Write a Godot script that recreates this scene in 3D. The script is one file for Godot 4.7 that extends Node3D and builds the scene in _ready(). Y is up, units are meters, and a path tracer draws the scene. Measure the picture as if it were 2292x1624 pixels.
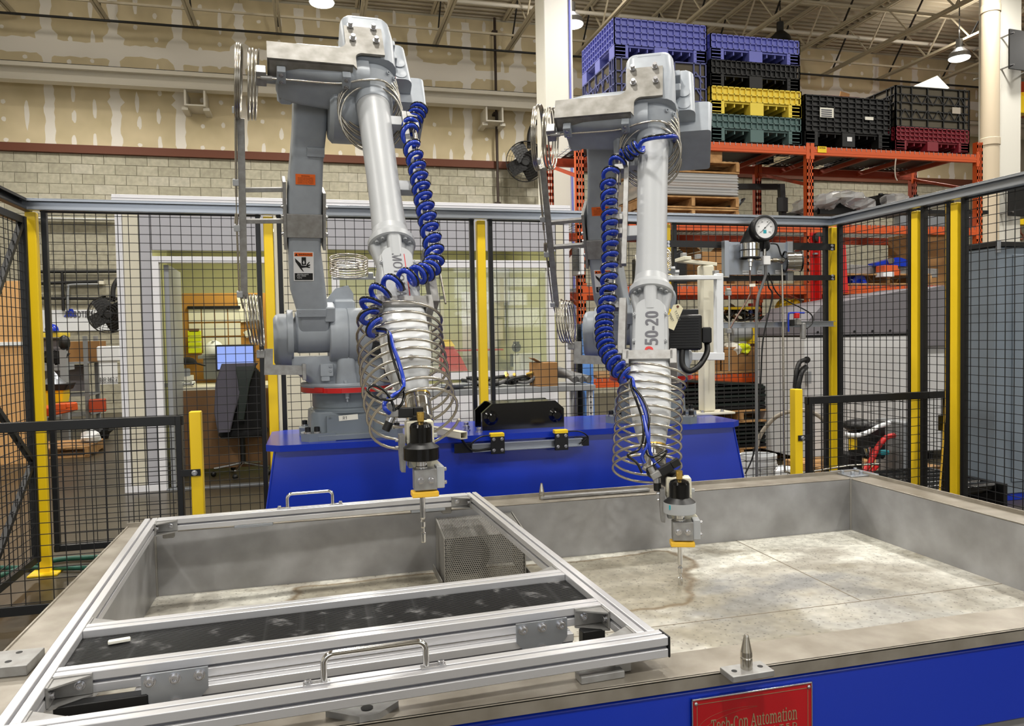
extends Node3D
# A robot water-jet cell in a workshop. Metres, y up; the camera stands at x = z = 0, 1.45 m above the floor.

class MB:
	var v := PackedVector3Array()
	var n := PackedVector3Array()
	var t := PackedVector2Array()

	func tri(a: Vector3, b: Vector3, c: Vector3, na: Vector3, nb: Vector3, nc: Vector3, ta := Vector2.ZERO, tb := Vector2.ZERO, tc := Vector2.ZERO) -> void:
		v.push_back(a)
		n.push_back(na)
		t.push_back(ta)
		if (b - a).cross(c - a).dot(na + nb + nc) > 0.0:
			v.push_back(c)
			v.push_back(b)
			n.push_back(nc)
			n.push_back(nb)
			t.push_back(tc)
			t.push_back(tb)
		else:
			v.push_back(b)
			v.push_back(c)
			n.push_back(nb)
			n.push_back(nc)
			t.push_back(tb)
			t.push_back(tc)

	func uv(p: Vector3, m: Vector3) -> Vector2:
		var a := m.abs()
		if a.x > a.y and a.x > a.z:
			return Vector2(p.z, p.y)
		if a.y > a.z:
			return Vector2(p.x, p.z)
		return Vector2(p.x, p.y)

	func q4(a: Vector3, b: Vector3, c: Vector3, d: Vector3, na: Vector3, nb: Vector3, nc: Vector3, nd: Vector3) -> void:
		var m := na + nb + nc + nd
		tri(a, b, c, na, nb, nc, uv(a, m), uv(b, m), uv(c, m))
		tri(a, c, d, na, nc, nd, uv(a, m), uv(c, m), uv(d, m))

	func quad(a: Vector3, b: Vector3, c: Vector3, d: Vector3, m: Vector3) -> void:
		q4(a, b, c, d, m, m, m, m)

	func box(c: Vector3, s: Vector3, bs := Basis.IDENTITY, bev := 0.0) -> void:
		var h := s * 0.5
		var m: float = minf(bev, minf(h.x, minf(h.y, h.z)) * 0.9)
		for ax in 3:
			var e1: int = (ax + 1) % 3
			var e2: int = (ax + 2) % 3
			for sg in [-1.0, 1.0]:
				var ps: Array[Vector3] = []
				for k in [[-1.0, -1.0], [1.0, -1.0], [1.0, 1.0], [-1.0, 1.0]]:
					var p := Vector3.ZERO
					p[ax] = sg * h[ax]
					p[e1] = k[0] * (h[e1] - m)
					p[e2] = k[1] * (h[e2] - m)
					ps.append(c + bs * p)
				var nn := Vector3.ZERO
				nn[ax] = sg
				nn = bs * nn
				quad(ps[0], ps[1], ps[2], ps[3], nn)
			if m > 0.0:
				for s1 in [-1.0, 1.0]:
					for s2 in [-1.0, 1.0]:
						var ps2: Array[Vector3] = []
						for k in [[0.0, 1.0, -1.0], [0.0, 1.0, 1.0], [1.0, 0.0, 1.0], [1.0, 0.0, -1.0]]:
							var p := Vector3.ZERO
							p[ax] = k[2] * (h[ax] - m)
							p[e1] = s1 * (h[e1] - m * k[0])
							p[e2] = s2 * (h[e2] - m * k[1])
							ps2.append(c + bs * p)
						var n1 := Vector3.ZERO
						n1[e1] = s1
						var n2 := Vector3.ZERO
						n2[e2] = s2
						n1 = bs * n1
						n2 = bs * n2
						q4(ps2[0], ps2[1], ps2[2], ps2[3], n1, n1, n2, n2)
		if m > 0.0:
			for sx in [-1.0, 1.0]:
				for sy in [-1.0, 1.0]:
					for sz in [-1.0, 1.0]:
						var g := Vector3(sx, sy, sz)
						var a := g * (h - Vector3(0, m, m))
						var b := g * (h - Vector3(m, 0, m))
						var d := g * (h - Vector3(m, m, 0))
						tri(c + bs * a, c + bs * b, c + bs * d, bs * Vector3(sx, 0, 0), bs * Vector3(0, sy, 0), bs * Vector3(0, 0, sz))

	func span(a: Vector3, b: Vector3, bev := 0.0) -> void:
		box((a + b) * 0.5, (b - a).abs(), Basis.IDENTITY, bev)

	func bar(a: Vector3, b: Vector3, w: float, h: float, up := Vector3.UP, bev := 0.0) -> void:
		var z := (b - a).normalized()
		if absf(z.dot(up)) > 0.98:
			up = Vector3.RIGHT if absf(z.x) < 0.9 else Vector3.BACK
		var x := up.cross(z).normalized()
		var y := z.cross(x)
		box((a + b) * 0.5, Vector3(w, h, a.distance_to(b)), Basis(x, y, z), bev)

	func tube(path: Array, r: float, sides := 8, caps := true) -> void:
		var k := path.size()
		var tan: Array[Vector3] = []
		for i in k:
			var a: Vector3 = path[maxi(i - 1, 0)]
			var b: Vector3 = path[mini(i + 1, k - 1)]
			tan.append((b - a).normalized())
		var x := tan[0].cross(Vector3.UP if absf(tan[0].y) < 0.9 else Vector3.RIGHT).normalized()
		var pp: Array[Vector3] = []
		var pn: Array[Vector3] = []
		for i in k:
			x = (x - tan[i] * x.dot(tan[i])).normalized()
			var y := tan[i].cross(x)
			var cp: Array[Vector3] = []
			var cn: Array[Vector3] = []
			var o: Vector3 = path[i]
			for j in sides:
				var an := TAU * j / sides
				var d := x * cos(an) + y * sin(an)
				cn.append(d)
				cp.append(o + d * r)
			if i > 0:
				for j in sides:
					var l := (j + 1) % sides
					q4(pp[j], pp[l], cp[l], cp[j], pn[j], pn[l], cn[l], cn[j])
			if caps and (i == 0 or i == k - 1):
				var m: Vector3 = -tan[i] if i == 0 else tan[i]
				for j in sides:
					tri(o, cp[j], cp[(j + 1) % sides], m, m, m)
			pp = cp
			pn = cn

	func lathe(o: Vector3, dir: Vector3, prof: Array, sides := 24) -> void:
		# prof: [radius, distance] pairs; every stretch keeps its own slope, so edges stay crisp
		var z := dir.normalized()
		var x := z.cross(Vector3.UP if absf(z.y) < 0.9 else Vector3.RIGHT).normalized()
		var y := z.cross(x)
		for i in prof.size() - 1:
			var r0: float = prof[i][0]
			var h0: float = prof[i][1]
			var r1: float = prof[i + 1][0]
			var h1: float = prof[i + 1][1]
			if absf(r0 - r1) + absf(h0 - h1) < 1e-6:
				continue
			var sl := Vector2(h1 - h0, r0 - r1).normalized()
			for j in sides:
				var a := TAU * j / sides
				var b := TAU * (j + 1) / sides
				var da := x * cos(a) + y * sin(a)
				var db := x * cos(b) + y * sin(b)
				var na := da * sl.x + z * sl.y
				var nb := db * sl.x + z * sl.y
				var p0 := o + z * h0
				var p1 := o + z * h1
				if r0 < 1e-6:
					tri(p0, p1 + da * r1, p1 + db * r1, na, na, nb)
				elif r1 < 1e-6:
					tri(p0 + da * r0, p0 + db * r0, p1, na, nb, na)
				else:
					q4(p0 + da * r0, p0 + db * r0, p1 + db * r1, p1 + da * r1, na, nb, nb, na)

	func cyl(a: Vector3, b: Vector3, r: float, sides := 16, ch := 0.0) -> void:
		var l := a.distance_to(b)
		if ch > 0.0:
			lathe(a, b - a, [[0, 0], [r - ch, 0], [r, ch], [r, l - ch], [r - ch, l], [0, l]], sides)
		else:
			lathe(a, b - a, [[0, 0], [r, 0], [r, l], [0, l]], sides)

	func prism(pts: Array, o: Vector3, ux: Vector3, uy: Vector3, depth: float) -> void:
		var uz := ux.cross(uy).normalized()
		var pk := PackedVector2Array()
		for p in pts:
			pk.push_back(p)
		if Geometry2D.is_polygon_clockwise(pk):
			pk.reverse()
		var ix := Geometry2D.triangulate_polygon(pk)
		for i in range(0, ix.size(), 3):
			var q: Array[Vector3] = []
			for j in 3:
				q.append(o + ux * pk[ix[i + j]].x + uy * pk[ix[i + j]].y)
			var a := pk[ix[i]]
			var b := pk[ix[i + 1]]
			var c := pk[ix[i + 2]]
			tri(q[0], q[1], q[2], -uz, -uz, -uz, a, b, c)
			tri(q[0] + uz * depth, q[1] + uz * depth, q[2] + uz * depth, uz, uz, uz, a, b, c)
		for i in pk.size():
			var a := pk[i]
			var b := pk[(i + 1) % pk.size()]
			var e := b - a
			var m := (ux * e.y - uy * e.x).normalized()
			var pa := o + ux * a.x + uy * a.y
			var pb := o + ux * b.x + uy * b.y
			quad(pa, pb, pb + uz * depth, pa + uz * depth, m)

	func loft(rings: Array, caps := true) -> void:
		var m: int = rings[0].size()
		var ns: Array = []
		for i in rings.size():
			var row: Array[Vector3] = []
			for j in m:
				var a: Vector3 = rings[i][(j + 1) % m] - rings[i][(j + m - 1) % m]
				var b: Vector3 = rings[mini(i + 1, rings.size() - 1)][j] - rings[maxi(i - 1, 0)][j]
				var q := a.cross(b).normalized()
				row.append(q)
			ns.append(row)
		var cen := Vector3.ZERO
		for p in rings[0]:
			cen += p / m
		var flip := 1.0
		if ns[0][0].dot(rings[0][0] - cen) < 0.0:
			flip = -1.0
		for i in rings.size() - 1:
			for j in m:
				var l := (j + 1) % m
				q4(rings[i][j], rings[i][l], rings[i + 1][l], rings[i + 1][j], ns[i][j] * flip, ns[i][l] * flip, ns[i + 1][l] * flip, ns[i + 1][j] * flip)
		if caps:
			for e in [0, rings.size() - 1]:
				var c := Vector3.ZERO
				for p in rings[e]:
					c += p / m
				var nx: Vector3 = rings[e][0] - c
				var d := nx.cross(rings[e][m / 4] - c).normalized()
				var o2 := Vector3.ZERO
				for p in rings[1 if e == 0 else e - 1]:
					o2 += p / m
				if d.dot(c - o2) < 0.0:
					d = -d
				for j in m:
					tri(c, rings[e][j], rings[e][(j + 1) % m], d, d, d)

	static func ring(c: Vector3, ux: Vector3, uy: Vector3, hx: float, hy: float, r: float, seg := 4) -> Array:
		var out: Array = []
		for k in 4:
			var sx := 1.0 if k == 0 or k == 3 else -1.0
			var sy := 1.0 if k < 2 else -1.0
			for i in seg + 1:
				var a := PI * 0.5 * (k + float(i) / seg)
				out.append(c + ux * (sx * (hx - r) + cos(a) * r) + uy * (sy * (hy - r) + sin(a) * r))
		return out

	func ball(c: Vector3, r: Vector3, nu := 16, nv := 10, v0 := 0.0, v1 := 1.0) -> void:
		for i in nv:
			for j in nu:
				var q: Array[Vector3] = []
				for k in [[0, 0], [1, 0], [1, 1], [0, 1]]:
					var th: float = PI * lerpf(v0, v1, float(i + k[1]) / nv)
					var ph: float = TAU * (j + k[0]) / nu
					q.append(Vector3(sin(th) * cos(ph), cos(th), sin(th) * sin(ph)))
				q4(c + q[0] * r, c + q[1] * r, c + q[2] * r, c + q[3] * r, (q[0] / r).normalized(), (q[1] / r).normalized(), (q[2] / r).normalized(), (q[3] / r).normalized())

	func bolt(c: Vector3, d: Vector3, r: float, h: float) -> void:
		# a washer, a round head and its hexagon socket
		var z := d.normalized()
		lathe(c, z, [[r * 1.35, 0], [r * 1.35, h * 0.25], [r, h * 0.25]], 12)
		lathe(c, z, [[r, h * 0.25], [r, h * 0.9], [r * 0.85, h], [r * 0.5, h], [r * 0.5, h * 0.55], [0, h * 0.55]], 12)

	func hexbolt(c: Vector3, d: Vector3, r: float, h: float) -> void:
		var z := d.normalized()
		lathe(c, z, [[r * 1.35, 0], [r * 1.35, h * 0.2], [0, h * 0.2]], 14)
		lathe(c, z, [[r, h * 0.2], [r, h * 0.9], [r * 0.9, h], [0, h]], 6)

	func mesh() -> ArrayMesh:
		var a := []
		a.resize(Mesh.ARRAY_MAX)
		a[Mesh.ARRAY_VERTEX] = v
		a[Mesh.ARRAY_NORMAL] = n
		a[Mesh.ARRAY_TEX_UV] = t
		var m := ArrayMesh.new()
		m.add_surface_from_arrays(Mesh.PRIMITIVE_TRIANGLES, a)
		return m


var M := {}
var taken := {}
var rng := RandomNumberGenerator.new()

func numbered(called: String) -> String:
	var k: int = taken.get(called, 0)
	taken[called] = k + 1
	return called if k == 0 else "%s_%03d" % [called, k]

func tag(o: Node, label: String, category: String, group := "") -> void:
	o.set_meta("label", label)
	o.set_meta("category", category)
	if group:
		o.set_meta("group", group)

func thing(called: String, at: Vector3, label: String, category: String, group := "") -> Node3D:
	# a Node3D at the thing's base; its parts are given in world metres
	var o := Node3D.new()
	o.name = numbered(called)
	add_child(o)
	o.position = at
	tag(o, label, category, group)
	return o

func part(called: String, b: MB, m: Material, parent: Node3D, xf := Transform3D.IDENTITY) -> MeshInstance3D:
	return put(called, b.mesh(), m, parent, xf)

func put(called: String, mesh: Mesh, m: Material, parent: Node3D, xf := Transform3D.IDENTITY) -> MeshInstance3D:
	# xf is in the world; parent and grandparent nodes are only moved, never turned, unless they are meshes with a frame of their own
	var o := MeshInstance3D.new()
	o.mesh = mesh
	o.material_override = m
	o.name = called
	parent.add_child(o, true)
	var w := Transform3D.IDENTITY
	var p: Node = parent
	while p is Node3D and p != self:
		w = (p as Node3D).transform * w
		p = p.get_parent()
	o.transform = w.affine_inverse() * xf
	return o

func solo(called: String, at: Vector3, b: MB, m: Material, label: String, category: String, group := "") -> MeshInstance3D:
	# a thing that is one mesh, given in metres from its base
	var o := MeshInstance3D.new()
	o.mesh = b.mesh()
	o.material_override = m
	o.name = numbered(called)
	add_child(o)
	o.position = at
	tag(o, label, category, group)
	return o

func struct(called: String, b: MB, m: Material, label := "", category := "") -> MeshInstance3D:
	var o := MeshInstance3D.new()
	o.mesh = b.mesh()
	o.material_override = m
	o.name = called
	add_child(o)
	o.set_meta("kind", "structure")
	if label:
		tag(o, label, category)
	return o

func stuff(o: Node) -> void:
	o.set_meta("kind", "stuff")

func lettering(text: String, parent: Node3D, at: Vector3, ux: Vector3, uy: Vector3, height: float, m: Material, width := 0.0, depth := 0.001, font := "Droid Sans", bold := false, called := "lettering") -> void:
	# flat letters standing in the plane of ux and uy, centred on at; width squeezes or stretches the line
	var tm := TextMesh.new()
	var f := SystemFont.new()
	f.font_names = PackedStringArray([font])
	if bold:
		f.font_weight = 700
	tm.font = f
	tm.font_size = 48
	tm.pixel_size = height / 36.0
	tm.depth = depth
	tm.text = text
	tm.curve_step = 4.0
	var box := tm.get_aabb()
	var sx := 1.0
	if width > 0.0 and box.size.x > 0.0:
		sx = width / box.size.x
	var c := box.get_center()
	var bs := Basis(ux * sx, uy, ux.cross(uy))
	put(called, tm, m, parent, Transform3D(bs, at - bs * Vector3(c.x, c.y, 0)))

func curve(pts: Array, steps := 8) -> Array:
	# Catmull-Rom through the points
	var out: Array = []
	var k := pts.size()
	for i in k - 1:
		var a: Vector3 = pts[maxi(i - 1, 0)]
		var b: Vector3 = pts[i]
		var c: Vector3 = pts[i + 1]
		var d: Vector3 = pts[mini(i + 2, k - 1)]
		for s in steps:
			var u := float(s) / steps
			out.append(b.cubic_interpolate(c, a, d, u))
	out.append(pts[k - 1])
	return out

func coil(path: Array, r: float, turns: float, phase := 0.0, per_turn := 18, pitches: Array = []) -> Array:
	# a helix round a centre line; pitches (optional) gives the turns done at each point of the path
	var k := path.size()
	var cum: Array[float] = [0.0]
	for i in range(1, k):
		cum.append(cum[i - 1] + (path[i] as Vector3).distance_to(path[i - 1]))
	var out: Array = []
	var steps := int(turns * per_turn)
	var x := Vector3.ZERO
	for s in steps + 1:
		var u := float(s) / steps
		var w := u
		var seg := 0
		var fr := 0.0
		if pitches.is_empty():
			var l := w * cum[k - 1]
			while seg < k - 2 and cum[seg + 1] < l:
				seg += 1
			fr = (l - cum[seg]) / maxf(cum[seg + 1] - cum[seg], 1e-6)
		else:
			var l: float = u * pitches[k - 1]
			while seg < k - 2 and pitches[seg + 1] < l:
				seg += 1
			fr = (l - pitches[seg]) / maxf(pitches[seg + 1] - pitches[seg], 1e-6)
		var p0: Vector3 = path[maxi(seg - 1, 0)]
		var p1: Vector3 = path[seg]
		var p2: Vector3 = path[seg + 1]
		var p3: Vector3 = path[mini(seg + 2, k - 1)]
		var c := p1.cubic_interpolate(p2, p0, p3, fr)
		var tg := (p1.cubic_interpolate(p2, p0, p3, minf(fr + 0.05, 1.0)) - p1.cubic_interpolate(p2, p0, p3, maxf(fr - 0.05, 0.0))).normalized()
		if x == Vector3.ZERO:
			x = tg.cross(Vector3.UP if absf(tg.y) < 0.9 else Vector3.RIGHT).normalized()
		x = (x - tg * x.dot(tg)).normalized()
		var y := tg.cross(x)
		var an := phase + TAU * turns * u
		out.append(c + (x * cos(an) + y * sin(an)) * r)
	return out

func rings(a: Vector3, c: Vector3, ux: Vector3, uy: Vector3, r: float, turns: float) -> Array:
	# a coil whose turns all lie in the plane of ux and uy while its centre moves from a to c
	var out: Array = []
	var n := int(turns * 32)
	for i in n + 1:
		var t := TAU * turns * i / n
		var w := 1.0 + 0.02 * sin(t * 0.37)
		out.append(a.lerp(c, float(i) / n) + (ux * cos(t) + uy * sin(t)) * r * w)
	return out

func mat(called: String, c: Color, rough := 0.6, metal := 0.0, spec := 0.5) -> StandardMaterial3D:
	var m := StandardMaterial3D.new()
	m.albedo_color = c
	m.roughness = rough
	m.metallic = metal
	m.metallic_specular = spec
	M[called] = m
	return m

func noise_tex(seed_: int, freq: float, lo: Color, hi: Color, size := 512, octaves := 4, mid := 0.5, spread := 0.5) -> NoiseTexture2D:
	var f := FastNoiseLite.new()
	f.seed = seed_
	f.noise_type = FastNoiseLite.TYPE_SIMPLEX_SMOOTH
	f.frequency = freq
	f.fractal_octaves = octaves
	var g := Gradient.new()
	g.offsets = PackedFloat32Array([clampf(mid - spread, 0, 1), clampf(mid + spread, 0, 1)])
	g.colors = PackedColorArray([lo, hi])
	var tx := NoiseTexture2D.new()
	tx.width = size
	tx.height = size
	tx.seamless = true
	tx.noise = f
	tx.color_ramp = g
	return tx

func tri_tex(m: StandardMaterial3D, tx: Texture2D, scale: float, world := true) -> StandardMaterial3D:
	m.albedo_texture = tx
	m.uv1_triplanar = true
	m.uv1_world_triplanar = world
	m.uv1_scale = Vector3.ONE * scale
	return m

func detail(m: StandardMaterial3D, tx: Texture2D) -> StandardMaterial3D:
	m.detail_enabled = true
	m.detail_blend_mode = BaseMaterial3D.BLEND_MODE_MUL
	m.detail_albedo = tx
	return m

func _ready() -> void:
	rng.seed = 7
	# ---- camera, sky, exposure, lamps ----
	var cam := Camera3D.new()
	cam.name = "camera"
	cam.fov = 50.9
	cam.near = 0.05
	cam.far = 200.0
	add_child(cam)
	var fw := Vector3(sin(0.25238), 0, -cos(0.25238)) * cos(0.037874) + Vector3(0, -sin(0.037874), 0)
	var rt := Vector3(cos(0.25238), 0, sin(0.25238))
	var up := rt.cross(fw)
	var ro := deg_to_rad(-1.09)
	cam.transform = Transform3D(Basis(rt * cos(ro) + up * sin(ro), up * cos(ro) - rt * sin(ro), -fw), Vector3(0, 1.45, 0))
	cam.current = true
	var we := WorldEnvironment.new()
	we.name = "world_environment"
	var env := Environment.new()
	env.background_mode = Environment.BG_COLOR
	env.background_color = Color(0.55, 0.6, 0.66)
	env.tonemap_mode = Environment.TONE_MAPPER_LINEAR
	env.tonemap_exposure = 1.0
	env.sdfgi_enabled = true
	env.ssao_enabled = true
	env.ssil_enabled = true
	we.environment = env
	add_child(we)
	materials()
	lamps()
	# ---- the large structure, then the things, small details last ----
	hall()
	ceiling_steel()
	tank()
	fixture_frame()
	pedestal()
	robots()
	fences()
	office()
	rack()
	crates()
	rack_goods()
	right_side()
	left_side()
	gauge_panel()

func materials() -> void:
	mat("concrete", Color(0.56, 0.54, 0.5), 0.33)
	tri_tex(M.concrete, noise_tex(3, 0.006, Color(0.42, 0.39, 0.33), Color(0.52, 0.49, 0.43), 1024, 6), 0.35)
	mat("block", Color(0.74, 0.72, 0.64), 0.9)
	mat("block_b", Color(0.7, 0.68, 0.6), 0.9)
	mat("block_c", Color(0.77, 0.75, 0.68), 0.9)
	for k in ["block", "block_b", "block_c"]:
		tri_tex(M[k], noise_tex(11, 0.03, Color(0.86, 0.86, 0.86), Color.WHITE, 256, 4), 1.0)
	mat("mortar", Color(0.74, 0.72, 0.65), 0.95)
	mat("drywall", Color(0.86, 0.8, 0.66), 0.9)
	tri_tex(M.drywall, noise_tex(12, 0.01, Color(0.92, 0.92, 0.9), Color.WHITE, 256, 3), 0.5)
	mat("compound", Color(0.93, 0.91, 0.87), 0.9)
	mat("brown_steel", Color(0.4, 0.22, 0.14), 0.7)
	mat("brown_pipe", Color(0.22, 0.17, 0.14), 0.6)
	mat("crane_white", Color(0.82, 0.8, 0.75), 0.55)
	mat("deck", Color(0.7, 0.66, 0.58), 0.6)
	mat("joist", Color(0.76, 0.72, 0.63), 0.6)
	mat("dark_steel", Color(0.1, 0.1, 0.1), 0.5)
	mat("column_white", Color(0.86, 0.85, 0.81), 0.55)
	mat("pipe_beige", Color(0.78, 0.72, 0.62), 0.6)
	mat("black", Color(0.035, 0.035, 0.04), 0.45)
	mat("black_gloss", Color(0.02, 0.02, 0.022), 0.16)
	mat("fence_black", Color(0.045, 0.048, 0.055), 0.4)
	mat("wire", Color(0.06, 0.06, 0.065), 0.5)
	mat("yellow", Color(0.95, 0.8, 0.1), 0.38)
	mat("yellow_pale", Color(0.93, 0.74, 0.22), 0.5)
	mat("galv", Color(0.68, 0.7, 0.73), 0.36, 0.85)
	mat("robot", Color(0.62, 0.645, 0.675), 0.42)
	detail(tri_tex(M.robot, noise_tex(21, 0.02, Color(0.93, 0.93, 0.93), Color.WHITE, 256, 4), 2.0, false), noise_tex(21, 0.02, Color.WHITE, Color.WHITE, 16, 1))
	M.robot.detail_enabled = false
	mat("robot_dark", Color(0.44, 0.475, 0.505), 0.42)
	mat("robot_pale", Color(0.66, 0.67, 0.68), 0.4)
	mat("cover_white", Color(0.9, 0.91, 0.92), 0.5)
	mat("white", Color(0.9, 0.9, 0.9), 0.4)
	mat("cream", Color(0.86, 0.84, 0.76), 0.5)
	mat("alu", Color(0.64, 0.64, 0.64), 0.42, 0.5)
	tri_tex(M.alu, noise_tex(22, 0.03, Color(0.86, 0.85, 0.83), Color.WHITE, 256, 4), 3.0, false)
	mat("alu_plate", Color(0.6, 0.59, 0.57), 0.55, 0.25)
	tri_tex(M.alu_plate, noise_tex(23, 0.012, Color(0.74, 0.73, 0.7), Color(0.98, 0.98, 0.98), 256, 5), 3.0, false)
	mat("extrusion", Color(0.83, 0.83, 0.84), 0.32, 0.55)
	mat("groove", Color(0.48, 0.48, 0.5), 0.5, 0.3)
	mat("chrome", Color(0.86, 0.86, 0.86), 0.12, 1.0)
	mat("steel_tube", Color(0.72, 0.7, 0.66), 0.24, 0.95)
	mat("bolt", Color(0.75, 0.75, 0.76), 0.25, 0.9)
	mat("brass", Color(0.8, 0.66, 0.34), 0.3, 0.9)
	mat("blue", Color(0.075, 0.2, 0.68), 0.2)
	mat("blue_hose", Color(0.11, 0.23, 0.66), 0.2)
	mat("red", Color(0.75, 0.07, 0.06), 0.4)
	mat("sign_red", Color(0.68, 0.05, 0.09), 0.3)
	mat("sign_gold", Color(0.6, 0.52, 0.4), 0.4, 0.2)
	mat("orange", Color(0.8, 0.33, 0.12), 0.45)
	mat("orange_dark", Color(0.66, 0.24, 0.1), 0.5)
	mat("label_orange", Color(0.9, 0.4, 0.1), 0.5)
	mat("paper", Color(0.9, 0.89, 0.84), 0.7)
	mat("tag_paper", Color(0.9, 0.87, 0.74), 0.8)
	mat("print", Color(0.05, 0.05, 0.05), 0.6)
	mat("print_grey", Color(0.33, 0.33, 0.36), 0.5)
	# stainless of the tank: brushed, water stained
	mat("tank_steel", Color(0.8, 0.8, 0.8), 0.38, 0.3)
	tri_tex(M.tank_steel, noise_tex(31, 0.005, Color(0.66, 0.655, 0.65), Color(0.88, 0.88, 0.89), 1024, 6), 0.6)
	mat("tank_rim", Color(0.76, 0.74, 0.7), 0.38, 0.5)
	tri_tex(M.tank_rim, noise_tex(32, 0.008, Color(0.7, 0.68, 0.65), Color(0.88, 0.87, 0.86), 1024, 6), 0.9)
	mat("tank_floor", Color(0.95, 0.95, 0.94), 0.55)
	mat("rubber", Color(1, 1, 1), 0.6)
	mat("perf", Color(0.56, 0.55, 0.53), 0.42, 0.35)
	mat("seam", Color(0.5, 0.46, 0.4), 0.8)
	mat("wood", Color(0.76, 0.6, 0.4), 0.75)
	tri_tex(M.wood, noise_tex(41, 0.02, Color(0.78, 0.72, 0.64), Color.WHITE, 256, 4), 1.5)
	mat("wood_dark", Color(0.5, 0.37, 0.24), 0.8)
	mat("plywood", Color(0.82, 0.63, 0.41), 0.7)
	mat("cardboard", Color(0.62, 0.46, 0.28), 0.85)
	mat("crate_blue", Color(0.44, 0.46, 0.78), 0.5)
	mat("crate_slate", Color(0.36, 0.38, 0.58), 0.55)
	mat("crate_black", Color(0.045, 0.045, 0.045), 0.5)
	mat("crate_yellow", Color(0.92, 0.82, 0.28), 0.5)
	mat("crate_green", Color(0.32, 0.42, 0.41), 0.55)
	mat("crate_maroon", Color(0.5, 0.12, 0.17), 0.5)
	mat("crate_tan", Color(0.33, 0.3, 0.24), 0.7)
	mat("plastic_wrap", Color(0.8, 0.8, 0.8, 0.45), 0.12)
	M.plastic_wrap.transparency = BaseMaterial3D.TRANSPARENCY_ALPHA
	mat("office_white", Color(0.9, 0.9, 0.92), 0.4)
	mat("office_grey", Color(0.68, 0.68, 0.71), 0.6)
	mat("office_cream", Color(0.82, 0.8, 0.73), 0.6)
	mat("office_wall", Color(0.78, 0.78, 0.62), 0.8)
	mat("glass", Color(0.9, 0.95, 0.9, 0.08), 0.03)
	M.glass.transparency = BaseMaterial3D.TRANSPARENCY_ALPHA
	mat("cork", Color(0.68, 0.49, 0.22), 0.85)
	mat("sky_blue", Color(0.3, 0.5, 0.78), 0.45)
	mat("grey_paint", Color(0.56, 0.57, 0.58), 0.5)
	mat("cabinet_grey", Color(0.42, 0.46, 0.5), 0.45)
	mat("hood_grey", Color(0.42, 0.41, 0.43), 0.6)
	mat("machine_white", Color(0.78, 0.78, 0.78), 0.5)
	mat("dark_green", Color(0.06, 0.11, 0.09), 0.5)
	mat("fabric_grey", Color(0.3, 0.29, 0.33), 0.95)
	mat("fabric_black", Color(0.05, 0.05, 0.06), 0.95)
	mat("lime", Color(0.86, 0.9, 0.1), 0.6)
	mat("teal", Color(0.12, 0.6, 0.65), 0.5)
	mat("crane_yellow", Color(0.85, 0.62, 0.08), 0.5)
	mat("hose_green", Color(0.1, 0.33, 0.27), 0.5)
	mat("hose_grey", Color(0.42, 0.42, 0.42), 0.5)
	mat("tan_hose", Color(0.7, 0.66, 0.6), 0.5)
	mat("copper", Color(0.45, 0.36, 0.32), 0.35, 0.5)
	var lampm := mat("lamp_glow", Color(1, 1, 1), 0.5)
	lampm.emission_enabled = true
	lampm.emission = Color(1.0, 0.97, 0.9)
	lampm.emission_energy_multiplier = 6.0
	var wg := mat("unseen_window_glow", Color(1, 1, 1), 0.5)  # glow of the unseen windows behind the camera
	wg.emission_enabled = true
	wg.emission = Color(0.93, 0.96, 1.0)
	wg.emission_energy_multiplier = 1.6
	var og := mat("unseen_office_glow", Color(1, 1, 1), 0.5)  # glow of the unseen panels on the office ceiling
	og.emission_enabled = true
	og.emission = Color(1.0, 0.98, 0.84)
	og.emission_energy_multiplier = 2.0
	var scr := mat("screen_glow", Color(0.2, 0.22, 0.3), 0.3)
	scr.emission_enabled = true
	scr.emission = Color(0.6, 0.7, 1.0)
	scr.emission_energy_multiplier = 0.9

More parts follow.
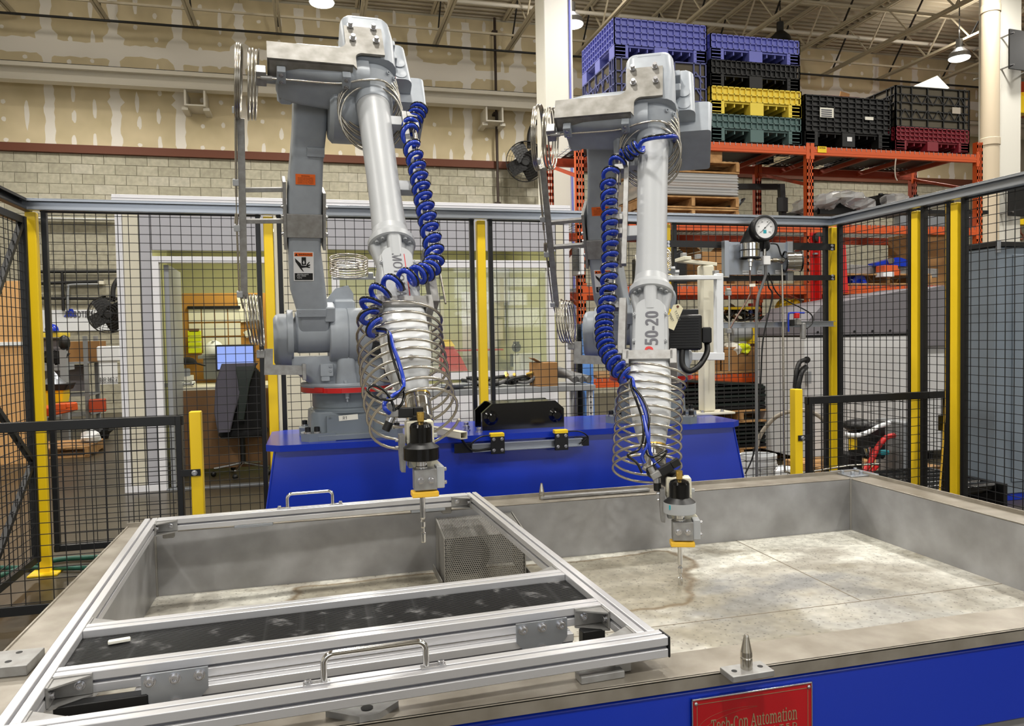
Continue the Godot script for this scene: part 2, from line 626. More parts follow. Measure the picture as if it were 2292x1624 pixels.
func lamps() -> void:
	# two unseen windows behind the camera, placed to light the cell from the front
	for k in 2:
		var x: float = [-3.5, 7.5][k]
		var l := AreaLight3D.new()
		l.name = "unseen_window_light" if k == 0 else "unseen_window_light_001"
		l.area_size = Vector2(6.0, 3.4)
		l.position = Vector3(x, 3.4, 8.85)
		l.light_color = Color(0.96, 0.98, 1.0)
		l.light_energy = 7.0
		l.area_range = 60.0
		l.shadow_enabled = true
		add_child(l)
	# high-bay lamps on one regular grid; the row nearest the back wall is in view
	var i := 0
	for z in [-13.8, -8.6, -3.4, 1.8]:
		for x in [-4.25, 0.28, 4.85, 9.3, 13.72]:
			var dark: bool = z == -13.8 and x == 9.3
			var at := Vector3(x, 7.25, z)
			var where: String = "over the hall, out of the photo"
			if z == -13.8:
				where = {-4.25: "at the far left under the roof", 0.28: "above the left robot", 4.85: "half hidden by the white column", 9.3: "above the yellow crate stack, switched off", 13.72: "left of the beige drain pipe"}[x]
			var o := thing("high_bay_lamp", at, "round high-bay lamp hanging from the roof joists " + where, "lamp", "high-bay lamps under the roof" if z != -13.8 else "")
			var g := Transform3D(Basis.IDENTITY, at)
			var h := MB.new()
			h.lathe(Vector3(0, 0, 0), Vector3.UP, [[0.215, 0], [0.225, 0.0], [0.2, 0.1], [0.1, 0.2], [0.07, 0.22], [0.07, 0.4], [0.0, 0.4]], 20)
			part("reflector", h, M.dark_steel if dark else M.galv, o, g)
			var s := MB.new()
			s.cyl(Vector3(0, 0.4, 0), Vector3(0, 1.36, 0), 0.012, 8)
			part("hanger_rod", s, M.dark_steel, o, g)
			var d := MB.new()
			d.lathe(Vector3(0, -0.005, 0), Vector3.DOWN, [[0.21, 0], [0.2, 0.02], [0.12, 0.05], [0, 0.06]], 20)
			part("diffuser", d, M.dark_steel if dark else M.lamp_glow, o, g)
			if dark:
				continue
			var l := SpotLight3D.new()
			l.name = "lamp_light" if i == 0 else "lamp_light_%03d" % i
			i += 1
			l.position = at + Vector3(0, -0.12, 0)
			l.rotation_degrees = Vector3(-90, 0, 0)
			l.spot_angle = 79.0
			l.spot_angle_attenuation = 0.6
			l.spot_attenuation = 2.0
			l.spot_range = 40.0
			l.light_color = Color(1.0, 0.985, 0.955)
			l.light_energy = 18.0
			l.light_size = 0.21
			l.shadow_enabled = true
			add_child(l)
			# unseen light above the reflector, placed to brighten the ceiling
			var u := OmniLight3D.new()
			u.name = "unseen_uplight" if i == 1 else "unseen_uplight_%03d" % i
			u.position = at + Vector3(0, 0.62, 0)
			u.omni_range = 30.0
			u.omni_attenuation = 2.0
			u.light_color = Color(1.0, 0.97, 0.92)
			u.light_energy = 1.2
			u.light_size = 0.12
			u.shadow_enabled = true
			add_child(u)

# ---------------------------------------------------------------- the hall
func hall() -> void:
	var b := MB.new()
	b.span(Vector3(-9.3, -0.2, -17.3), Vector3(21.3, 0, 9.3))
	struct("floor", b, M.concrete)
	b = MB.new()
	b.span(Vector3(-9.3, -0.2, 9.0), Vector3(21.3, 9.0, 9.3))
	struct("wall_front", b, M.column_white)  # unseen front and side walls, white to bounce light back in
	for k in 2:
		var x: float = [-3.5, 7.5][k]
		b = MB.new()
		for q in [[-3.1, 1.6, 3.1, 1.7], [-3.1, 5.1, 3.1, 5.2], [-3.1, 1.7, -3.0, 5.1], [3.0, 1.7, 3.1, 5.1], [-0.04, 1.7, 0.04, 5.1]]:
			b.span(Vector3(x + q[0], q[1], 8.9), Vector3(x + q[2], q[3], 9.02))
		var unseen_window := struct("window_%d" % (k + 1), b, M.office_white)  # unseen window out of view, its pane glows towards the cell
		b = MB.new()
		b.span(Vector3(x - 3.0, 1.7, 8.95), Vector3(x + 3.0, 5.1, 8.96))
		part("pane", b, M.unseen_window_glow, unseen_window)
	b = MB.new()
	b.span(Vector3(-9.3, -0.2, -17.3), Vector3(-9.0, 9.0, 9.3))
	struct("wall_left", b, M.column_white)
	b = MB.new()
	b.span(Vector3(21.0, -0.2, -17.3), Vector3(21.3, 9.0, 9.3))
	struct("wall_right", b, M.column_white)
	b = MB.new()
	b.span(Vector3(-9.3, -0.2, -17.3), Vector3(21.3, 9.0, -17.008))
	var wall := struct("wall_back", b, M.mortar)
	# concrete blocks up to the brown angle
	var bm := MB.new()
	bm.box(Vector3.ZERO, Vector3(0.394, 0.194, 0.03), Basis.IDENTITY, 0.004)
	var mesh := bm.mesh()
	var mats := [M.block, M.block_b, M.block_c, M.block]
	var rest: Array[Transform3D] = []
	var count := 0
	for r in range(25, -1, -1):
		for k in range(-18, 52):
			var x := k * 0.4 + (0.2 if r % 2 else 0.0)
			var y := r * 0.2 + 0.1
			var xf := Transform3D(Basis.IDENTITY, Vector3(x, y, -17.0 + rng.randf() * 0.003))
			var seen: bool = r >= 20 and x > -6.4 and x < 9.0
			if seen and count < 280:
				count += 1
				put("concrete_block", mesh, mats[rng.randi() % 4], wall, xf)
			else:
				rest.append(xf)
	var mm := MultiMesh.new()
	mm.transform_format = MultiMesh.TRANSFORM_3D
	mm.mesh = mesh
	mm.instance_count = rest.size()
	for i in rest.size():
		mm.set_instance_transform(i, rest[i])
	var mi := MultiMeshInstance3D.new()
	mi.name = "concrete_block_rest"
	mi.multimesh = mm
	mi.material_override = M.block_b
	stuff(mi)
	wall.add_child(mi)
	# unpainted drywall above it: sheets, taped joints, screw spots
	var y0 := 5.36
	for k in range(-5, 19):
		var x0 := -4.94 + 1.2 * k
		for row in 2:
			var s := MB.new()
			var ya := y0 if row == 0 else 7.32
			var yb := 7.315 if row == 0 else 8.5
			s.span(Vector3(x0 + 0.002, ya, -17.012), Vector3(x0 + 1.198, yb, -16.985), 0.002)
			part("drywall_sheet", s, M.drywall, wall)
	for k in range(-5, 20):
		var x := -4.94 + 1.2 * k
		var pts: Array = []
		var other: Array = []
		var y := y0
		while y < 8.5:
			var wob := rng.randf_range(-0.02, 0.03)
			var wide := 0.085
			if absf(y - 7.32) < 0.2:
				wide = 0.2
			elif rng.randf() < 0.06:
				wide = 0.15
			pts.append(Vector2(x - wide - wob, y))
			other.append(Vector2(x + wide + rng.randf_range(-0.02, 0.03), y))
			y += 0.09
		other.reverse()
		pts.append_array(other)
		var s := MB.new()
		s.prism(pts, Vector3(0, 0, -16.986), Vector3.RIGHT, Vector3.UP, 0.004)
		part("joint_compound", s, M.compound, wall)
		if k == 19:
			continue
		# the level joint, wandering between neighbouring sheets
		var lo: Array = []
		var hi: Array = []
		var base := 7.33 + rng.randf_range(-0.1, 0.12)
		var half := rng.randf_range(0.09, 0.2)
		for j in 13:
			var xx := x + 0.1 * j
			lo.append(Vector2(xx, base - half + rng.randf_range(-0.02, 0.02)))
			hi.append(Vector2(xx, base + half + rng.randf_range(-0.02, 0.02)))
		hi.reverse()
		lo.append_array(hi)
		var h := MB.new()
		h.prism(lo, Vector3(0, 0, -16.986), Vector3.RIGHT, Vector3.UP, 0.0036)
		part("joint_compound", h, M.compound, wall)
	var spots := MB.new()
	for k in range(-5, 19):
		for c in [0.42, 0.8]:
			var x: float = -4.94 + 1.2 * k + c
			var y := 5.42
			while y < 8.4:
				var hgt := rng.randf_range(0.035, 0.06)
				if rng.randf() < 0.3:
					hgt = rng.randf_range(0.12, 0.28)
				var pts: Array = []
				var cx := x + rng.randf_range(-0.03, 0.03)
				for j in 12:
					var a := TAU * j / 12.0
					var rr := rng.randf_range(0.85, 1.15)
					pts.append(Vector2(cx + cos(a) * 0.042 * rr, y + sin(a) * hgt * rr))
				spots.prism(pts, Vector3(0, 0, -16.986), Vector3.RIGHT, Vector3.UP, 0.003)
				y += rng.randf_range(0.26, 0.5) + hgt
	var so := part("screw_spots", spots, M.compound, wall)
	stuff(so)
	b = MB.new()
	b.span(Vector3(-9, 5.2, -17.0), Vector3(21, 5.36, -16.9), 0.004)
	struct("trim_1", b, M.brown_steel, "brown painted steel angle along the back wall between blocks and drywall", "trim")
	# ribbed steel roof deck
	b = MB.new()
	b.span(Vector3(-9.3, 8.62, -17.3), Vector3(21.3, 8.9, 9.3))
	var ceil := struct("ceiling", b, M.deck)
	b = MB.new()
	var z := -17.0
	while z < 9.0:
		# one flute: flat, side, raised flat, side
		for q in [[0.0, 8.62, 0.012, 8.55], [0.012, 8.55, 0.062, 8.55], [0.062, 8.55, 0.074, 8.62]]:
			var za: float = z + q[0]
			var zb: float = z + q[2]
			var m := Vector3(0, -(q[2] - q[0]), q[3] - q[1]).normalized()
			if m.y > 0.0:
				m = -m
			b.quad(Vector3(-9, q[1], za), Vector3(21, q[1], za), Vector3(21, q[3], zb), Vector3(-9, q[3], zb), m)
		z += 0.19
	part("roof_deck", b, M.deck, ceil)
	# columns
	column(Vector3(3.38, 0, -10.4), 0.42, "white square steel column behind the right end of the office, blue cable down its edge", true)
	column(Vector3(10.62, 0, -9.9), 0.42, "white square steel column at the right edge with black bolted plates", false)
	b = MB.new()
	b.tube([Vector3(0, 0, 0), Vector3(0, 8.53, 0)], 0.13, 20)
	for y in [6.25, 4.25, 2.2]:
		b.lathe(Vector3(0, y, 0), Vector3.UP, [[0.13, -0.06], [0.142, -0.05], [0.142, 0.05], [0.13, 0.06]], 20)
	solo("drain_pipe", Vector3(10.12, 0, -9.6), b, M.pipe_beige, "fat beige drain pipe standing left of the right-hand white column", "pipe")
	b = MB.new()
	b.tube([Vector3(0, 0.0, 0), Vector3(0, 8.5, 0)], 0.03, 10)
	for y in [2.4, 4.4, 6.4, 8.2]:
		b.box(Vector3(0, y, -0.08), Vector3(0.12, 0.05, 0.2))
	solo("sprinkler_pipe", Vector3(4.08, 0, -16.8), b, M.brown_pipe, "thin dark brown pipe dropping down the back wall between the robots", "pipe")
	# crane runway beam on brackets along the back wall
	var o := thing("crane_runway", Vector3(6, 6.4, -16.5), "long white crane runway beam with a black rail along the back wall", "crane beam")
	b = MB.new()
	b.span(Vector3(-9, 6.42, -16.62), Vector3(21, 6.435, -16.38), 0.003)
	b.span(Vector3(-9, 6.68, -16.66), Vector3(21, 6.7, -16.34), 0.003)
	b.span(Vector3(-9, 6.43, -16.505), Vector3(21, 6.68, -16.49))
	b.span(Vector3(-9, 6.66, -16.4), Vector3(21, 6.74, -16.33), 0.004)
	part("beam", b, M.crane_white, o)
	b = MB.new()
	b.span(Vector3(-9, 6.74, -16.55), Vector3(21, 6.79, -16.45), 0.004)
	part("rail", b, M.black, o)
	for x in [-2.18, 3.95, 10.1, 16.2]:
		b = MB.new()
		b.span(Vector3(x - 0.2, 6.1, -16.98), Vector3(x + 0.2, 6.13, -16.4), 0.003)
		b.span(Vector3(x - 0.2, 6.13, -16.98), Vector3(x - 0.16, 6.42, -16.42), 0.003)
		b.span(Vector3(x + 0.16, 6.13, -16.98), Vector3(x + 0.2, 6.42, -16.42), 0.003)
		b.span(Vector3(x - 0.26, 6.04, -16.98), Vector3(x - 0.14, 6.1, -16.5), 0.003)
		b.span(Vector3(x + 0.14, 6.04, -16.98), Vector3(x + 0.26, 6.1, -16.5), 0.003)
		part("bracket", b, M.crane_white, o)
	# yellow travelling crane at the far right, with its hoist
	o = thing("bridge_crane", Vector3(16.5, 5.4, -13), "yellow travelling crane girder at the right edge with its trolley and hanging hook", "crane")
	b = MB.new()
	b.span(Vector3(13.616, 6.807, -12.5), Vector3(20.5, 6.85, -12.1), 0.02)
	part("girder", b, M.crane_yellow, o)
	b = MB.new()
	b.span(Vector3(13.75, 5.75, -12.9), Vector3(20.5, 6.35, -12.5), 0.01)
	part("end_carriage", b, M.orange_dark, o)
	b = MB.new()
	b.box(Vector3(13.25, 5.65, -12), Vector3(0.32, 0.34, 0.4), Basis.IDENTITY, 0.02)
	b.cyl(Vector3(13.335, 5.809, -12), Vector3(13.879, 5.84, -12), 0.13, 14)
	b.cyl(Vector3(13.014, 5.535, -12), Vector3(13.466, 5.559, -12), 0.05, 12)
	part("trolley", b, M.yellow, o)
	b = MB.new()
	for px in [0.0, 0.12, 0.3]:
		b.cyl(Vector3(13.95 + px, 2.9, -12), Vector3(13.95 + px, 5.3, -12), 0.008, 6)
	part("hoist_rope", b, M.dark_steel, o)
	b = MB.new()
	b.box(Vector3(13.385, 3.443, -12), Vector3(0.16, 0.14, 0.12), Basis.IDENTITY, 0.03)
	part("hook_block", b, M.yellow, o)
	b = MB.new()
	var hc := Vector3(13.398, 3.243, -12)
	b.tube(curve([hc + Vector3(0, 0.1, 0), hc, hc + Vector3(0.06, -0.06, 0), hc + Vector3(0.03, -0.14, 0), hc + Vector3(-0.05, -0.12, 0)], 5), 0.018, 8)
	part("hook", b, M.brown_steel, o)
	fan(Vector3(4.62, 5.25, -16.35), 0.43, Vector3(-0.25, -0.1, 1), "black caged wall fan left of the white column, above the fence rail")
	fan(Vector3(-3.13, 1.88, -13.2), 0.29, Vector3(0.1, 0.0, 1), "black caged fan on a curved arm at the left end of the office")

func column(at: Vector3, w: float, label: String, cable: bool) -> void:
	var o := thing("steel_column", at, label, "column")
	var b := MB.new()
	b.box(at + Vector3(0, 4.27, 0), Vector3(w, 8.53, w), Basis.IDENTITY, 0.02)
	part("shaft", b, M.column_white, o)
	b = MB.new()
	b.box(at + Vector3(0, 0.015, 0), Vector3(w + 0.2, 0.03, w + 0.2), Basis.IDENTITY, 0.004)
	part("base_plate", b, M.column_white, o)
	if cable:
		b = MB.new()
		b.tube(curve([at + Vector3(w * 0.42, 0.1, w * 0.52), at + Vector3(w * 0.4, 3, w * 0.52), at + Vector3(w * 0.38, 5, w * 0.52), at + Vector3(w * 0.42, 8.5, w * 0.52)], 6), 0.014, 6)
		part("cable", b, M.crate_blue, o)
	else:
		for y in [5.65, 3.42]:
			b = MB.new()
			b.box(at + Vector3(0.06, y, w * 0.5 + 0.16), Vector3(0.62, 0.6, 0.025), Basis(Vector3.UP, 0.08), 0.004)
			var pl := part("clamp_plate", b, M.black, o)
			b = MB.new()
			for k in [[-0.25, -0.24], [0.25, -0.24], [-0.25, 0.24], [0.25, 0.24]]:
				b.cyl(at + Vector3(0.06 + k[0], y + k[1], -w * 0.5 - 0.1), at + Vector3(0.06 + k[0], y + k[1], w * 0.5 + 0.22), 0.014, 8)
			part("stud", b, M.bolt, pl)

func fan(at: Vector3, r: float, face: Vector3, label: String) -> void:
	var o := thing("wall_fan", at, label, "fan")
	var z := face.normalized()
	var x := Vector3.UP.cross(z).normalized()
	var g := Transform3D(Basis(x, z.cross(x), z), at)
	var b := MB.new()
	for k in 7:
		var rr := r * (0.22 + 0.13 * k)
		var zz := 0.12 * sqrt(maxf(1.0 - pow(rr / r, 4.0), 0.0))
		var c: Array = []
		for j in 33:
			c.append(Vector3(cos(TAU * j / 32) * rr, sin(TAU * j / 32) * rr, zz))
		b.tube(c, 0.004, 5, false)
	for k in 20:
		var a := TAU * k / 20.0
		var c: Array = []
		for j in 6:
			var rr := r * (0.2 + 0.16 * j)
			c.append(Vector3(cos(a) * rr, sin(a) * rr, 0.12 * sqrt(maxf(1.0 - pow(rr / r, 4.0), 0.0))))
		b.tube(c, 0.003, 4, false)
	b.lathe(Vector3(0, 0, -0.1), Vector3.BACK, [[r * 1.0, 0], [r * 1.03, 0.0], [r * 1.03, 0.12], [r, 0.12], [r, 0]], 32)
	part("guard", b, M.black, o, g)
	for k in 4:
		b = MB.new()
		var a := TAU * k / 4.0 + 0.5
		b.box(Vector3(cos(a), sin(a), 0) * r * 0.52, Vector3(r * 0.85, r * 0.8, 0.006), Basis(Vector3.BACK, a) * Basis(Vector3.RIGHT, 0.35), 0.002)
		part("blade", b, M.black, o, g)
	b = MB.new()
	b.cyl(Vector3(0, 0, -0.2), Vector3(0, 0, 0.06), r * 0.24, 16, 0.02)
	part("motor", b, M.dark_steel, o, g)
	b = MB.new()
	b.tube(curve([Vector3(r * 0.2, r * 0.7, -0.12), Vector3(r * 0.25, r * 1.5, -0.14), Vector3(r * 0.6, r * 2.0, -0.16), Vector3(r * 1.4, r * 2.0, -0.2)], 6), r * 0.13, 8)
	part("arm", b, M.dark_steel, o, g)

func ceiling_steel() -> void:
	var ceil: Node3D = get_node("ceiling")
	# open-web joists running from the camera's side to the back wall
	for k in range(-4, 15):
		var x := -2.17 + 1.63 * k
		var b := MB.new()
		for dx in [-0.035, 0.035]:
			b.span(Vector3(x + dx - 0.025, 7.75, -16.8), Vector3(x + dx + 0.025, 7.8, 8.8))
			b.span(Vector3(x + dx - 0.025, 8.5, -16.9), Vector3(x + dx + 0.025, 8.55, 8.8))
		var j := part("roof_joist", b, M.joist, ceil)
		var z := -16.4
		var i := 0
		while z < 1.5:
			var w := MB.new()
			var ya := 7.78 if i % 2 == 0 else 8.52
			var yb := 8.52 if i % 2 == 0 else 7.78
			w.bar(Vector3(x, ya, z), Vector3(x, yb, z + 0.62), 0.028, 0.028)
			part("web_bar", w, M.dark_steel if i % 4 == 0 else M.joist, j)
			z += 0.62
			i += 1
	# bridging angles across the joists, and the spray pipes
	for q in [[7.83, -16.0], [7.83, -13.2], [8.46, -14.6], [8.46, -11.8], [7.83, -10.4], [8.46, -8.8], [7.83, -7.4]]:
		var b := MB.new()
		b.span(Vector3(-9, q[0] - 0.02, q[1] - 0.02), Vector3(21, q[0] + 0.02, q[1] + 0.02))
		part("bridging_angle", b, M.joist, ceil)
	var b := MB.new()
	b.tube([Vector3(-9, 7.6, -16.3), Vector3(21, 7.6, -16.3)], 0.025, 8)
	part("sprinkler_main", b, M.dark_steel, ceil)
	b = MB.new()
	b.tube([Vector3(-9, 8.1, -15.2), Vector3(21, 8.1, -15.2)], 0.04, 8)
	part("conduit", b, M.crane_white, ceil)

# ---------------------------------------------------------------- catch tank in the foreground
func sludge_texture() -> ImageTexture:
	# dried abrasive on the tank's floor: pale crust, grey wiped streaks, brown tide marks
	var w := 768
	var h := 400
	var im := Image.create(w, h, false, Image.FORMAT_RGB8)
	var a := FastNoiseLite.new()
	a.seed = 5
	a.frequency = 0.006
	a.fractal_octaves = 6
	var b := FastNoiseLite.new()
	b.seed = 9
	b.frequency = 0.02
	b.fractal_octaves = 5
	var c := FastNoiseLite.new()
	c.seed = 14
	c.frequency = 0.08
	c.fractal_octaves = 3
	for y in h:
		for x in w:
			var n1 := a.get_noise_2d(x, y)
			var n2 := b.get_noise_2d(x * 0.6, y)
			var n3 := c.get_noise_2d(x, y)
			var col := Color(0.66, 0.64, 0.6).lerp(Color(0.8, 0.79, 0.76), clampf(0.5 + n2 * 1.2, 0, 1))
			col = col.lerp(Color(0.55, 0.52, 0.45), clampf((n1 - 0.05) * 3.0, 0, 0.7))
			var fx := float(x) / w
			var fy := float(y) / h
			# crust along the back wall and in the far right corner
			var crust := clampf((0.34 - fy) * 4.0 + (fx - 0.62) * 0.9 + n2 * 1.6 + n1 * 1.4 - 0.35, 0, 1)
			col = col.lerp(Color(0.88, 0.875, 0.84), crust * (0.75 + 0.25 * n3))
			# grey fan-shaped wipe
			var dx := fx - 0.74
			var dy := fy - 0.55
			var rr := sqrt(dx * dx * 3.4 + dy * dy)
			var arc := clampf(1.0 - absf(rr - 0.16) * 9.0 + n2 * 1.5, 0, 1) * clampf(0.6 - dy * 2.0, 0, 1)
			col = col.lerp(Color(0.42, 0.42, 0.43), arc * 0.75)
			var arc2 := clampf(1.0 - absf(rr - 0.3 + n1 * 0.06) * 30.0, 0, 1)
			col = col.lerp(Color(0.56, 0.54, 0.5), arc2 * 0.5)
			# tide mark round a still-damp patch
			var px := (fx - 0.42) / 0.25
			var py := (fy - 0.24) / 0.2
			var e := maxf(absf(px) + maxf(py, 0) * 0.15, absf(py)) + n1 * 0.25
			if e < 1.0:
				col = col.lerp(Color(0.56, 0.53, 0.46), 0.6)
			col = col.lerp(Color(0.42, 0.34, 0.24), clampf(1.0 - absf(e - 1.0) * 22.0, 0, 1) * 0.7)
			col = col * (0.97 + 0.1 * n3)
			if c.get_noise_2d(x * 3 + 900, y * 3) > 0.52:
				col = col * 0.6
			im.set_pixel(x, y, col)
	return ImageTexture.create_from_image(im)

func tank() -> void:
	var x0 := -0.73
	var x1 := 2.61
	var zb := -3.26
	var zf := -1.45
	var rim := 0.115
	var yr := 0.72
	var yf := 0.47
	var o := thing("catch_tank", Vector3(0.94, 0, -2.35), "wide shallow stainless steel catch tank on a blue painted beam frame in the foreground", "tank")
	# floor sheet with its own UVs
	var b := MB.new()
	var fa := Vector3(x0 + rim, yf, zb + rim)
	var fb := Vector3(x1 - rim, yf, zb + rim)
	var fc := Vector3(x1 - rim, yf, zf - rim)
	var fd := Vector3(x0 + rim, yf, zf - rim)
	b.tri(fa, fb, fc, Vector3.UP, Vector3.UP, Vector3.UP, Vector2(0, 0), Vector2(1, 0), Vector2(1, 1))
	b.tri(fa, fc, fd, Vector3.UP, Vector3.UP, Vector3.UP, Vector2(0, 0), Vector2(1, 1), Vector2(0, 1))
	b.span(Vector3(x0 + 0.02, yf - 0.02, zb + 0.02), Vector3(x1 - 0.02, yf - 0.002, zf - 0.02))
	M.tank_floor.albedo_texture = sludge_texture()
	part("tank_floor", b, M.tank_floor, o)
	# seams in the floor plates
	b = MB.new()
	b.span(Vector3(x0 + rim, yf, -2.305), Vector3(x1 - rim, yf + 0.001, -2.302))
	b.span(Vector3(1.87, yf, zb + rim), Vector3(1.874, yf + 0.001, -2.302))
	part("floor_seam", b, M.seam, o)
	# four double-skinned walls under the folded rim
	for q in [[x0, zb, x1, zb + rim, "back"], [x0, zf - rim, x1, zf, "front"], [x0, zb + rim, x0 + rim, zf - rim, "left"], [x1 - rim, zb + rim, x1, zf - rim, "right"]]:
		b = MB.new()
		var a := Vector3(q[0], yf - 0.02, q[1])
		var c := Vector3(q[2], yr - 0.006, q[3] - (0.014 if q[4] == "front" else 0.0))
		b.span(a, c)
		part("tank_wall", b, M.tank_steel, o)
		b = MB.new()
		var g := 0.006
		b.span(Vector3(q[0] - (g if q[4] != "right" else -g * 0.3), yr - 0.006, q[1] - (g if q[4] != "front" else -g * 0.3)), Vector3(q[2] + (g if q[4] != "left" else -g * 0.3), yr, q[3] + (g if q[4] != "back" else -g * 0.3)), 0.002)
		if q[4] == "back":
			b.span(Vector3(x0 - g, yr - 0.05, zb - g), Vector3(x1 + g, yr + 0.016, zb), 0.001)
		elif q[4] == "front":
			b.span(Vector3(x0 - g, yr - 0.03, zf), Vector3(x1 + g, yr, zf + g), 0.001)
		elif q[4] == "left":
			b.span(Vector3(x0 - g, yr - 0.05, zb), Vector3(x0, yr + 0.004, zf), 0.001)
		else:
			b.span(Vector3(x1, yr - 0.05, zb), Vector3(x1 + g, yr + 0.016, zf), 0.001)
		part("tank_rim", b, M.tank_rim, o)
	# weld beads in the corners
	for q in [[x1 - rim, zb + rim], [x0 + rim, zb + rim]]:
		b = MB.new()
		b.cyl(Vector3(q[0], yf, q[1]), Vector3(q[0], yr, q[1]), 0.007, 8)
		part("corner_weld", b, M.perf, o)
	b = MB.new()
	b.box(Vector3(x1 - 0.02, yr + 0.004, zb + 0.02), Vector3(0.16, 0.008, 0.16), Basis.IDENTITY, 0.002)
	for q in [[-0.07, 0.0], [0.0, 0.05], [-0.05, 0.05], [0.03, -0.03]]:
		b.hexbolt(Vector3(x1 - 0.02 + q[0], yr + 0.006, zb + 0.02 + q[1]), Vector3.UP, 0.009, 0.018)
	part("corner_plate", b, M.galv, o)
	# blue frame below
	b = MB.new()
	b.span(Vector3(x0 + 0.01, 0.49, zf - 0.1), Vector3(x1 - 0.01, yr - 0.034, zf - 0.002), 0.009)
	part("front_beam", b, M.blue, o)
	b = MB.new()
	b.span(Vector3(x0 + 0.01, 0.3, zb + 0.01), Vector3(x1 - 0.01, 0.448, zb + 0.11), 0.01)
	b.span(Vector3(x0 + 0.01, 0.3, zb + 0.11), Vector3(x0 + 0.11, 0.448, zf - 0.1), 0.01)
	b.span(Vector3(x1 - 0.11, 0.3, zb + 0.11), Vector3(x1 - 0.01, 0.448, zf - 0.1), 0.01)
	part("side_beam", b, M.blue, o)
	for q in [[x0 + 0.12, zf - 0.15], [x1 - 0.12, zf - 0.15], [x0 + 0.12, zb + 0.15], [x1 - 0.12, zb + 0.15]]:
		b = MB.new()
		b.span(Vector3(q[0] - 0.05, 0.012, q[1] - 0.05), Vector3(q[0] + 0.05, 0.448, q[1] + 0.05), 0.008)
		b.span(Vector3(q[0] - 0.09, 0, q[1] - 0.09), Vector3(q[0] + 0.09, 0.012, q[1] + 0.09), 0.003)
		part("leg", b, M.blue, o)
	# the maker's plate
	b = MB.new()
	b.span(Vector3(0.752, 0.452, zf), Vector3(1.046, 0.668, zf + 0.004), 0.001)
	var pl := part("name_plate", b, M.sign_red, o)
	b = MB.new()
	for q in [[0.752, 0.665, 1.046, 0.669], [0.752, 0.452, 1.046, 0.455], [0.752, 0.452, 0.755, 0.669], [1.043, 0.452, 1.046, 0.669]]:
		b.span(Vector3(q[0], q[1], zf), Vector3(q[2], q[3], zf + 0.006), 0.001)
	part("plate_border", b, M.chrome, pl)
	b = MB.new()
	for q in [[0.766, 0.6555, 1.032, 0.6565], [0.766, 0.463, 1.032, 0.464], [0.764, 0.466, 0.765, 0.652], [1.034, 0.466, 1.035, 0.652]]:
		b.span(Vector3(q[0], q[1], zf + 0.003), Vector3(q[2], q[3], zf + 0.0048))
	part("plate_line", b, M.sign_gold, pl)
	b = MB.new()
	for q in [[0.762, 0.658], [1.037, 0.658], [0.762, 0.462], [1.037, 0.462]]:
		b.ball(Vector3(q[0], q[1], zf + 0.005), Vector3(0.0045, 0.0045, 0.003), 10, 6)
	part("plate_screw", b, M.bolt, pl)
	var arc: Array = []
	var arc_in: Array = []
	for i in 25:
		var u := i / 24.0
		var a := lerpf(1.16, 3.9, u)
		arc.append(Vector2(0.868 + cos(a) * 0.1, 0.602 + sin(a) * 0.034))
		var th := sin(PI * minf(u * 1.05, 1.0)) * 0.2
		arc_in.append(Vector2(0.868 + cos(a) * 0.1 * (1.0 - th * 1.1), 0.602 + sin(a) * 0.034 * (1.0 - th * 1.6) - 0.001))
	arc_in.reverse()
	arc.append_array(arc_in)
	b = MB.new()
	b.prism(arc, Vector3(0, 0, zf + 0.0035), Vector3.RIGHT, Vector3.UP, 0.0012)
	part("swoosh", b, M.sign_gold, pl)
	lettering("Tech-Con Automation", pl, Vector3(0.902, 0.605, zf + 0.0045), Vector3.RIGHT, Vector3.UP, 0.03, M.sign_gold, 0.21, 0.002, "Droid Serif")
	lettering("I N C O R P O R A T E D", pl, Vector3(0.906, 0.578, zf + 0.0045), Vector3.RIGHT, Vector3.UP, 0.011, M.sign_gold, 0.2, 0.002)
	# locating pins on the rim
	for q in [[0.866, -1.418, 1.0, true], [0.949, -3.2, 0.95, false]]:
		var at := Vector3(q[0], yr, q[1])
		var k: float = q[2]
		b = MB.new()
		var py := 0.0
		if q[3]:
			py = 0.014
		b.lathe(at + Vector3(0, py, 0), Vector3.UP, [[0.0125 * k, 0], [0.0125 * k, 0.022], [0.0118 * k, 0.024], [0.0125 * k, 0.026], [0.012 * k, 0.036], [0.0055 * k, 0.068], [0.004 * k, 0.072], [0, 0.073]], 24)
		var pin := part("locating_pin", b, M.steel_tube, o)
		if q[3]:
			b = MB.new()
			b.box(at + Vector3(0, 0.007, 0.002), Vector3(0.1, 0.014, 0.052), Basis(Vector3.UP, 0.03), 0.002)
			part("pin_block", b, M.alu, pin)
			b = MB.new()
			b.cyl(at + Vector3(-0.032, 0.0135, 0.005), at + Vector3(-0.032, 0.0146, 0.005), 0.006, 12)
			b.cyl(at + Vector3(0.032, 0.0135, 0.001), at + Vector3(0.032, 0.0146, 0.001), 0.006, 12)
			part("screw_hole", b, M.print, pin)
	# flat bars screwed to the rim: left edge, back edge, in front
	b = MB.new()
	b.box(Vector3(-0.69, 0.732, -1.92), Vector3(0.12, 0.024, 0.1), Basis(Vector3.UP, -0.05), 0.002)
	var lb := part("stop_block", b, M.alu, o)
	b = MB.new()
	b.cyl(Vector3(-0.675, 0.7435, -1.95), Vector3(-0.675, 0.7446, -1.95), 0.007, 12)
	b.cyl(Vector3(-0.68, 0.7435, -1.9), Vector3(-0.68, 0.7446, -1.9), 0.007, 12)
	part("screw_hole", b, M.print, lb)
	b = MB.new()
	b.box(Vector3(1.2, 0.728, -3.2), Vector3(0.52, 0.012, 0.03), Basis.IDENTITY, 0.002)
	part("stop_block", b, M.alu, o)
	b = MB.new()
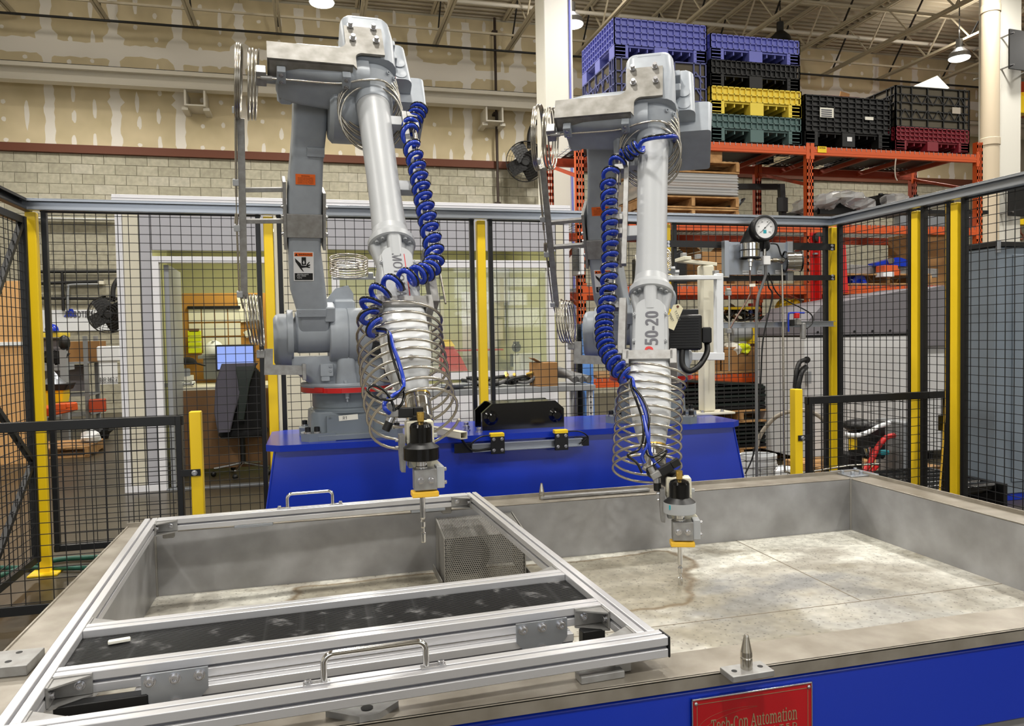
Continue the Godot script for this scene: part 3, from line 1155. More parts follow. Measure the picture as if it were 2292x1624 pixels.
	b.prism([Vector2(0.0, -1.49), Vector2(0.062, -1.447), Vector2(0.1, -1.452), Vector2(0.14, -1.49), Vector2(0.12, -1.53), Vector2(0.02, -1.53)], Vector3(0, yr + 0.012, 0), Vector3.RIGHT, Vector3.BACK, 0.012)
	var fp := part("foot_plate", b, M.alu, o)
	b = MB.new()
	b.lathe(Vector3(0.078, yr + 0.0121, -1.478), Vector3.UP, [[0.0, 0], [0.011, 0.0], [0.012, 0.0008], [0.0, 0.0008]], 16)
	part("screw_hole", b, M.print, fp)
	b = MB.new()
	b.box(Vector3(0.564, 0.728, -1.493), Vector3(0.1, 0.016, 0.036), Basis(Vector3.UP, 0.05), 0.002)
	part("stop_block", b, M.alu, o)
	strainer()

func strainer() -> void:
	var o := thing("strainer_box", Vector3(0.63, 0.47, -3.04), "perforated steel strainer box over a round drain at the tank's back wall", "box")
	var xa := 0.47
	var xb := 0.79
	var zf := -2.93
	var ya := 0.475
	var yb := 0.655
	var b := MB.new()
	# perforated front: square cells, each with an eight-sided hole, front and back skins
	var nx := 40
	var ny := 23
	var cw := (xb - xa) / nx
	var ch := (yb - ya) / ny
	for j in ny:
		for i in nx:
			var off := 0.5 if j % 2 else 0.0
			var c := Vector3(xa + (i + 0.5 + off * 0.999) * cw, ya + (j + 0.5) * ch, zf)
			if c.x + cw * 0.5 > xb + 0.0005:
				continue
			for k in 8:
				var a0 := TAU * (k - 0.5) / 8.0
				var a1 := TAU * (k + 0.5) / 8.0
				var o0 := Vector3(clampf(cos(a0) * 2, -1, 1) * cw * 0.5, clampf(sin(a0) * 2, -1, 1) * ch * 0.5, 0)
				var o1 := Vector3(clampf(cos(a1) * 2, -1, 1) * cw * 0.5, clampf(sin(a1) * 2, -1, 1) * ch * 0.5, 0)
				var i0 := Vector3(cos(a0), sin(a0), 0) * cw * 0.36
				var i1 := Vector3(cos(a1), sin(a1), 0) * cw * 0.36
				b.quad(c + o0, c + o1, c + i1, c + i0, Vector3.BACK)
	part("perforated_front", b, M.perf, o)
	b = MB.new()
	for i in 54:
		var x := xa + (i + 0.5) * (xb - xa) / 54.0
		b.bar(Vector3(x, yb - 0.001, zf), Vector3(x, yb + 0.032, -3.135), 0.0036, 0.003)
	part("slotted_top", b, M.perf, o)
	b = MB.new()
	b.prism([Vector2(zf, ya - 0.003), Vector2(-3.14, ya - 0.003), Vector2(-3.14, yb + 0.036), Vector2(zf, yb + 0.002)], Vector3(xa - 0.004, 0, 0), Vector3.BACK, Vector3.UP, -0.004)
	b.prism([Vector2(zf, ya - 0.003), Vector2(-3.14, ya - 0.003), Vector2(-3.14, yb + 0.036), Vector2(zf, yb + 0.002)], Vector3(xb + 0.004, 0, 0), Vector3.BACK, Vector3.UP, -0.004)
	part("side_plate", b, M.perf, o)
	b = MB.new()
	b.lathe(Vector3(0.6, 0.55, -3.135), Vector3.BACK, [[0.074, 0], [0.074, 0.1], [0.068, 0.1], [0.068, 0.0]], 28)
	b.cyl(Vector3(0.6, 0.55, -3.139), Vector3(0.6, 0.55, -3.135), 0.07, 24)
	part("drain_pipe_end", b, M.black, o)
	b = MB.new()
	b.span(Vector3(0.45, 0.4705, -3.13), Vector3(0.453, 0.5, -2.9))
	b.span(Vector3(0.807, 0.4705, -3.13), Vector3(0.81, 0.5, -2.9))
	part("guide_strip", b, M.perf, o)

# ---------------------------------------------------------------- aluminium frame lying on the tank
func extrusion(b: MB, a: Vector3, c: Vector3, s: float) -> void:
	# a slotted profile: four corner strips round a recessed core
	var z := (c - a).normalized()
	var x := Vector3.UP.cross(z).normalized()
	var y := z.cross(x)
	var bs := Basis(x, y, z)
	var l := a.distance_to(c)
	var m := (a + c) * 0.5
	var w := s * 0.435
	for sx in [-1.0, 1.0]:
		for sy in [-1.0, 1.0]:
			b.box(m + bs * Vector3(sx * (s - w) * 0.5, sy * (s - w) * 0.5, 0), Vector3(w, w, l), bs, s * 0.05)

func fixture_frame() -> void:
	var c := Vector3(0.04, 0.72, -2.285)
	var yaw := deg_to_rad(2.6)
	var g := Transform3D(Basis(Vector3.UP, yaw), c)
	var o := thing("fixture_frame", c, "silver aluminium extrusion frame with two lifting handles lying across the tank", "frame")
	var s := 0.045
	var y := 0.0525
	var hx := 0.632
	var hz := 0.79
	var hf := 0.835
	var rails := [
		[Vector3(-hx, y, hf - s / 2), Vector3(hx + 0.008, y, hf - s / 2)],
		[Vector3(-hx + s, y, -hz + s / 2), Vector3(hx - s, y, -hz + s / 2)],
		[Vector3(-hx + s / 2, y, -hz), Vector3(-hx + s / 2, y, hf - s)],
		[Vector3(hx - s / 2, y, -hz), Vector3(hx - s / 2, y, hf - s)],
		[Vector3(-hx + s, y, 0.335), Vector3(hx - s, y, 0.335)],
		[Vector3(-hx + s, y, 0.58), Vector3(hx - s, y, 0.58)],
		[Vector3(-0.44, y - s - 0.002, 0.615), Vector3(0.5, y - s - 0.002, 0.615)]]
	for r in rails:
		var b := MB.new()
		extrusion(b, r[0], r[1], s)
		var p := part("rail", b, M.extrusion, o, g)
		b = MB.new()
		b.bar(r[0], r[1], s * 0.62, s * 0.62)
		part("slot_core", b, M.groove, p, g)
	for x in [-hx - 0.002, hx + 0.01]:
		var b := MB.new()
		b.box(Vector3(x, y, hf - s / 2), Vector3(0.005, s + 0.002, s + 0.002), Basis.IDENTITY, 0.002)
		part("end_cap", b, M.black, o, g)
	# ribbed rubber mat between two of the rails
	var b := MB.new()
	b.span(Vector3(-hx + s, y - 0.012, 0.355), Vector3(hx - s, y + 0.004, 0.56), 0.002)
	var rows := 30
	for j in rows:
		var zz := 0.36 + (0.196) * (j + 0.5) / rows
		b.span(Vector3(-hx + s + 0.002, y + 0.004, zz - 0.0018), Vector3(hx - s - 0.002, y + 0.0062, zz + 0.0018))
	var mt := M.rubber as StandardMaterial3D
	tri_tex(mt, noise_tex(51, 0.008, Color(0.06, 0.06, 0.064), Color(0.5, 0.5, 0.5), 1024, 8, 0.76, 0.13), 1.6)
	part("rubber_mat", b, mt, o, g)
	b = MB.new()
	b.box(Vector3(-0.5, y + 0.012, 0.42), Vector3(0.045, 0.008, 0.014), Basis(Vector3.UP, 0.15), 0.002)
	part("paper_chip", b, M.paper, o, g)
	for q in [[-hx + s + 0.01, -0.41], [0.52, hx - s - 0.01]]:
		b = MB.new()
		b.span(Vector3(q[0], -0.03, 0.615), Vector3(q[1], y - s / 2, 0.645), 0.003)
		part("rubber_block", b, M.black, o, g)
	# die-cast corner brackets
	for q in [[-hx + s, 0.58 + s / 2, 1, 1], [hx - s, 0.58 + s / 2, -1, 1], [-hx + s, 0.335 - s / 2, 1, -1], [hx - s, 0.335 - s / 2, -1, -1], [-hx + s, -hz + s, 1, 1], [hx - s, -hz + s, -1, 1], [-hx + s, hf - s, 1, -1], [hx - s, hf - s, -1, -1]]:
		b = MB.new()
		var o3 := Vector3(q[0], y, q[1])
		var dx := Vector3(q[2], 0, 0)
		var dz := Vector3(0, 0, q[3])
		b.box(o3 + dx * 0.036 + dz * 0.0025, Vector3(0.072, s * 0.92, 0.005), Basis.IDENTITY, 0.001)
		b.box(o3 + dz * 0.024 + dx * 0.0025, Vector3(0.005, s * 0.92, 0.048), Basis.IDENTITY, 0.001)
		for sy in [-1.0, 1.0]:
			b.prism([Vector2(0, 0), Vector2(0.072, 0), Vector2(0.072, 0.006), Vector2(0.006, 0.048), Vector2(0, 0.048)], o3 + Vector3(0, sy * s * 0.44 - 0.0018, 0), dx, dz, 0.0036 * (-1.0 if q[2] * q[3] > 0 else 1.0) * -1.0)
		var br := part("corner_bracket", b, M.alu, o, g)
		b = MB.new()
		b.bolt(o3 + dx * 0.05 + dz * 0.005, dz, 0.0075, 0.008)
		b.bolt(o3 + dz * 0.034 + dx * 0.005, dx, 0.0075, 0.008)
		part("bolt", b, M.bolt, br, g)
	# triangular gussets that carry the lower beam
	for x in [-0.36, 0.42]:
		b = MB.new()
		var z := 0.58 + s / 2 + 0.0335
		b.prism([Vector2(-0.062, 0.068), Vector2(0.062, 0.068), Vector2(0.062, 0.025), Vector2(0.018, -0.025), Vector2(-0.018, -0.025), Vector2(-0.062, 0.025)], Vector3(x, 0, z), Vector3.RIGHT, Vector3.UP, 0.005)
		var gp := part("gusset_plate", b, M.galv, o, g)
		for q in [[-0.046, 0.054], [0.0, 0.054], [0.046, 0.054], [0.0, 0.004]]:
			b = MB.new()
			b.bolt(Vector3(x + q[0], q[1], z + 0.005), Vector3.BACK, 0.0085, 0.009)
			part("bolt", b, M.bolt, gp, g)
	# lifting handles, front and back
	for q in [[0.02, hf - s / 2, 0.098], [-0.04, -hz + s / 2, 0.085]]:
		b = MB.new()
		var yt := y + s / 2
		var w: float = q[2]
		var hh := 0.055
		var pts: Array = [Vector3(q[0] - w, yt, q[1])]
		for i in 7:
			var a := PI * 0.5 * i / 6.0
			pts.append(Vector3(q[0] - w + 0.018 - cos(a) * 0.018, yt + hh - 0.018 + sin(a) * 0.018, q[1]))
		for i in 7:
			var a := PI * 0.5 * (6 - i) / 6.0
			pts.append(Vector3(q[0] + w - 0.018 + cos(a) * 0.018, yt + hh - 0.018 + sin(a) * 0.018, q[1]))
		pts.append(Vector3(q[0] + w, yt, q[1]))
		b.tube(pts, 0.0062, 12)
		var hd := part("handle", b, M.chrome, o, g)
		b = MB.new()
		for e in [-1.0, 1.0]:
			b.box(Vector3(q[0] + e * (w + 0.014), yt + 0.002, q[1]), Vector3(0.05, 0.005, 0.016), Basis.IDENTITY, 0.001)
			b.bolt(Vector3(q[0] + e * (w + 0.03), yt + 0.004, q[1]), Vector3.UP, 0.0065, 0.008)
		part("handle_foot", b, M.bolt, hd, g)
	for q in [[-0.5, hf - 0.02], [0.545, hf - 0.03], [-0.55, -hz + 0.02], [0.5, -hz + 0.02]]:
		b = MB.new()
		b.box(Vector3(q[0], 0.015, q[1] - 0.01), Vector3(0.04, 0.03, 0.03), Basis.IDENTITY, 0.003)
		part("foot", b, M.perf, o, g)
	for x in [-0.25, 0.42]:
		b = MB.new()
		b.box(Vector3(x, y - s / 2 - 0.006, -hz + 0.03), Vector3(0.14, 0.012, 0.03), Basis.IDENTITY, 0.002)
		part("under_plate", b, M.galv, o, g)

# ---------------------------------------------------------------- blue pedestal under the robots
func pedestal() -> void:
	var o := thing("robot_pedestal", Vector3(1.2, 0, -4.65), "long blue painted steel pedestal that carries both robots, sloping sides", "pedestal")
	var b := MB.new()
	var yt := 0.87
	var top := [Vector2(-0.275, -4.36), Vector2(-0.2, -4.3), Vector2(2.55, -4.3), Vector2(2.62, -4.36), Vector2(2.62, -4.5), Vector2(2.6, -5.02), Vector2(-0.2, -5.02), Vector2(-0.275, -4.96)]
	b.prism(top, Vector3(0, yt - 0.035, 0), Vector3.RIGHT, Vector3.FORWARD * -1.0, -0.035)
	part("top_plate", b, M.blue, o)
	b = MB.new()
	var lo := [Vector3(-0.36, 0.0, -4.26), Vector3(2.7, 0.0, -4.26), Vector3(2.7, 0, -5.06), Vector3(-0.36, 0, -5.06)]
	var hi := [Vector3(-0.23, yt - 0.035, -4.34), Vector3(2.57, yt - 0.035, -4.34), Vector3(2.57, yt - 0.035, -4.98), Vector3(-0.23, yt - 0.035, -4.98)]
	for i in 4:
		var j := (i + 1) % 4
		var m: Vector3 = (lo[j] - lo[i]).cross(hi[i] - lo[i]).normalized()
		b.quad(lo[i], lo[j], hi[j], hi[i], m)
	part("body", b, M.blue, o)
	for q in [[lo[0], hi[0]], [lo[1], hi[1]]]:
		b = MB.new()
		b.tube([q[0], q[1]], 0.006, 8)
		part("weld_seam", b, M.blue, o)
	# black motor bracket between the robots
	b = MB.new()
	b.prism([Vector2(0.965, yt), Vector2(1.485, yt), Vector2(1.485, 0.985), Vector2(1.43, 1.035), Vector2(1.03, 1.03), Vector2(0.965, 0.975)], Vector3(0, 0, -4.52), Vector3.RIGHT, Vector3.UP, 0.03)
	b.prism([Vector2(0.965, yt), Vector2(1.485, yt), Vector2(1.485, 0.985), Vector2(1.43, 1.035), Vector2(1.03, 1.03), Vector2(0.965, 0.975)], Vector3(0, 0, -4.72), Vector3.RIGHT, Vector3.UP, 0.02)
	b.span(Vector3(1.0, yt, -4.71), Vector3(1.45, yt + 0.02, -4.5))
	b.span(Vector3(1.04, 1.02, -4.71), Vector3(1.42, 1.03, -4.5))
	var br := part("black_bracket", b, M.black_gloss, o)
	for x in [1.02, 1.43]:
		b = MB.new()
		b.lathe(Vector3(x, 0.945, -4.49), Vector3.BACK, [[0.045, 0], [0.036, 0.006], [0.028, 0.012], [0.028, 0.03], [0.022, 0.036], [0, 0.036]], 24)
		part("boss", b, M.black_gloss, br)
	for q in [[0.88, -4.55], [0.93, -4.42], [0.91, -4.72]]:
		b = MB.new()
		b.hexbolt(Vector3(q[0], yt, q[1]), Vector3.UP, 0.017, 0.03)
		part("anchor_bolt", b, M.bolt, o)
	# grey cable channel ending at the front edge
	b = MB.new()
	var ca := Vector3(0.62, yt + 0.02, -4.62)
	var cb := Vector3(0.79, yt + 0.02, -4.17)
	for q in [[0.0, 0.018, 0.046, 0.004], [0.0, -0.018, 0.046, 0.004], [-0.021, 0.0, 0.004, 0.04], [0.021, 0.0, 0.004, 0.04]]:
		var sx := (cb - ca).normalized().cross(Vector3.UP).normalized()
		b.bar(ca + sx * q[0] + Vector3(0, q[1], 0), cb + sx * q[0] + Vector3(0, q[1], 0), q[2], q[3])
	part("cable_channel", b, M.cream, o)
	# proximity switches on a rail
	b = MB.new()
	b.span(Vector3(0.755, 0.775, -4.29), Vector3(0.87, 0.83, -4.28), 0.001)
	b.span(Vector3(1.48, 0.775, -4.29), Vector3(1.57, 0.83, -4.28), 0.001)
	part("rail_bracket", b, M.black, o)
	b = MB.new()
	b.span(Vector3(0.855, 0.783, -4.285), Vector3(1.52, 0.822, -4.27), 0.002)
	b.span(Vector3(0.855, 0.82, -4.285), Vector3(1.52, 0.826, -4.25), 0.001)
	b.span(Vector3(0.855, 0.779, -4.285), Vector3(1.52, 0.785, -4.25), 0.001)
	part("switch_rail", b, M.galv, o)
	for x in [1.0, 1.385]:
		b = MB.new()
		b.span(Vector3(x - 0.04, 0.765, -4.25), Vector3(x + 0.04, 0.865, -4.235), 0.002)
		var sw := part("switch_carrier", b, M.black, o)
		b = MB.new()
		b.span(Vector3(x - 0.042, 0.862, -4.28), Vector3(x + 0.04, 0.884, -4.236), 0.003)
		part("switch", b, M.yellow, sw)
		b = MB.new()
		for q in [[-0.024, 0.85], [0.024, 0.85], [-0.024, 0.787], [0.024, 0.787]]:
			b.bolt(Vector3(x + q[0], q[1], -4.235), Vector3.BACK, 0.0075, 0.007)
		part("bolt", b, M.bolt, sw)
	b = MB.new()
	b.tube(curve([Vector3(0.96, 0.872, -4.25), Vector3(0.9, 0.868, -4.235), Vector3(0.845, 0.83, -4.24), Vector3(0.85, 0.79, -4.25), Vector3(0.9, 0.79, -4.26)], 8), 0.004, 6)
	b.tube(curve([Vector3(1.425, 0.872, -4.25), Vector3(1.5, 0.868, -4.235), Vector3(1.55, 0.83, -4.25), Vector3(1.5, 0.79, -4.26)], 8), 0.004, 6)
	b.tube(curve([Vector3(0.775, 0.88, -4.2), Vector3(0.81, 0.83, -4.23), Vector3(0.86, 0.79, -4.25), Vector3(0.97, 0.795, -4.26)], 8), 0.007, 6)
	part("switch_cable", b, M.black, o)
	# white hose support standing at the right robot
	var w := thing("hose_support", Vector3(2.65, 0.87, -4.8), "white welded square-tube hose support standing on the pedestal beside the right robot", "support")
	b = MB.new()
	b.span(Vector3(2.6, 0.885, -4.86), Vector3(2.69, 1.9, -4.77), 0.01)
	part("post", b, M.cream, w)
	b = MB.new()
	b.span(Vector3(2.48, 0.87, -4.9), Vector3(2.8, 0.885, -4.7), 0.003)
	part("base_plate", b, M.cream, w)
	b = MB.new()
	b.bolt(Vector3(2.57, 0.885, -4.74), Vector3.UP, 0.012, 0.016)
	b.bolt(Vector3(2.72, 0.885, -4.74), Vector3.UP, 0.012, 0.016)
	part("bolt", b, M.bolt, w)
	b = MB.new()
	b.bar(Vector3(2.411, 1.927, -4.75), Vector3(2.72, 1.908, -4.82), 0.05, 0.024, Vector3.UP, 0.003)
	b.bar(Vector3(2.404, 1.927, -4.75), Vector3(2.4, 1.93, -4.6), 0.05, 0.024, Vector3.UP, 0.003)
	part("top_arm", b, M.cream, w)
	b = MB.new()
	b.bar(Vector3(2.235, 1.794, -4.55), Vector3(2.606, 1.797, -4.55), 0.05, 0.026, Vector3.UP, 0.003)
	b.bar(Vector3(2.593, 1.823, -4.55), Vector3(2.587, 1.253, -4.55), 0.05, 0.046, Vector3.BACK, 0.004)
	b.bar(Vector3(2.36, 1.283, -4.55), Vector3(2.621, 1.276, -4.55), 0.05, 0.05, Vector3.UP, 0.004)
	b.cyl(Vector3(2.341, 1.283, -4.55), Vector3(2.366, 1.283, -4.55), 0.06, 20)
	part("swing_frame", b, M.cover_white, w)
	b = MB.new()
	b.tube(curve([Vector3(2.694, 1.804, -4.6), Vector3(2.463, 1.812, -4.6), Vector3(2.308, 1.809, -4.6), Vector3(2.215, 1.828, -4.62)], 6), 0.006, 8)
	b.tube(curve([Vector3(2.7, 1.714, -4.6), Vector3(2.698, 1.504, -4.6), Vector3(2.696, 1.294, -4.6), Vector3(2.695, 1.174, -4.6)], 6), 0.006, 8)
	b.tube([Vector3(2.677, 1.72, -4.6), Vector3(2.707, 1.72, -4.6)], 0.012, 8)
	part("steel_tubing", b, M.steel_tube, w)
	b = MB.new()
	for q in [Vector3(2.308, 1.827, -4.6), Vector3(2.602, 1.833, -4.6), Vector3(2.693, 1.696, -4.6), Vector3(2.691, 1.444, -4.6), Vector3(2.419, 1.958, -4.7), Vector3(2.552, 1.955, -4.75)]:
		b.box(q, Vector3(0.034, 0.03, 0.034), Basis.IDENTITY, 0.003)
	part("tube_clamp", b, M.alu, w)

# ---------------------------------------------------------------- the two robots
func robots() -> void:
	robot({"label": "left grey industrial robot with black water-jet head reaching over the aluminium frame", "at": Vector3(0.187, 0.87, -4.62), "yaw": deg_to_rad(3.0), "lean": deg_to_rad(20.0), "pitch": deg_to_rad(56.6), "first": true,
		"tool": Vector3(0.343, 1.069, -2.6), "tool_yaw": 0.0, "ring": M.black_gloss})
	robot({"label": "right grey industrial robot with a paper tag, its silver-ringed water-jet head over the open tank", "at": Vector3(2.134, 0.87, -4.612), "yaw": deg_to_rad(-27.36), "lean": deg_to_rad(33.83), "pitch": deg_to_rad(62.42), "first": false,
		"tool": Vector3(1.341, 0.794, -2.66), "tool_yaw": -0.35, "ring": M.robot_pale})

func robot(c: Dictionary) -> void:
	var first: bool = c["first"]
	var at: Vector3 = c["at"]
	var o := thing("industrial_robot", at, c["label"], "robot")
	var tb := Transform3D(Basis(Vector3.UP, c["yaw"]), at)
	var lean: float = c["lean"]
	var tl := tb * Transform3D(Basis(Vector3.RIGHT, lean), Vector3(0, 0.615, 0.15))
	var p: float = c["pitch"]
	var elbow := tl * Vector3(0, 1.259, 0)
	var tf := Transform3D(tb.basis * Basis(Vector3.RIGHT, p), elbow)
	robot_base(o, tb, first)
	robot_lower_arm(o, tl, first)
	robot_forearm(o, tf, first)
	robot_tool(o, c, tf)
	robot_hoses(o, first)

func robot_base(o: Node3D, g: Transform3D, first: bool) -> void:
	var b := MB.new()
	b.span(Vector3(-0.2, 0, -0.24), Vector3(0.2, 0.035, 0.235), 0.006)
	for sx in [-1.0, 1.0]:
		for sz in [-1.0, 1.0]:
			b.prism([Vector2(0.1, 0.06), Vector2(0.245, 0.06), Vector2(0.285, 0.1), Vector2(0.285, 0.19), Vector2(0.245, 0.232), Vector2(0.1, 0.232)], Vector3(0, 0, 0), Vector3(sx, 0, 0), Vector3(0, 0, sz), -0.045 * sx * sz)
	part("base_plate", b, M.robot_dark, o, g)
	for sx in [-1.0, 1.0]:
		for q in [[0.25, 0.2], [0.2, 0.2], [0.25, -0.2], [0.2, -0.2]]:
			b = MB.new()
			b.lathe(Vector3(sx * q[0], 0.045, q[1]), Vector3.UP, [[0.022, 0], [0.022, 0.01], [0, 0.01]], 14)
			var wsh := part("washer", b, M.bolt, o, g)
			b = MB.new()
			b.lathe(Vector3(sx * q[0], 0.055, q[1]), Vector3.UP, [[0.016, 0], [0.016, 0.024], [0.014, 0.026], [0.008, 0.026], [0.008, 0.016], [0, 0.016]], 14)
			part("anchor_bolt", b, M.black, wsh, g)
	b = MB.new()
	b.loft([MB.ring(Vector3(-0.01, 0.03, -0.02), Vector3.RIGHT, Vector3.BACK, 0.225, 0.22, 0.06), MB.ring(Vector3(-0.01, 0.15, -0.02), Vector3.RIGHT, Vector3.BACK, 0.22, 0.215, 0.06), MB.ring(Vector3(-0.01, 0.162, -0.02), Vector3.RIGHT, Vector3.BACK, 0.2, 0.2, 0.06)])
	part("base_block", b, M.robot_dark, o, g)
	b = MB.new()
	b.span(Vector3(-0.149, 0.019, 0.2), Vector3(0.112, 0.139, 0.22), 0.004)
	var cp := part("cover_plate", b, M.robot_dark, o, g)
	b = MB.new()
	for q in [Vector3(-0.128, 0.131, 0.222), Vector3(0.088, 0.133, 0.222), Vector3(-0.131, 0.035, 0.222), Vector3(0.086, 0.028, 0.222)]:
		b.bolt(q, Vector3.BACK, 0.005, 0.004)
	stuff(part("screw", b, M.robot_dark, cp, g))
	if first:
		b = MB.new()
		b.box(Vector3(-0.027, 0.126, 0.222), Vector3(0.107, 0.03, 0.001), Basis(Vector3.BACK, 0.05))
		var tp := part("tape_label", b, M.paper, cp, g)
		lettering("R1", tp, g * Vector3(-0.047, 0.125, 0.223), g.basis.x, g.basis.y, 0.018, M.print)
	b = MB.new()
	b.lathe(Vector3(-0.008, 0.15, 0), Vector3.UP, [[0.215, 0], [0.215, 0.012], [0.204, 0.014], [0.2, 0.02], [0.2, 0.028], [0.204, 0.03], [0.204, 0.12]], 40)
	part("slewing_column", b, M.robot_dark, o, g)
	b = MB.new()
	b.cyl(Vector3(-0.03, 0.27, 0.225), Vector3(-0.03, 0.235, 0.225), 0.013, 8)
	b.cyl(Vector3(-0.03, 0.25, 0.225), Vector3(-0.03, 0.215, 0.225), 0.005, 8)
	part("stop_pin", b, M.robot, o, g)
	b = MB.new()
	b.lathe(Vector3(-0.008, 0.265, 0), Vector3.UP, [[0, 0], [0.262, 0], [0.264, 0.034], [0.268, 0.04], [0.268, 0.05], [0.26, 0.056], [0, 0.056]], 48)
	part("turntable", b, M.robot, o, g)
	b = MB.new()
	b.lathe(Vector3(-0.008, 0.268, 0), Vector3.UP, [[0.2655, 0], [0.2655, 0.028]], 48)
	b.box(Vector3(-0.18, 0.286, 0.195), Vector3(0.06, 0.026, 0.02), Basis(Vector3.UP, -0.75), 0.001)
	b.box(Vector3(-0.1, 0.28, 0.24), Vector3(0.08, 0.026, 0.02), Basis(Vector3.UP, -0.38), 0.001)
	part("red_band", b, M.red, o, g)
	for a in [0.3, 1.0, 1.7, 2.4, 3.6, 4.6, 5.6]:
		b = MB.new()
		b.cyl(Vector3(cos(a) * 0.225 - 0.008, 0.32, sin(a) * 0.225), Vector3(cos(a) * 0.225 - 0.008, 0.338, sin(a) * 0.225), 0.011, 10, 0.003)
		part("turntable_bolt", b, M.robot, o, g)
	# turret casting: floor, left bearing lobe, rib and right drum
	b = MB.new()
	b.loft([MB.ring(Vector3(-0.06, 0.318, 0.02), Vector3.RIGHT, Vector3.BACK, 0.17, 0.15, 0.06), MB.ring(Vector3(-0.1, 0.38, 0.03), Vector3.RIGHT, Vector3.BACK, 0.2, 0.15, 0.06), MB.ring(Vector3(-0.15, 0.43, 0.05), Vector3.RIGHT, Vector3.BACK, 0.255, 0.15, 0.05), MB.ring(Vector3(-0.15, 0.475, 0.06), Vector3.RIGHT, Vector3.BACK, 0.25, 0.13, 0.05)])
	part("turret", b, M.robot, o, g)
	b = MB.new()
	var lobe: Array = []
	for i in 25:
		var a := lerpf(-0.25, PI + 0.25, i / 24.0)
		lobe.append(Vector2(0.15 + cos(a) * 0.13, 0.6 + sin(a) * 0.118))
	lobe.append(Vector2(0.05, 0.42))
	lobe.append(Vector2(0.2, 0.42))
	b.loft([lobe_ring(lobe, -0.418, 0.82), lobe_ring(lobe, -0.405, 0.96), lobe_ring(lobe, -0.385, 1.0), lobe_ring(lobe, -0.325, 1.0)])
	part("bearing_lobe", b, M.robot, o, g)
	b = MB.new()
	b.lathe(Vector3(-0.325, 0.6, 0.15), Vector3.RIGHT, [[0.135, -0.02], [0.14, -0.018], [0.14, 0.012], [0.1, 0.014], [0.1, 0.03]], 32)
	part("bearing_flange", b, M.robot, o, g)
	b = MB.new()
	b.lathe(Vector3(-0.12, 0.59, 0.14), Vector3.RIGHT, [[0, 0], [0.15, 0], [0.157, 0.006], [0.157, 0.098], [0.153, 0.1], [0.153, 0.104], [0.157, 0.106], [0.157, 0.21], [0.14, 0.215], [0, 0.215]], 40)
	part("shoulder_drum", b, M.robot, o, g)
	b = MB.new()
	b.loft([MB.ring(Vector3(-0.03, 0.315, 0.12), Vector3.RIGHT, Vector3.BACK, 0.06, 0.1, 0.03), MB.ring(Vector3(-0.03, 0.41, 0.14), Vector3.RIGHT, Vector3.BACK, 0.052, 0.1, 0.03), MB.ring(Vector3(-0.03, 0.47, 0.15), Vector3.RIGHT, Vector3.BACK, 0.05, 0.08, 0.03)])
	part("drum_rib", b, M.robot, o, g)
	b = MB.new()
	b.prism([Vector2(-0.12, 0.72), Vector2(0.03, 0.72), Vector2(0.03, 0.83), Vector2(-0.0, 0.88), Vector2(-0.07, 0.86), Vector2(-0.12, 0.8)], Vector3(0, 0, 0.02), Vector3.RIGHT, Vector3.UP, 0.1)
	b.span(Vector3(-0.09, 0.7, -0.02), Vector3(0.04, 0.8, 0.14), 0.02)
	part("limit_stop", b, M.robot, o, g)
	b = MB.new()
	b.cyl(Vector3(-0.13, 0.79, 0.09), Vector3(-0.08, 0.79, 0.09), 0.024, 16, 0.003)
	part("stop_buffer", b, M.cream, o, g)
	b = MB.new()
	b.span(Vector3(-0.175, 0.36, 0.17), Vector3(-0.1, 0.435, 0.21), 0.006)
	b.span(Vector3(-0.17, 0.333, 0.17), Vector3(-0.12, 0.37, 0.205), 0.006)
	var sb := part("switch_block", b, M.robot, o, g)
	b = MB.new()
	b.bolt(Vector3(-0.118, 0.418, 0.21), Vector3.BACK, 0.007, 0.006)
	b.bolt(Vector3(-0.118, 0.392, 0.21), Vector3.BACK, 0.007, 0.006)
	stuff(part("screw", b, M.robot, sb, g))
	# axis motor behind the drum
	b = MB.new()
	b.span(Vector3(0.11, 0.46, 0.0), Vector3(0.32, 0.68, 0.22), 0.012)
	part("axis_motor", b, M.black, o, g)
	b = MB.new()
	for i in 12:
		var y := 0.475 + i * 0.0165
		b.span(Vector3(0.13, y, -0.006), Vector3(0.3, y + 0.006, 0.226), 0.001)
	b.span(Vector3(0.32, 0.5, 0.05), Vector3(0.38, 0.6, 0.15), 0.008)
	b.span(Vector3(0.15, 0.67, 0.05), Vector3(0.3, 0.715, 0.18), 0.006)
	stuff(part("cooling_fin", b, M.black, o, g))
	b = MB.new()
	b.tube(curve([Vector3(0.35, 0.51, 0.1), Vector3(0.35, 0.44, 0.14), Vector3(0.3, 0.36, 0.2), Vector3(0.24, 0.33, 0.22), Vector3(0.2, 0.37, 0.22), Vector3(0.2, 0.46, 0.2)], 6), 0.018, 10)
	part("motor_cable", b, M.black, o, g)
	b = MB.new()
	b.lathe(Vector3(0.12, 0.56, 0.1), Vector3.LEFT, [[0.0, -0.02], [0.11, -0.02], [0.13, 0.02], [0.13, 0.04]], 28)
	b.loft([MB.ring(Vector3(0.15, 0.32, 0.06), Vector3.RIGHT, Vector3.BACK, 0.1, 0.13, 0.04), MB.ring(Vector3(0.16, 0.46, 0.08), Vector3.RIGHT, Vector3.BACK, 0.08, 0.1, 0.04)])
	part("motor_mount", b, M.robot, o, g)
	# silver L bracket that leads the tubing past the shoulder
	b = MB.new()
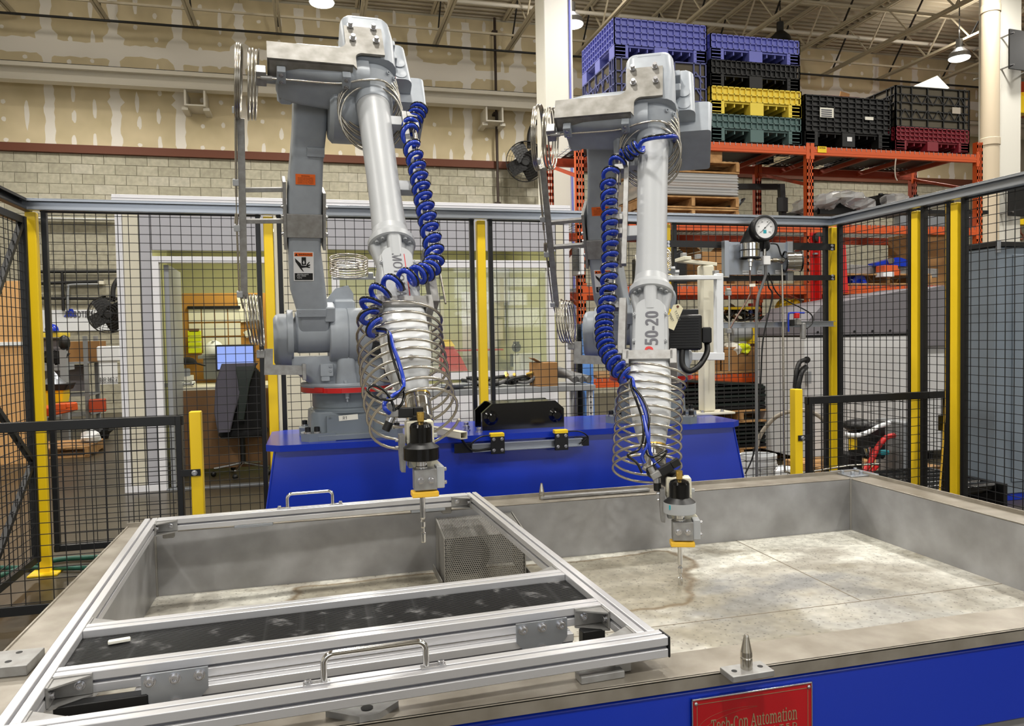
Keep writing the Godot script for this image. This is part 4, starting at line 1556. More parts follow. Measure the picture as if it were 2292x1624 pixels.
	b.prism([Vector3(-0.467, 0.526, 0.25), Vector3(-0.423, 0.525, 0.25), Vector3(-0.426, 0.438, 0.25), Vector3(-0.252, 0.427, 0.25), Vector3(-0.253, 0.378, 0.25), Vector3(-0.472, 0.386, 0.25)].map(func(v: Vector3) -> Vector2: return Vector2(v.x, v.y)), Vector3(0, 0, 0.235), Vector3.RIGHT, Vector3.UP, 0.05)
	part("tube_bracket", b, M.alu, o, g)
	b = MB.new()
	b.box(Vector3(-0.484, 0.498, 0.26), Vector3(0.05, 0.045, 0.05), Basis.IDENTITY, 0.004)
	b.box(Vector3(-0.263, 0.394, 0.26), Vector3(0.02, 0.09, 0.07), Basis.IDENTITY, 0.003)
	part("tube_clamp", b, M.alu, o, g)
	if not first:
		# yard tag wired to the lifting eye
		b = MB.new()
		b.tube(curve([Vector3(0.1, 0.72, 0.18), Vector3(0.09, 0.8, 0.2), Vector3(0.12, 0.84, 0.2), Vector3(0.15, 0.8, 0.2), Vector3(0.14, 0.72, 0.18)], 6), 0.016, 10)
		part("lifting_eye", b, M.robot, o, g)

func lobe_ring(pts: Array, x: float, k: float) -> Array:
	var out: Array = []
	for p in pts:
		out.append(Vector3(x, 0.57 + (p.y - 0.57) * k, 0.15 + (p.x - 0.15) * k))
	return out

func robot_lower_arm(o: Node3D, g: Transform3D, first: bool) -> void:
	var b := MB.new()
	var rings: Array = []
	var st := [[-0.02, -0.285, -0.12, 0.1], [0.08, -0.285, -0.12, 0.12], [0.155, -0.294, -0.128, 0.128], [0.28, -0.326, -0.14, 0.132], [0.5, -0.333, -0.165, 0.132], [0.78, -0.328, -0.157, 0.128], [0.95, -0.31, -0.15, 0.124], [1.08, -0.298, -0.136, 0.122], [1.2, -0.292, -0.127, 0.12], [1.29, -0.292, -0.127, 0.105]]
	for q in st:
		rings.append(MB.ring(Vector3((q[1] + q[2]) * 0.5, q[0], 0), Vector3.RIGHT, Vector3.BACK, (q[2] - q[1]) * 0.5, q[3], 0.022))
	b.loft(rings)
	part("lower_arm", b, M.robot, o, g)
	b = MB.new()
	b.lathe(Vector3(-0.3, 0, 0), Vector3.RIGHT, [[0, 0], [0.11, 0], [0.12, 0.012], [0.12, 0.2]], 32)
	part("arm_hub", b, M.robot, o, g)
	b = MB.new()
	b.span(Vector3(-0.296, 0.131, 0.12), Vector3(-0.139, 0.175, 0.135), 0.003)
	b.bolt(Vector3(-0.277, 0.156, 0.134), Vector3.BACK, 0.004, 0.003)
	b.bolt(Vector3(-0.198, 0.155, 0.134), Vector3.BACK, 0.004, 0.003)
	part("stop_strip", b, M.robot, o, g)
	b = MB.new()
	b.span(Vector3(-0.232, 0.979, 0.12), Vector3(-0.145, 1.025, 0.134), 0.003)
	part("cable_tab", b, M.robot, o, g)
	b = MB.new()
	b.box(Vector3(-0.12, 0.14, 0.08), Vector3(0.06, 0.09, 0.1), Basis.IDENTITY, 0.01)
	part("stop_lug", b, M.robot, o, g)
	# aluminium clamp band round the arm
	b = MB.new()
	b.span(Vector3(-0.336, 0.568, 0.125), Vector3(-0.158, 0.69, 0.142), 0.002)
	b.span(Vector3(-0.35, 0.56, -0.142), Vector3(-0.13, 0.69, -0.125), 0.002)
	b.span(Vector3(-0.352, 0.5, -0.06), Vector3(-0.336, 0.85, 0.13), 0.002)
	b.span(Vector3(-0.155, 0.5, -0.06), Vector3(-0.139, 0.8, 0.13), 0.002)
	var cb := part("clamp_band", b, M.alu, o, g)
	b = MB.new()
	for y in [0.58, 0.67, 0.72]:
		b.bolt(Vector3(-0.352, y, 0.1), Vector3.LEFT, 0.009, 0.012)
		b.bolt(Vector3(-0.139, y, 0.1), Vector3.RIGHT, 0.009, 0.012)
	stuff(part("screw", b, M.bolt, cb, g))
	# stand-off bars and the upright flat bar carrying the high-pressure tubing
	b = MB.new()
	b.bar(Vector3(-0.542, 0.797, 0.1), Vector3(-0.337, 0.807, 0.1), 0.026, 0.022, Vector3.UP, 0.002)
	b.bar(Vector3(-0.548, 0.639, 0.1), Vector3(-0.34, 0.646, 0.1), 0.026, 0.022, Vector3.UP, 0.002)
	part("standoff_bar", b, M.alu, o, g)
	b = MB.new()
	b.bar(Vector3(-0.54, 1.143, 0.12), Vector3(-0.559, 0.233, 0.12), 0.012, 0.035, Vector3.RIGHT, 0.001)
	part("flat_bar", b, M.alu, o, g)
	b = MB.new()
	b.tube([Vector3(-0.562, 1.173, 0.13), Vector3(-0.576, 0.767, 0.13)], 0.006, 8)
	b.tube([Vector3(-0.579, 0.655, 0.13), Vector3(-0.582, 0.28, 0.13), Vector3(-0.566, 0.182, 0.13)], 0.005, 8)
	b.tube([Vector3(-0.576, 0.767, 0.13), Vector3(-0.579, 0.655, 0.13)], 0.003, 6)
	part("high_pressure_tube", b, M.steel_tube, o, g)
	b = MB.new()
	b.cyl(Vector3(-0.577, 0.682, 0.13), Vector3(-0.582, 0.633, 0.13), 0.011, 6)
	part("tube_coupling", b, M.steel_tube, o, g)
	for q in [Vector3(-0.562, 1.181, 0.125), Vector3(-0.575, 0.837, 0.125), Vector3(-0.579, 0.609, 0.125), Vector3(-0.58, 0.26, 0.125)]:
		b = MB.new()
		b.box(q, Vector3(0.03, 0.032, 0.03), Basis.IDENTITY, 0.003)
		part("tube_clamp", b, M.robot_pale, o, g)
	# tubing coils: at the elbow's side, at the shoulder's side, and behind
	b = MB.new()
	b.tube(rings(Vector3(-0.555, 1.31, 0.12), Vector3(-0.53, 1.31, 0.12), Vector3(0.06, 1, 0), Vector3(0, 0, 1), 0.168, 3.0), 0.005, 6)
	b.tube(rings(Vector3(-0.5, 1.3, 0.12), Vector3(-0.455, 1.3, 0.12), Vector3(0.06, 1, 0), Vector3(0, 0, 1), 0.16, 3.0), 0.005, 6)
	part("elbow_side_coil", b, M.steel_tube, o, g)
	b = MB.new()
	b.tube(rings(Vector3(-0.55, 0.12, 0.1), Vector3(-0.47, 0.1, 0.1), Vector3(-0.08, 1, 0), Vector3(0, 0, 1), 0.135, 5.0), 0.0045, 6)
	part("shoulder_side_coil", b, M.steel_tube, o, g)
	b = MB.new()
	b.tube(coil([Vector3(0.022, 0.353, -0.3), Vector3(0.023, 0.257, -0.3)], 0.11, 7.5, 0.0, 24), 0.004, 6)
	part("rear_coil", b, M.steel_tube, o, g)
	b = MB.new()
	b.bar(Vector3(-0.075, 0.243, -0.25), Vector3(0.186, 0.244, -0.25), 0.03, 0.012, Vector3.UP, 0.001)
	b.box(Vector3(0.146, 0.263, -0.25), Vector3(0.03, 0.03, 0.03), Basis.IDENTITY, 0.003)
	part("rear_bracket", b, M.robot_pale, o, g)
	# labels
	b = MB.new()
	b.span(Vector3(-0.289, 0.84, 0.128), Vector3(-0.192, 0.892, 0.131))
	var ol := part("orange_label", b, M.label_orange, o, g)
	lettering("WARNING", ol, g * Vector3(-0.24, 0.883, 0.131), g.basis.x, g.basis.y, 0.007, M.print)
	for i in 5:
		lettering(["DO NOT ENTER ROBOT", "WORK AREA WHILE THE", "POWER IS ON. STAND", "CLEAR OF ALL MOVING", "PARTS AT ALL TIMES"][i], ol, g * (Vector3(-0.24, 0.874, 0.131) + Vector3(0, -0.0066 * i, 0)), g.basis.x, g.basis.y, 0.0042, M.print, 0.076)
	warning_sign(o, g)

func warning_sign(o: Node3D, g: Transform3D) -> void:
	var a := Vector3(-0.307, 0.335, 0.133)
	var c := Vector3(-0.204, 0.492, 0.135)
	var b := MB.new()
	b.span(a, c)
	var s := part("warning_sign", b, M.white, o, g)
	var w := c.x - a.x
	var h := c.y - a.y
	var z := c.z
	b = MB.new()
	b.span(Vector3(a.x + w * 0.05, a.y + h * 0.85, z), Vector3(c.x - w * 0.05, a.y + h * 0.975, z + 0.0006))
	part("orange_header", b, M.label_orange, s, g)
	lettering("WARNING", s, g * Vector3(a.x + w * 0.58, a.y + h * 0.912, z + 0.0008), g.basis.x, g.basis.y, 0.009, M.print, w * 0.66, 0.0008, "Droid Sans", true)
	b = MB.new()
	b.prism([Vector2(a.x + w * 0.07, a.y + h * 0.87), Vector2(a.x + w * 0.22, a.y + h * 0.87), Vector2(a.x + w * 0.145, a.y + h * 0.955)], Vector3(0, 0, z + 0.0004), Vector3.RIGHT, Vector3.UP, 0.0008)
	b.span(Vector3(a.x + w * 0.05, a.y + h * 0.03, z), Vector3(c.x - w * 0.05, a.y + h * 0.27, z + 0.0006))
	# a hand caught under a falling block
	var pts := [[0.07, 0.79], [0.36, 0.6], [0.38, 0.54], [0.62, 0.52], [0.66, 0.58], [0.78, 0.67], [0.8, 0.64], [0.7, 0.56], [0.82, 0.58], [0.83, 0.54], [0.7, 0.5], [0.82, 0.49], [0.8, 0.45], [0.62, 0.47], [0.4, 0.45], [0.5, 0.33], [0.47, 0.32], [0.34, 0.42], [0.1, 0.66]]
	b.prism(pts.map(func(q: Array) -> Vector2: return Vector2(a.x + w * q[0], a.y + h * q[1])), Vector3(0, 0, z + 0.0002), Vector3.RIGHT, Vector3.UP, 0.0008)
	b.span(Vector3(a.x + w * 0.4, a.y + h * 0.55, z), Vector3(a.x + w * 0.62, a.y + h * 0.82, z + 0.0007))
	part("pictogram", b, M.print, s, g)
	b = MB.new()
	b.prism([Vector2(a.x + w * 0.51, a.y + h * 0.58), Vector2(a.x + w * 0.57, a.y + h * 0.64), Vector2(a.x + w * 0.535, a.y + h * 0.64), Vector2(a.x + w * 0.535, a.y + h * 0.7), Vector2(a.x + w * 0.485, a.y + h * 0.7), Vector2(a.x + w * 0.485, a.y + h * 0.64), Vector2(a.x + w * 0.45, a.y + h * 0.64)], Vector3(0, 0, z + 0.0005), Vector3.RIGHT, Vector3.UP, 0.0008)
	part("arrow", b, M.white, s, g)
	for i in 3:
		lettering(["Moving parts", "may cause", "injury"][i], s, g * Vector3(a.x + w * ([0.46, 0.38, 0.29][i]), a.y + h * (0.225 - 0.06 * i), z + 0.0008), g.basis.x, g.basis.y, 0.0075, M.white)

func robot_forearm(o: Node3D, g: Transform3D, first: bool) -> void:
	# frame: x across, y away from the arm's upper side, z down the arm
	var ax := Vector3(0.07, 0.18, 0)
	var b := MB.new()
	b.loft([MB.ring(Vector3(-0.375, 0.21, 0.1), Vector3.UP, Vector3.BACK, 0.075, 0.06, 0.04), MB.ring(Vector3(-0.36, 0.21, 0.1), Vector3.UP, Vector3.BACK, 0.105, 0.09, 0.04), MB.ring(Vector3(-0.27, 0.21, 0.1), Vector3.UP, Vector3.BACK, 0.115, 0.1, 0.04), MB.ring(Vector3(-0.1, 0.2, 0.1), Vector3.UP, Vector3.BACK, 0.125, 0.11, 0.05), MB.ring(Vector3(0.05, 0.19, 0.1), Vector3.UP, Vector3.BACK, 0.13, 0.12, 0.06)])
	part("elbow_housing", b, M.robot, o, g)
	b = MB.new()
	b.span(Vector3(-0.37, 0.085, 0.08), Vector3(-0.29, 0.2, 0.19), 0.02)
	b.span(Vector3(-0.29, -0.08, -0.08), Vector3(-0.1, 0.14, 0.1), 0.03)
	part("elbow_block", b, M.robot, o, g)
	b = MB.new()
	b.cyl(Vector3(-0.44, 0.2, 0.14), Vector3(-0.37, 0.2, 0.14), 0.02, 14, 0.004)
	part("pivot_cap", b, M.robot, o, g)
	b = MB.new()
	b.loft([MB.ring(Vector3(0.052, 0.12, -0.225), Vector3.RIGHT, Vector3.UP, 0.085, 0.17, 0.04), MB.ring(Vector3(0.054, 0.14, -0.21), Vector3.RIGHT, Vector3.UP, 0.112, 0.195, 0.045), MB.ring(Vector3(0.055, 0.145, -0.18), Vector3.RIGHT, Vector3.UP, 0.12, 0.2, 0.045), MB.ring(Vector3(0.06, 0.15, -0.06), Vector3.RIGHT, Vector3.UP, 0.124, 0.2, 0.045), MB.ring(Vector3(0.065, 0.15, 0.1), Vector3.RIGHT, Vector3.UP, 0.122, 0.185, 0.07)])
	b.span(Vector3(-0.01, 0.32, -0.2), Vector3(0.12, 0.348, -0.175), 0.008)
	part("motor_housing", b, M.robot, o, g)
	b = MB.new()
	b.span(Vector3(0.17, 0.18, -0.17), Vector3(0.21, 0.25, -0.13), 0.006)
	b.span(Vector3(0.17, 0.18, -0.08), Vector3(0.21, 0.25, -0.03), 0.006)
	part("hinge_lug", b, M.robot, o, g)
	b = MB.new()
	b.loft([MB.ring(Vector3(0.222, 0.04, -0.24), Vector3.RIGHT, Vector3.UP, 0.04, 0.13, 0.03), MB.ring(Vector3(0.224, 0.04, -0.215), Vector3.RIGHT, Vector3.UP, 0.052, 0.15, 0.04), MB.ring(Vector3(0.226, 0.04, 0.06), Vector3.RIGHT, Vector3.UP, 0.056, 0.16, 0.035)])
	for y in [-0.06, 0.02]:
		b.lathe(Vector3(0.225, 0.195, y), Vector3.UP, [[0.03, 0.0], [0.032, 0.008], [0.028, 0.008], [0, 0.006]], 20)
	part("cable_box", b, M.robot, o, g)
	b = MB.new()
	b.loft([MB.ring(Vector3(0.27, -0.05, -0.09), Vector3.RIGHT, Vector3.UP, 0.09, 0.14, 0.03), MB.ring(Vector3(0.27, -0.045, -0.07), Vector3.RIGHT, Vector3.UP, 0.1, 0.155, 0.03), MB.ring(Vector3(0.26, -0.045, 0.12), Vector3.RIGHT, Vector3.UP, 0.1, 0.155, 0.02)])
	part("cable_box_rear", b, M.robot, o, g)
	b = MB.new()
	b.lathe(Vector3(-0.13, 0.05, 0.13), Vector3.RIGHT, [[0, 0], [0.15, 0], [0.17, 0.02], [0.17, 0.28], [0.15, 0.3], [0, 0.3]], 36)
	part("elbow_drum", b, M.robot, o, g)
	b = MB.new()
	b.lathe(ax, Vector3.BACK, [[0.0, 0.0], [0.13, 0.04], [0.13, 0.075], [0.126, 0.078], [0.126, 0.084], [0.128, 0.086], [0.125, 0.13], [0.105, 0.17], [0.09, 0.2], [0.082, 0.26]], 40)
	part("forearm_neck", b, M.robot, o, g)
	if first:
		b = MB.new()
		b.lathe(ax + Vector3(0, 0, 0.079), Vector3.BACK, [[0.1305, 0], [0.1305, 0.014]], 40)
		part("red_mark", b, M.red, o, g)
	b = MB.new()
	for q in [[0.6, 0.13], [0.95, 0.13]]:
		var d := Vector3(sin(q[0]), cos(q[0]), 0)
		b.bolt(ax + d * 0.122 + Vector3(0, 0, q[1]), (d + Vector3(0, 0, 0.4)).normalized(), 0.01, 0.012)
	stuff(part("neck_bolt", b, M.robot, o, g))
	# tube of the forearm, its flange and the tapering wrist casting
	b = MB.new()
	b.lathe(ax, Vector3.BACK, [[0.084, 0.2], [0.078, 0.3], [0.0735, 0.5], [0.071, 0.8], [0.0725, 0.95], [0.076, 1.04], [0.084, 1.075], [0.097, 1.1]], 40)
	part("forearm_tube", b, M.robot_pale, o, g)
	b = MB.new()
	b.lathe(ax, Vector3.BACK, [[0.09, 1.095], [0.1, 1.1], [0.101, 1.125], [0.094, 1.13], [0.0, 1.13]], 40)
	part("wrist_flange", b, M.robot_pale, o, g)
	b = MB.new()
	b.loft([MB.ring(ax + Vector3(0, 0, 1.125), Vector3.RIGHT, Vector3.UP, 0.03, 0.094, 0.02), MB.ring(ax + Vector3(0, 0, 1.24), Vector3.RIGHT, Vector3.UP, 0.03, 0.086, 0.02)])
	b.loft([MB.ring(ax + Vector3(0, 0, 1.125), Vector3.RIGHT, Vector3.UP, 0.095, 0.03, 0.02), MB.ring(ax + Vector3(0, 0, 1.25), Vector3.RIGHT, Vector3.UP, 0.07, 0.03, 0.02)])
	b.lathe(ax, Vector3.BACK, [[0.062, 1.12], [0.062, 1.25]], 24)
	part("flange_ribs", b, M.robot_pale, o, g)
	for a in [-1.0, -0.62, 0.62, 1.0]:
		b = MB.new()
		var d := Vector3(sin(a), cos(a), 0)
		b.bolt(ax + d * 0.081 + Vector3(0, 0, 1.13), Vector3.BACK, 0.0085, 0.009)
		part("flange_bolt", b, M.robot_pale, o, g)
	b = MB.new()
	b.loft([MB.ring(ax + Vector3(0, 0, 1.2), Vector3.RIGHT, Vector3.UP, 0.066, 0.06, 0.04), MB.ring(ax + Vector3(0, 0, 1.25), Vector3.RIGHT, Vector3.UP, 0.077, 0.074, 0.03), MB.ring(ax + Vector3(0, 0, 1.5), Vector3.RIGHT, Vector3.UP, 0.08, 0.078, 0.025)])
	part("wrist_casting", b, M.robot_pale, o, g)
	b = MB.new()
	var cover: Array = []
	for i in 17:
		var a := PI * i / 16.0
		cover.append(Vector2(0.07 - cos(a) * 0.062, 1.24 - sin(a) * 0.05))
	cover.append(Vector2(0.132, 1.49))
	cover.append(Vector2(0.008, 1.49))
	b.prism(cover, Vector3(0, 0.25, 0), Vector3.RIGHT, Vector3.BACK, -0.014)
	var cv := part("cover_plate", b, M.robot_pale, o, g)
	for q in [[0.003, 1.27], [0.137, 1.27], [0.003, 1.4], [0.137, 1.4]]:
		b = MB.new()
		b.box(Vector3(q[0], 0.258, q[1]), Vector3(0.018, 0.01, 0.022), Basis.IDENTITY, 0.004)
		b.bolt(Vector3(q[0], 0.263, q[1]), Vector3.UP, 0.006, 0.005)
		part("cover_screw", b, M.robot_pale, cv, g)
	var gx := g.basis.x
	var gy := g.basis.y
	var gz := g.basis.z
	if first:
		lettering("MOTOMAN", cv, g * Vector3(0.068, 0.2655, 1.355), gz, gx, 0.04, M.print_grey, 0.25, 0.001, "Droid Sans")
		b = MB.new()
		b.span(Vector3(0.098, 0.264, 1.23), Vector3(0.101, 0.2648, 1.48))
		part("red_line", b, M.red, cv, g)
	else:
		lettering("50-20", cv, g * Vector3(0.078, 0.2655, 1.34), -gz, -gx, 0.058, M.print_grey, 0.165, 0.001, "Droid Sans", true)
		lettering("P", cv, g * Vector3(0.078, 0.2655, 1.448), -gz, -gx, 0.058, M.red, 0.036, 0.001, "Droid Sans", true)
		lettering("U", cv, g * Vector3(0.078, 0.2655, 1.487), -gz, -gx, 0.058, M.red, 0.034, 0.001, "Droid Sans", true)
	# aluminium yoke clamped round the wrist
	b = MB.new()
	b.span(Vector3(-0.03, 0.262, 1.455), Vector3(0.17, 0.285, 1.5), 0.003)
	b.span(Vector3(-0.045, 0.08, 1.45), Vector3(-0.015, 0.285, 1.52), 0.003)
	b.span(Vector3(0.155, 0.08, 1.45), Vector3(0.185, 0.285, 1.52), 0.003)
	part("wrist_yoke", b, M.alu, o, g)
	# side bar with stand-offs carrying a tube down the forearm
	var sx := 0.205 if first else -0.055
	var dirx := 1.0 if first else -1.0
	b = MB.new()
	b.span(Vector3(sx - 0.012, 0.2, 0.32), Vector3(sx + 0.012, 0.225, 0.98), 0.002)
	part("side_bar", b, M.alu, o, g)
	b = MB.new()
	b.span(Vector3(sx - 0.015 + dirx * 0.0, 0.17, 1.17), Vector3(sx + 0.018, 0.24, 1.45), 0.002)
	part("lower_side_bar", b, M.alu, o, g)
	b = MB.new()
	for z in [0.36, 0.78]:
		b.span(Vector3(minf(sx, sx - dirx * 0.09), 0.16, z - 0.03), Vector3(maxf(sx, sx - dirx * 0.09), 0.2, z + 0.03), 0.003)
	part("bar_standoff", b, M.robot_pale, o, g)
	for z in [0.35, 0.42, 0.72, 0.8, 1.2]:
		b = MB.new()
		b.box(Vector3(sx + dirx * 0.035, 0.215, z), Vector3(0.05, 0.04, 0.034), Basis.IDENTITY, 0.003)
		part("tube_clamp", b, M.alu, o, g)
	b = MB.new()
	b.tube([Vector3(sx + dirx * 0.035, 0.225, 0.33), Vector3(sx + dirx * 0.035, 0.225, 0.8), Vector3(sx + dirx * 0.045, 0.22, 1.45)], 0.0045, 8)
	b.tube([Vector3(sx + dirx * 0.035, 0.225, 0.46), Vector3(sx + dirx * 0.035, 0.225, 0.52)], 0.012, 6)
	part("high_pressure_tube", b, M.steel_tube, o, g)
	# soft white cover of the wrist motors, then the wrist itself
	b = MB.new()
	b.loft([MB.ring(ax + Vector3(0, 0, 1.47), Vector3.RIGHT, Vector3.UP, 0.082, 0.085, 0.02), MB.ring(ax + Vector3(0, 0, 1.53), Vector3.RIGHT, Vector3.UP, 0.088, 0.092, 0.035), MB.ring(ax + Vector3(0.0, 0.004, 1.62), Vector3.RIGHT, Vector3.UP, 0.087, 0.094, 0.035), MB.ring(ax + Vector3(0.003, 0.0, 1.7), Vector3.RIGHT, Vector3.UP, 0.084, 0.09, 0.04), MB.ring(ax + Vector3(0.006, -0.01, 1.745), Vector3.RIGHT, Vector3.UP, 0.076, 0.075, 0.05), MB.ring(ax + Vector3(0.008, -0.02, 1.77), Vector3.RIGHT, Vector3.UP, 0.05, 0.045, 0.04)])
	part("wrist_cover", b, M.cover_white, o, g)
	b = MB.new()
	b.loft([MB.ring(ax + Vector3(-0.004, -0.02, 1.6), Vector3.RIGHT, Vector3.UP, 0.083, 0.06, 0.02), MB.ring(ax + Vector3(0.0, -0.02, 1.72), Vector3.RIGHT, Vector3.UP, 0.078, 0.06, 0.03), MB.ring(ax + Vector3(0.008, -0.01, 1.8), Vector3.RIGHT, Vector3.UP, 0.064, 0.06, 0.05), MB.ring(ax + Vector3(0.014, 0, 1.85), Vector3.RIGHT, Vector3.UP, 0.052, 0.052, 0.05)])
	part("wrist_body", b, M.robot_pale, o, g)
	b = MB.new()
	b.bolt(ax + Vector3(0.0, 0.085, 1.73), Vector3(0, 0.8, 0.6), 0.008, 0.008)
	part("cover_bolt", b, M.bolt, o, g)
	b = MB.new()
	b.lathe(ax + Vector3(0.02, 0, 0), Vector3.BACK, [[0.0505, 1.848], [0.0505, 1.856]], 28)
	part("seal_ring", b, M.brass, o, g)
	b = MB.new()
	b.lathe(ax + Vector3(0.02, 0, 0), Vector3.BACK, [[0, 1.85], [0.049, 1.85], [0.049, 1.87], [0.047, 1.872], [0.047, 1.876], [0.049, 1.878], [0.049, 1.95], [0.04, 1.955], [0, 1.955]], 28)
	part("tool_flange", b, M.chrome, o, g)
	# L-shaped cover plate bolted over the elbow
	var e: Array = [Vector3(-0.411, 0.36, 0.099), Vector3(-0.074, 0.36, 0.081), Vector3(-0.092, 0.36, 0.071), Vector3(-0.062, 0.36, -0.089), Vector3(0.121, 0.36, -0.092), Vector3(0.124, 0.36, 0.101), Vector3(0.007, 0.36, 0.102), Vector3(-0.018, 0.36, 0.128), Vector3(-0.035, 0.36, 0.215), Vector3(-0.398, 0.36, 0.199)]
	var x0: float = e[0].x
	var xr: float = e[5].x
	var z0: float = 0.075
	var z1: float = 0.19
	var xm := -0.055
	var zt := -0.095
	var poly: Array = [Vector2(x0, z0)]
	for i in 7:
		var a := PI * 0.5 * i / 6.0
		poly.append(Vector2(xm - 0.045 + sin(a) * 0.045, z0 - 0.045 + cos(a) * 0.045))
	poly.append(Vector2(xm, zt))
	poly.append(Vector2(xr, zt))
	poly.append(Vector2(xr, 0.1))
	for i in 7:
		var a := PI * 0.5 * i / 6.0
		poly.append(Vector2(0.02 - sin(a) * 0.035, 0.135 - cos(a) * 0.035))
	poly.append(Vector2(-0.015, 0.215))
	poly.append(Vector2(-0.03, z1))
	poly.append(Vector2(x0, z1))
	b = MB.new()
	b.prism(poly, Vector3(0, 0.358, 0), Vector3.RIGHT, Vector3.BACK, 0.012)
	var cp := part("elbow_plate", b, M.alu_plate, o, g)
	b = MB.new()
	b.span(Vector3(x0, 0.255, z1 - 0.012), Vector3(-0.03, 0.354, z1), 0.002)
	b.span(Vector3(x0, 0.255, z0), Vector3(x0 + 0.012, 0.354, z1), 0.002)
	part("plate_apron", b, M.alu_plate, cp, g)
	for q in [[-0.025, -0.085], [0.085, -0.085], [-0.02, 0.01], [0.09, 0.01]]:
		b = MB.new()
		b.hexbolt(Vector3(q[0], 0.365, q[1]), Vector3.UP, 0.012, 0.022)
		part("plate_bolt", b, M.bolt, cp, g)
	b = MB.new()
	b.tube(curve([Vector3(x0 - 0.045, 0.27, z1 + 0.03), Vector3(x0 + 0.1, 0.27, z1 + 0.03), Vector3(-0.1, 0.27, z1 + 0.03), Vector3(0.0, 0.29, z1 + 0.02), Vector3(0.1, 0.3, z1 + 0.02), Vector3(0.16, 0.26, z1 + 0.02)], 8), 0.0055, 8)
	part("cross_tube", b, M.steel_tube, o, g)
	for x in [x0 + 0.06, -0.06]:
		b = MB.new()
		b.span(Vector3(x - 0.02, 0.25, z1), Vector3(x + 0.02, 0.32, z1 + 0.04), 0.004)
		var tc := part("tube_clamp", b, M.robot, o, g)
		b = MB.new()
		b.bolt(Vector3(x, 0.3, z1 + 0.04), Vector3.BACK, 0.008, 0.008)
		b.bolt(Vector3(x, 0.262, z1 + 0.04), Vector3.BACK, 0.008, 0.008)
		stuff(part("screw", b, M.bolt, tc, g))
	b = MB.new()
	b.span(Vector3(x0 - 0.05, 0.22, z1 - 0.02), Vector3(x0 - 0.005, 0.3, z1 + 0.03), 0.003)
	b.cyl(Vector3(x0 - 0.03, 0.27, z1 + 0.03), Vector3(x0 + 0.02, 0.27, z1 + 0.03), 0.011, 6)
	part("tube_elbow", b, M.alu, o, g)
	# tight coil round the forearm's root
	b = MB.new()
	b.tube(rings(Vector3(0.045, 0.19, 0.12), Vector3(0.06, 0.165, 0.34), Vector3(1, 0, 0), Vector3(0, 0.62, -0.78), 0.15, 8.0), 0.0055, 6)
	part("forearm_coil", b, M.steel_tube, o, g)
	# loose coil round the wrist
	var wr := 0.168 if first else 0.14
	b = MB.new()
	if first:
		b.tube(coil([Vector3(0.07, 0.16, 1.47), Vector3(0.06, 0.15, 1.56), Vector3(0.06, 0.15, 1.7), Vector3(0.06, 0.17, 1.85), Vector3(0.07, 0.19, 1.97)], wr, 10.3, 1.2, 30), 0.0055, 7)
	else:
		b.tube(coil([Vector3(0.09, 0.16, 1.5), Vector3(0.07, 0.15, 1.62), Vector3(0.06, 0.16, 1.8), Vector3(0.06, 0.17, 1.96)], wr, 11.3, 1.2, 30), 0.0055, 7)
	part("wrist_coil", b, M.steel_tube, o, g)

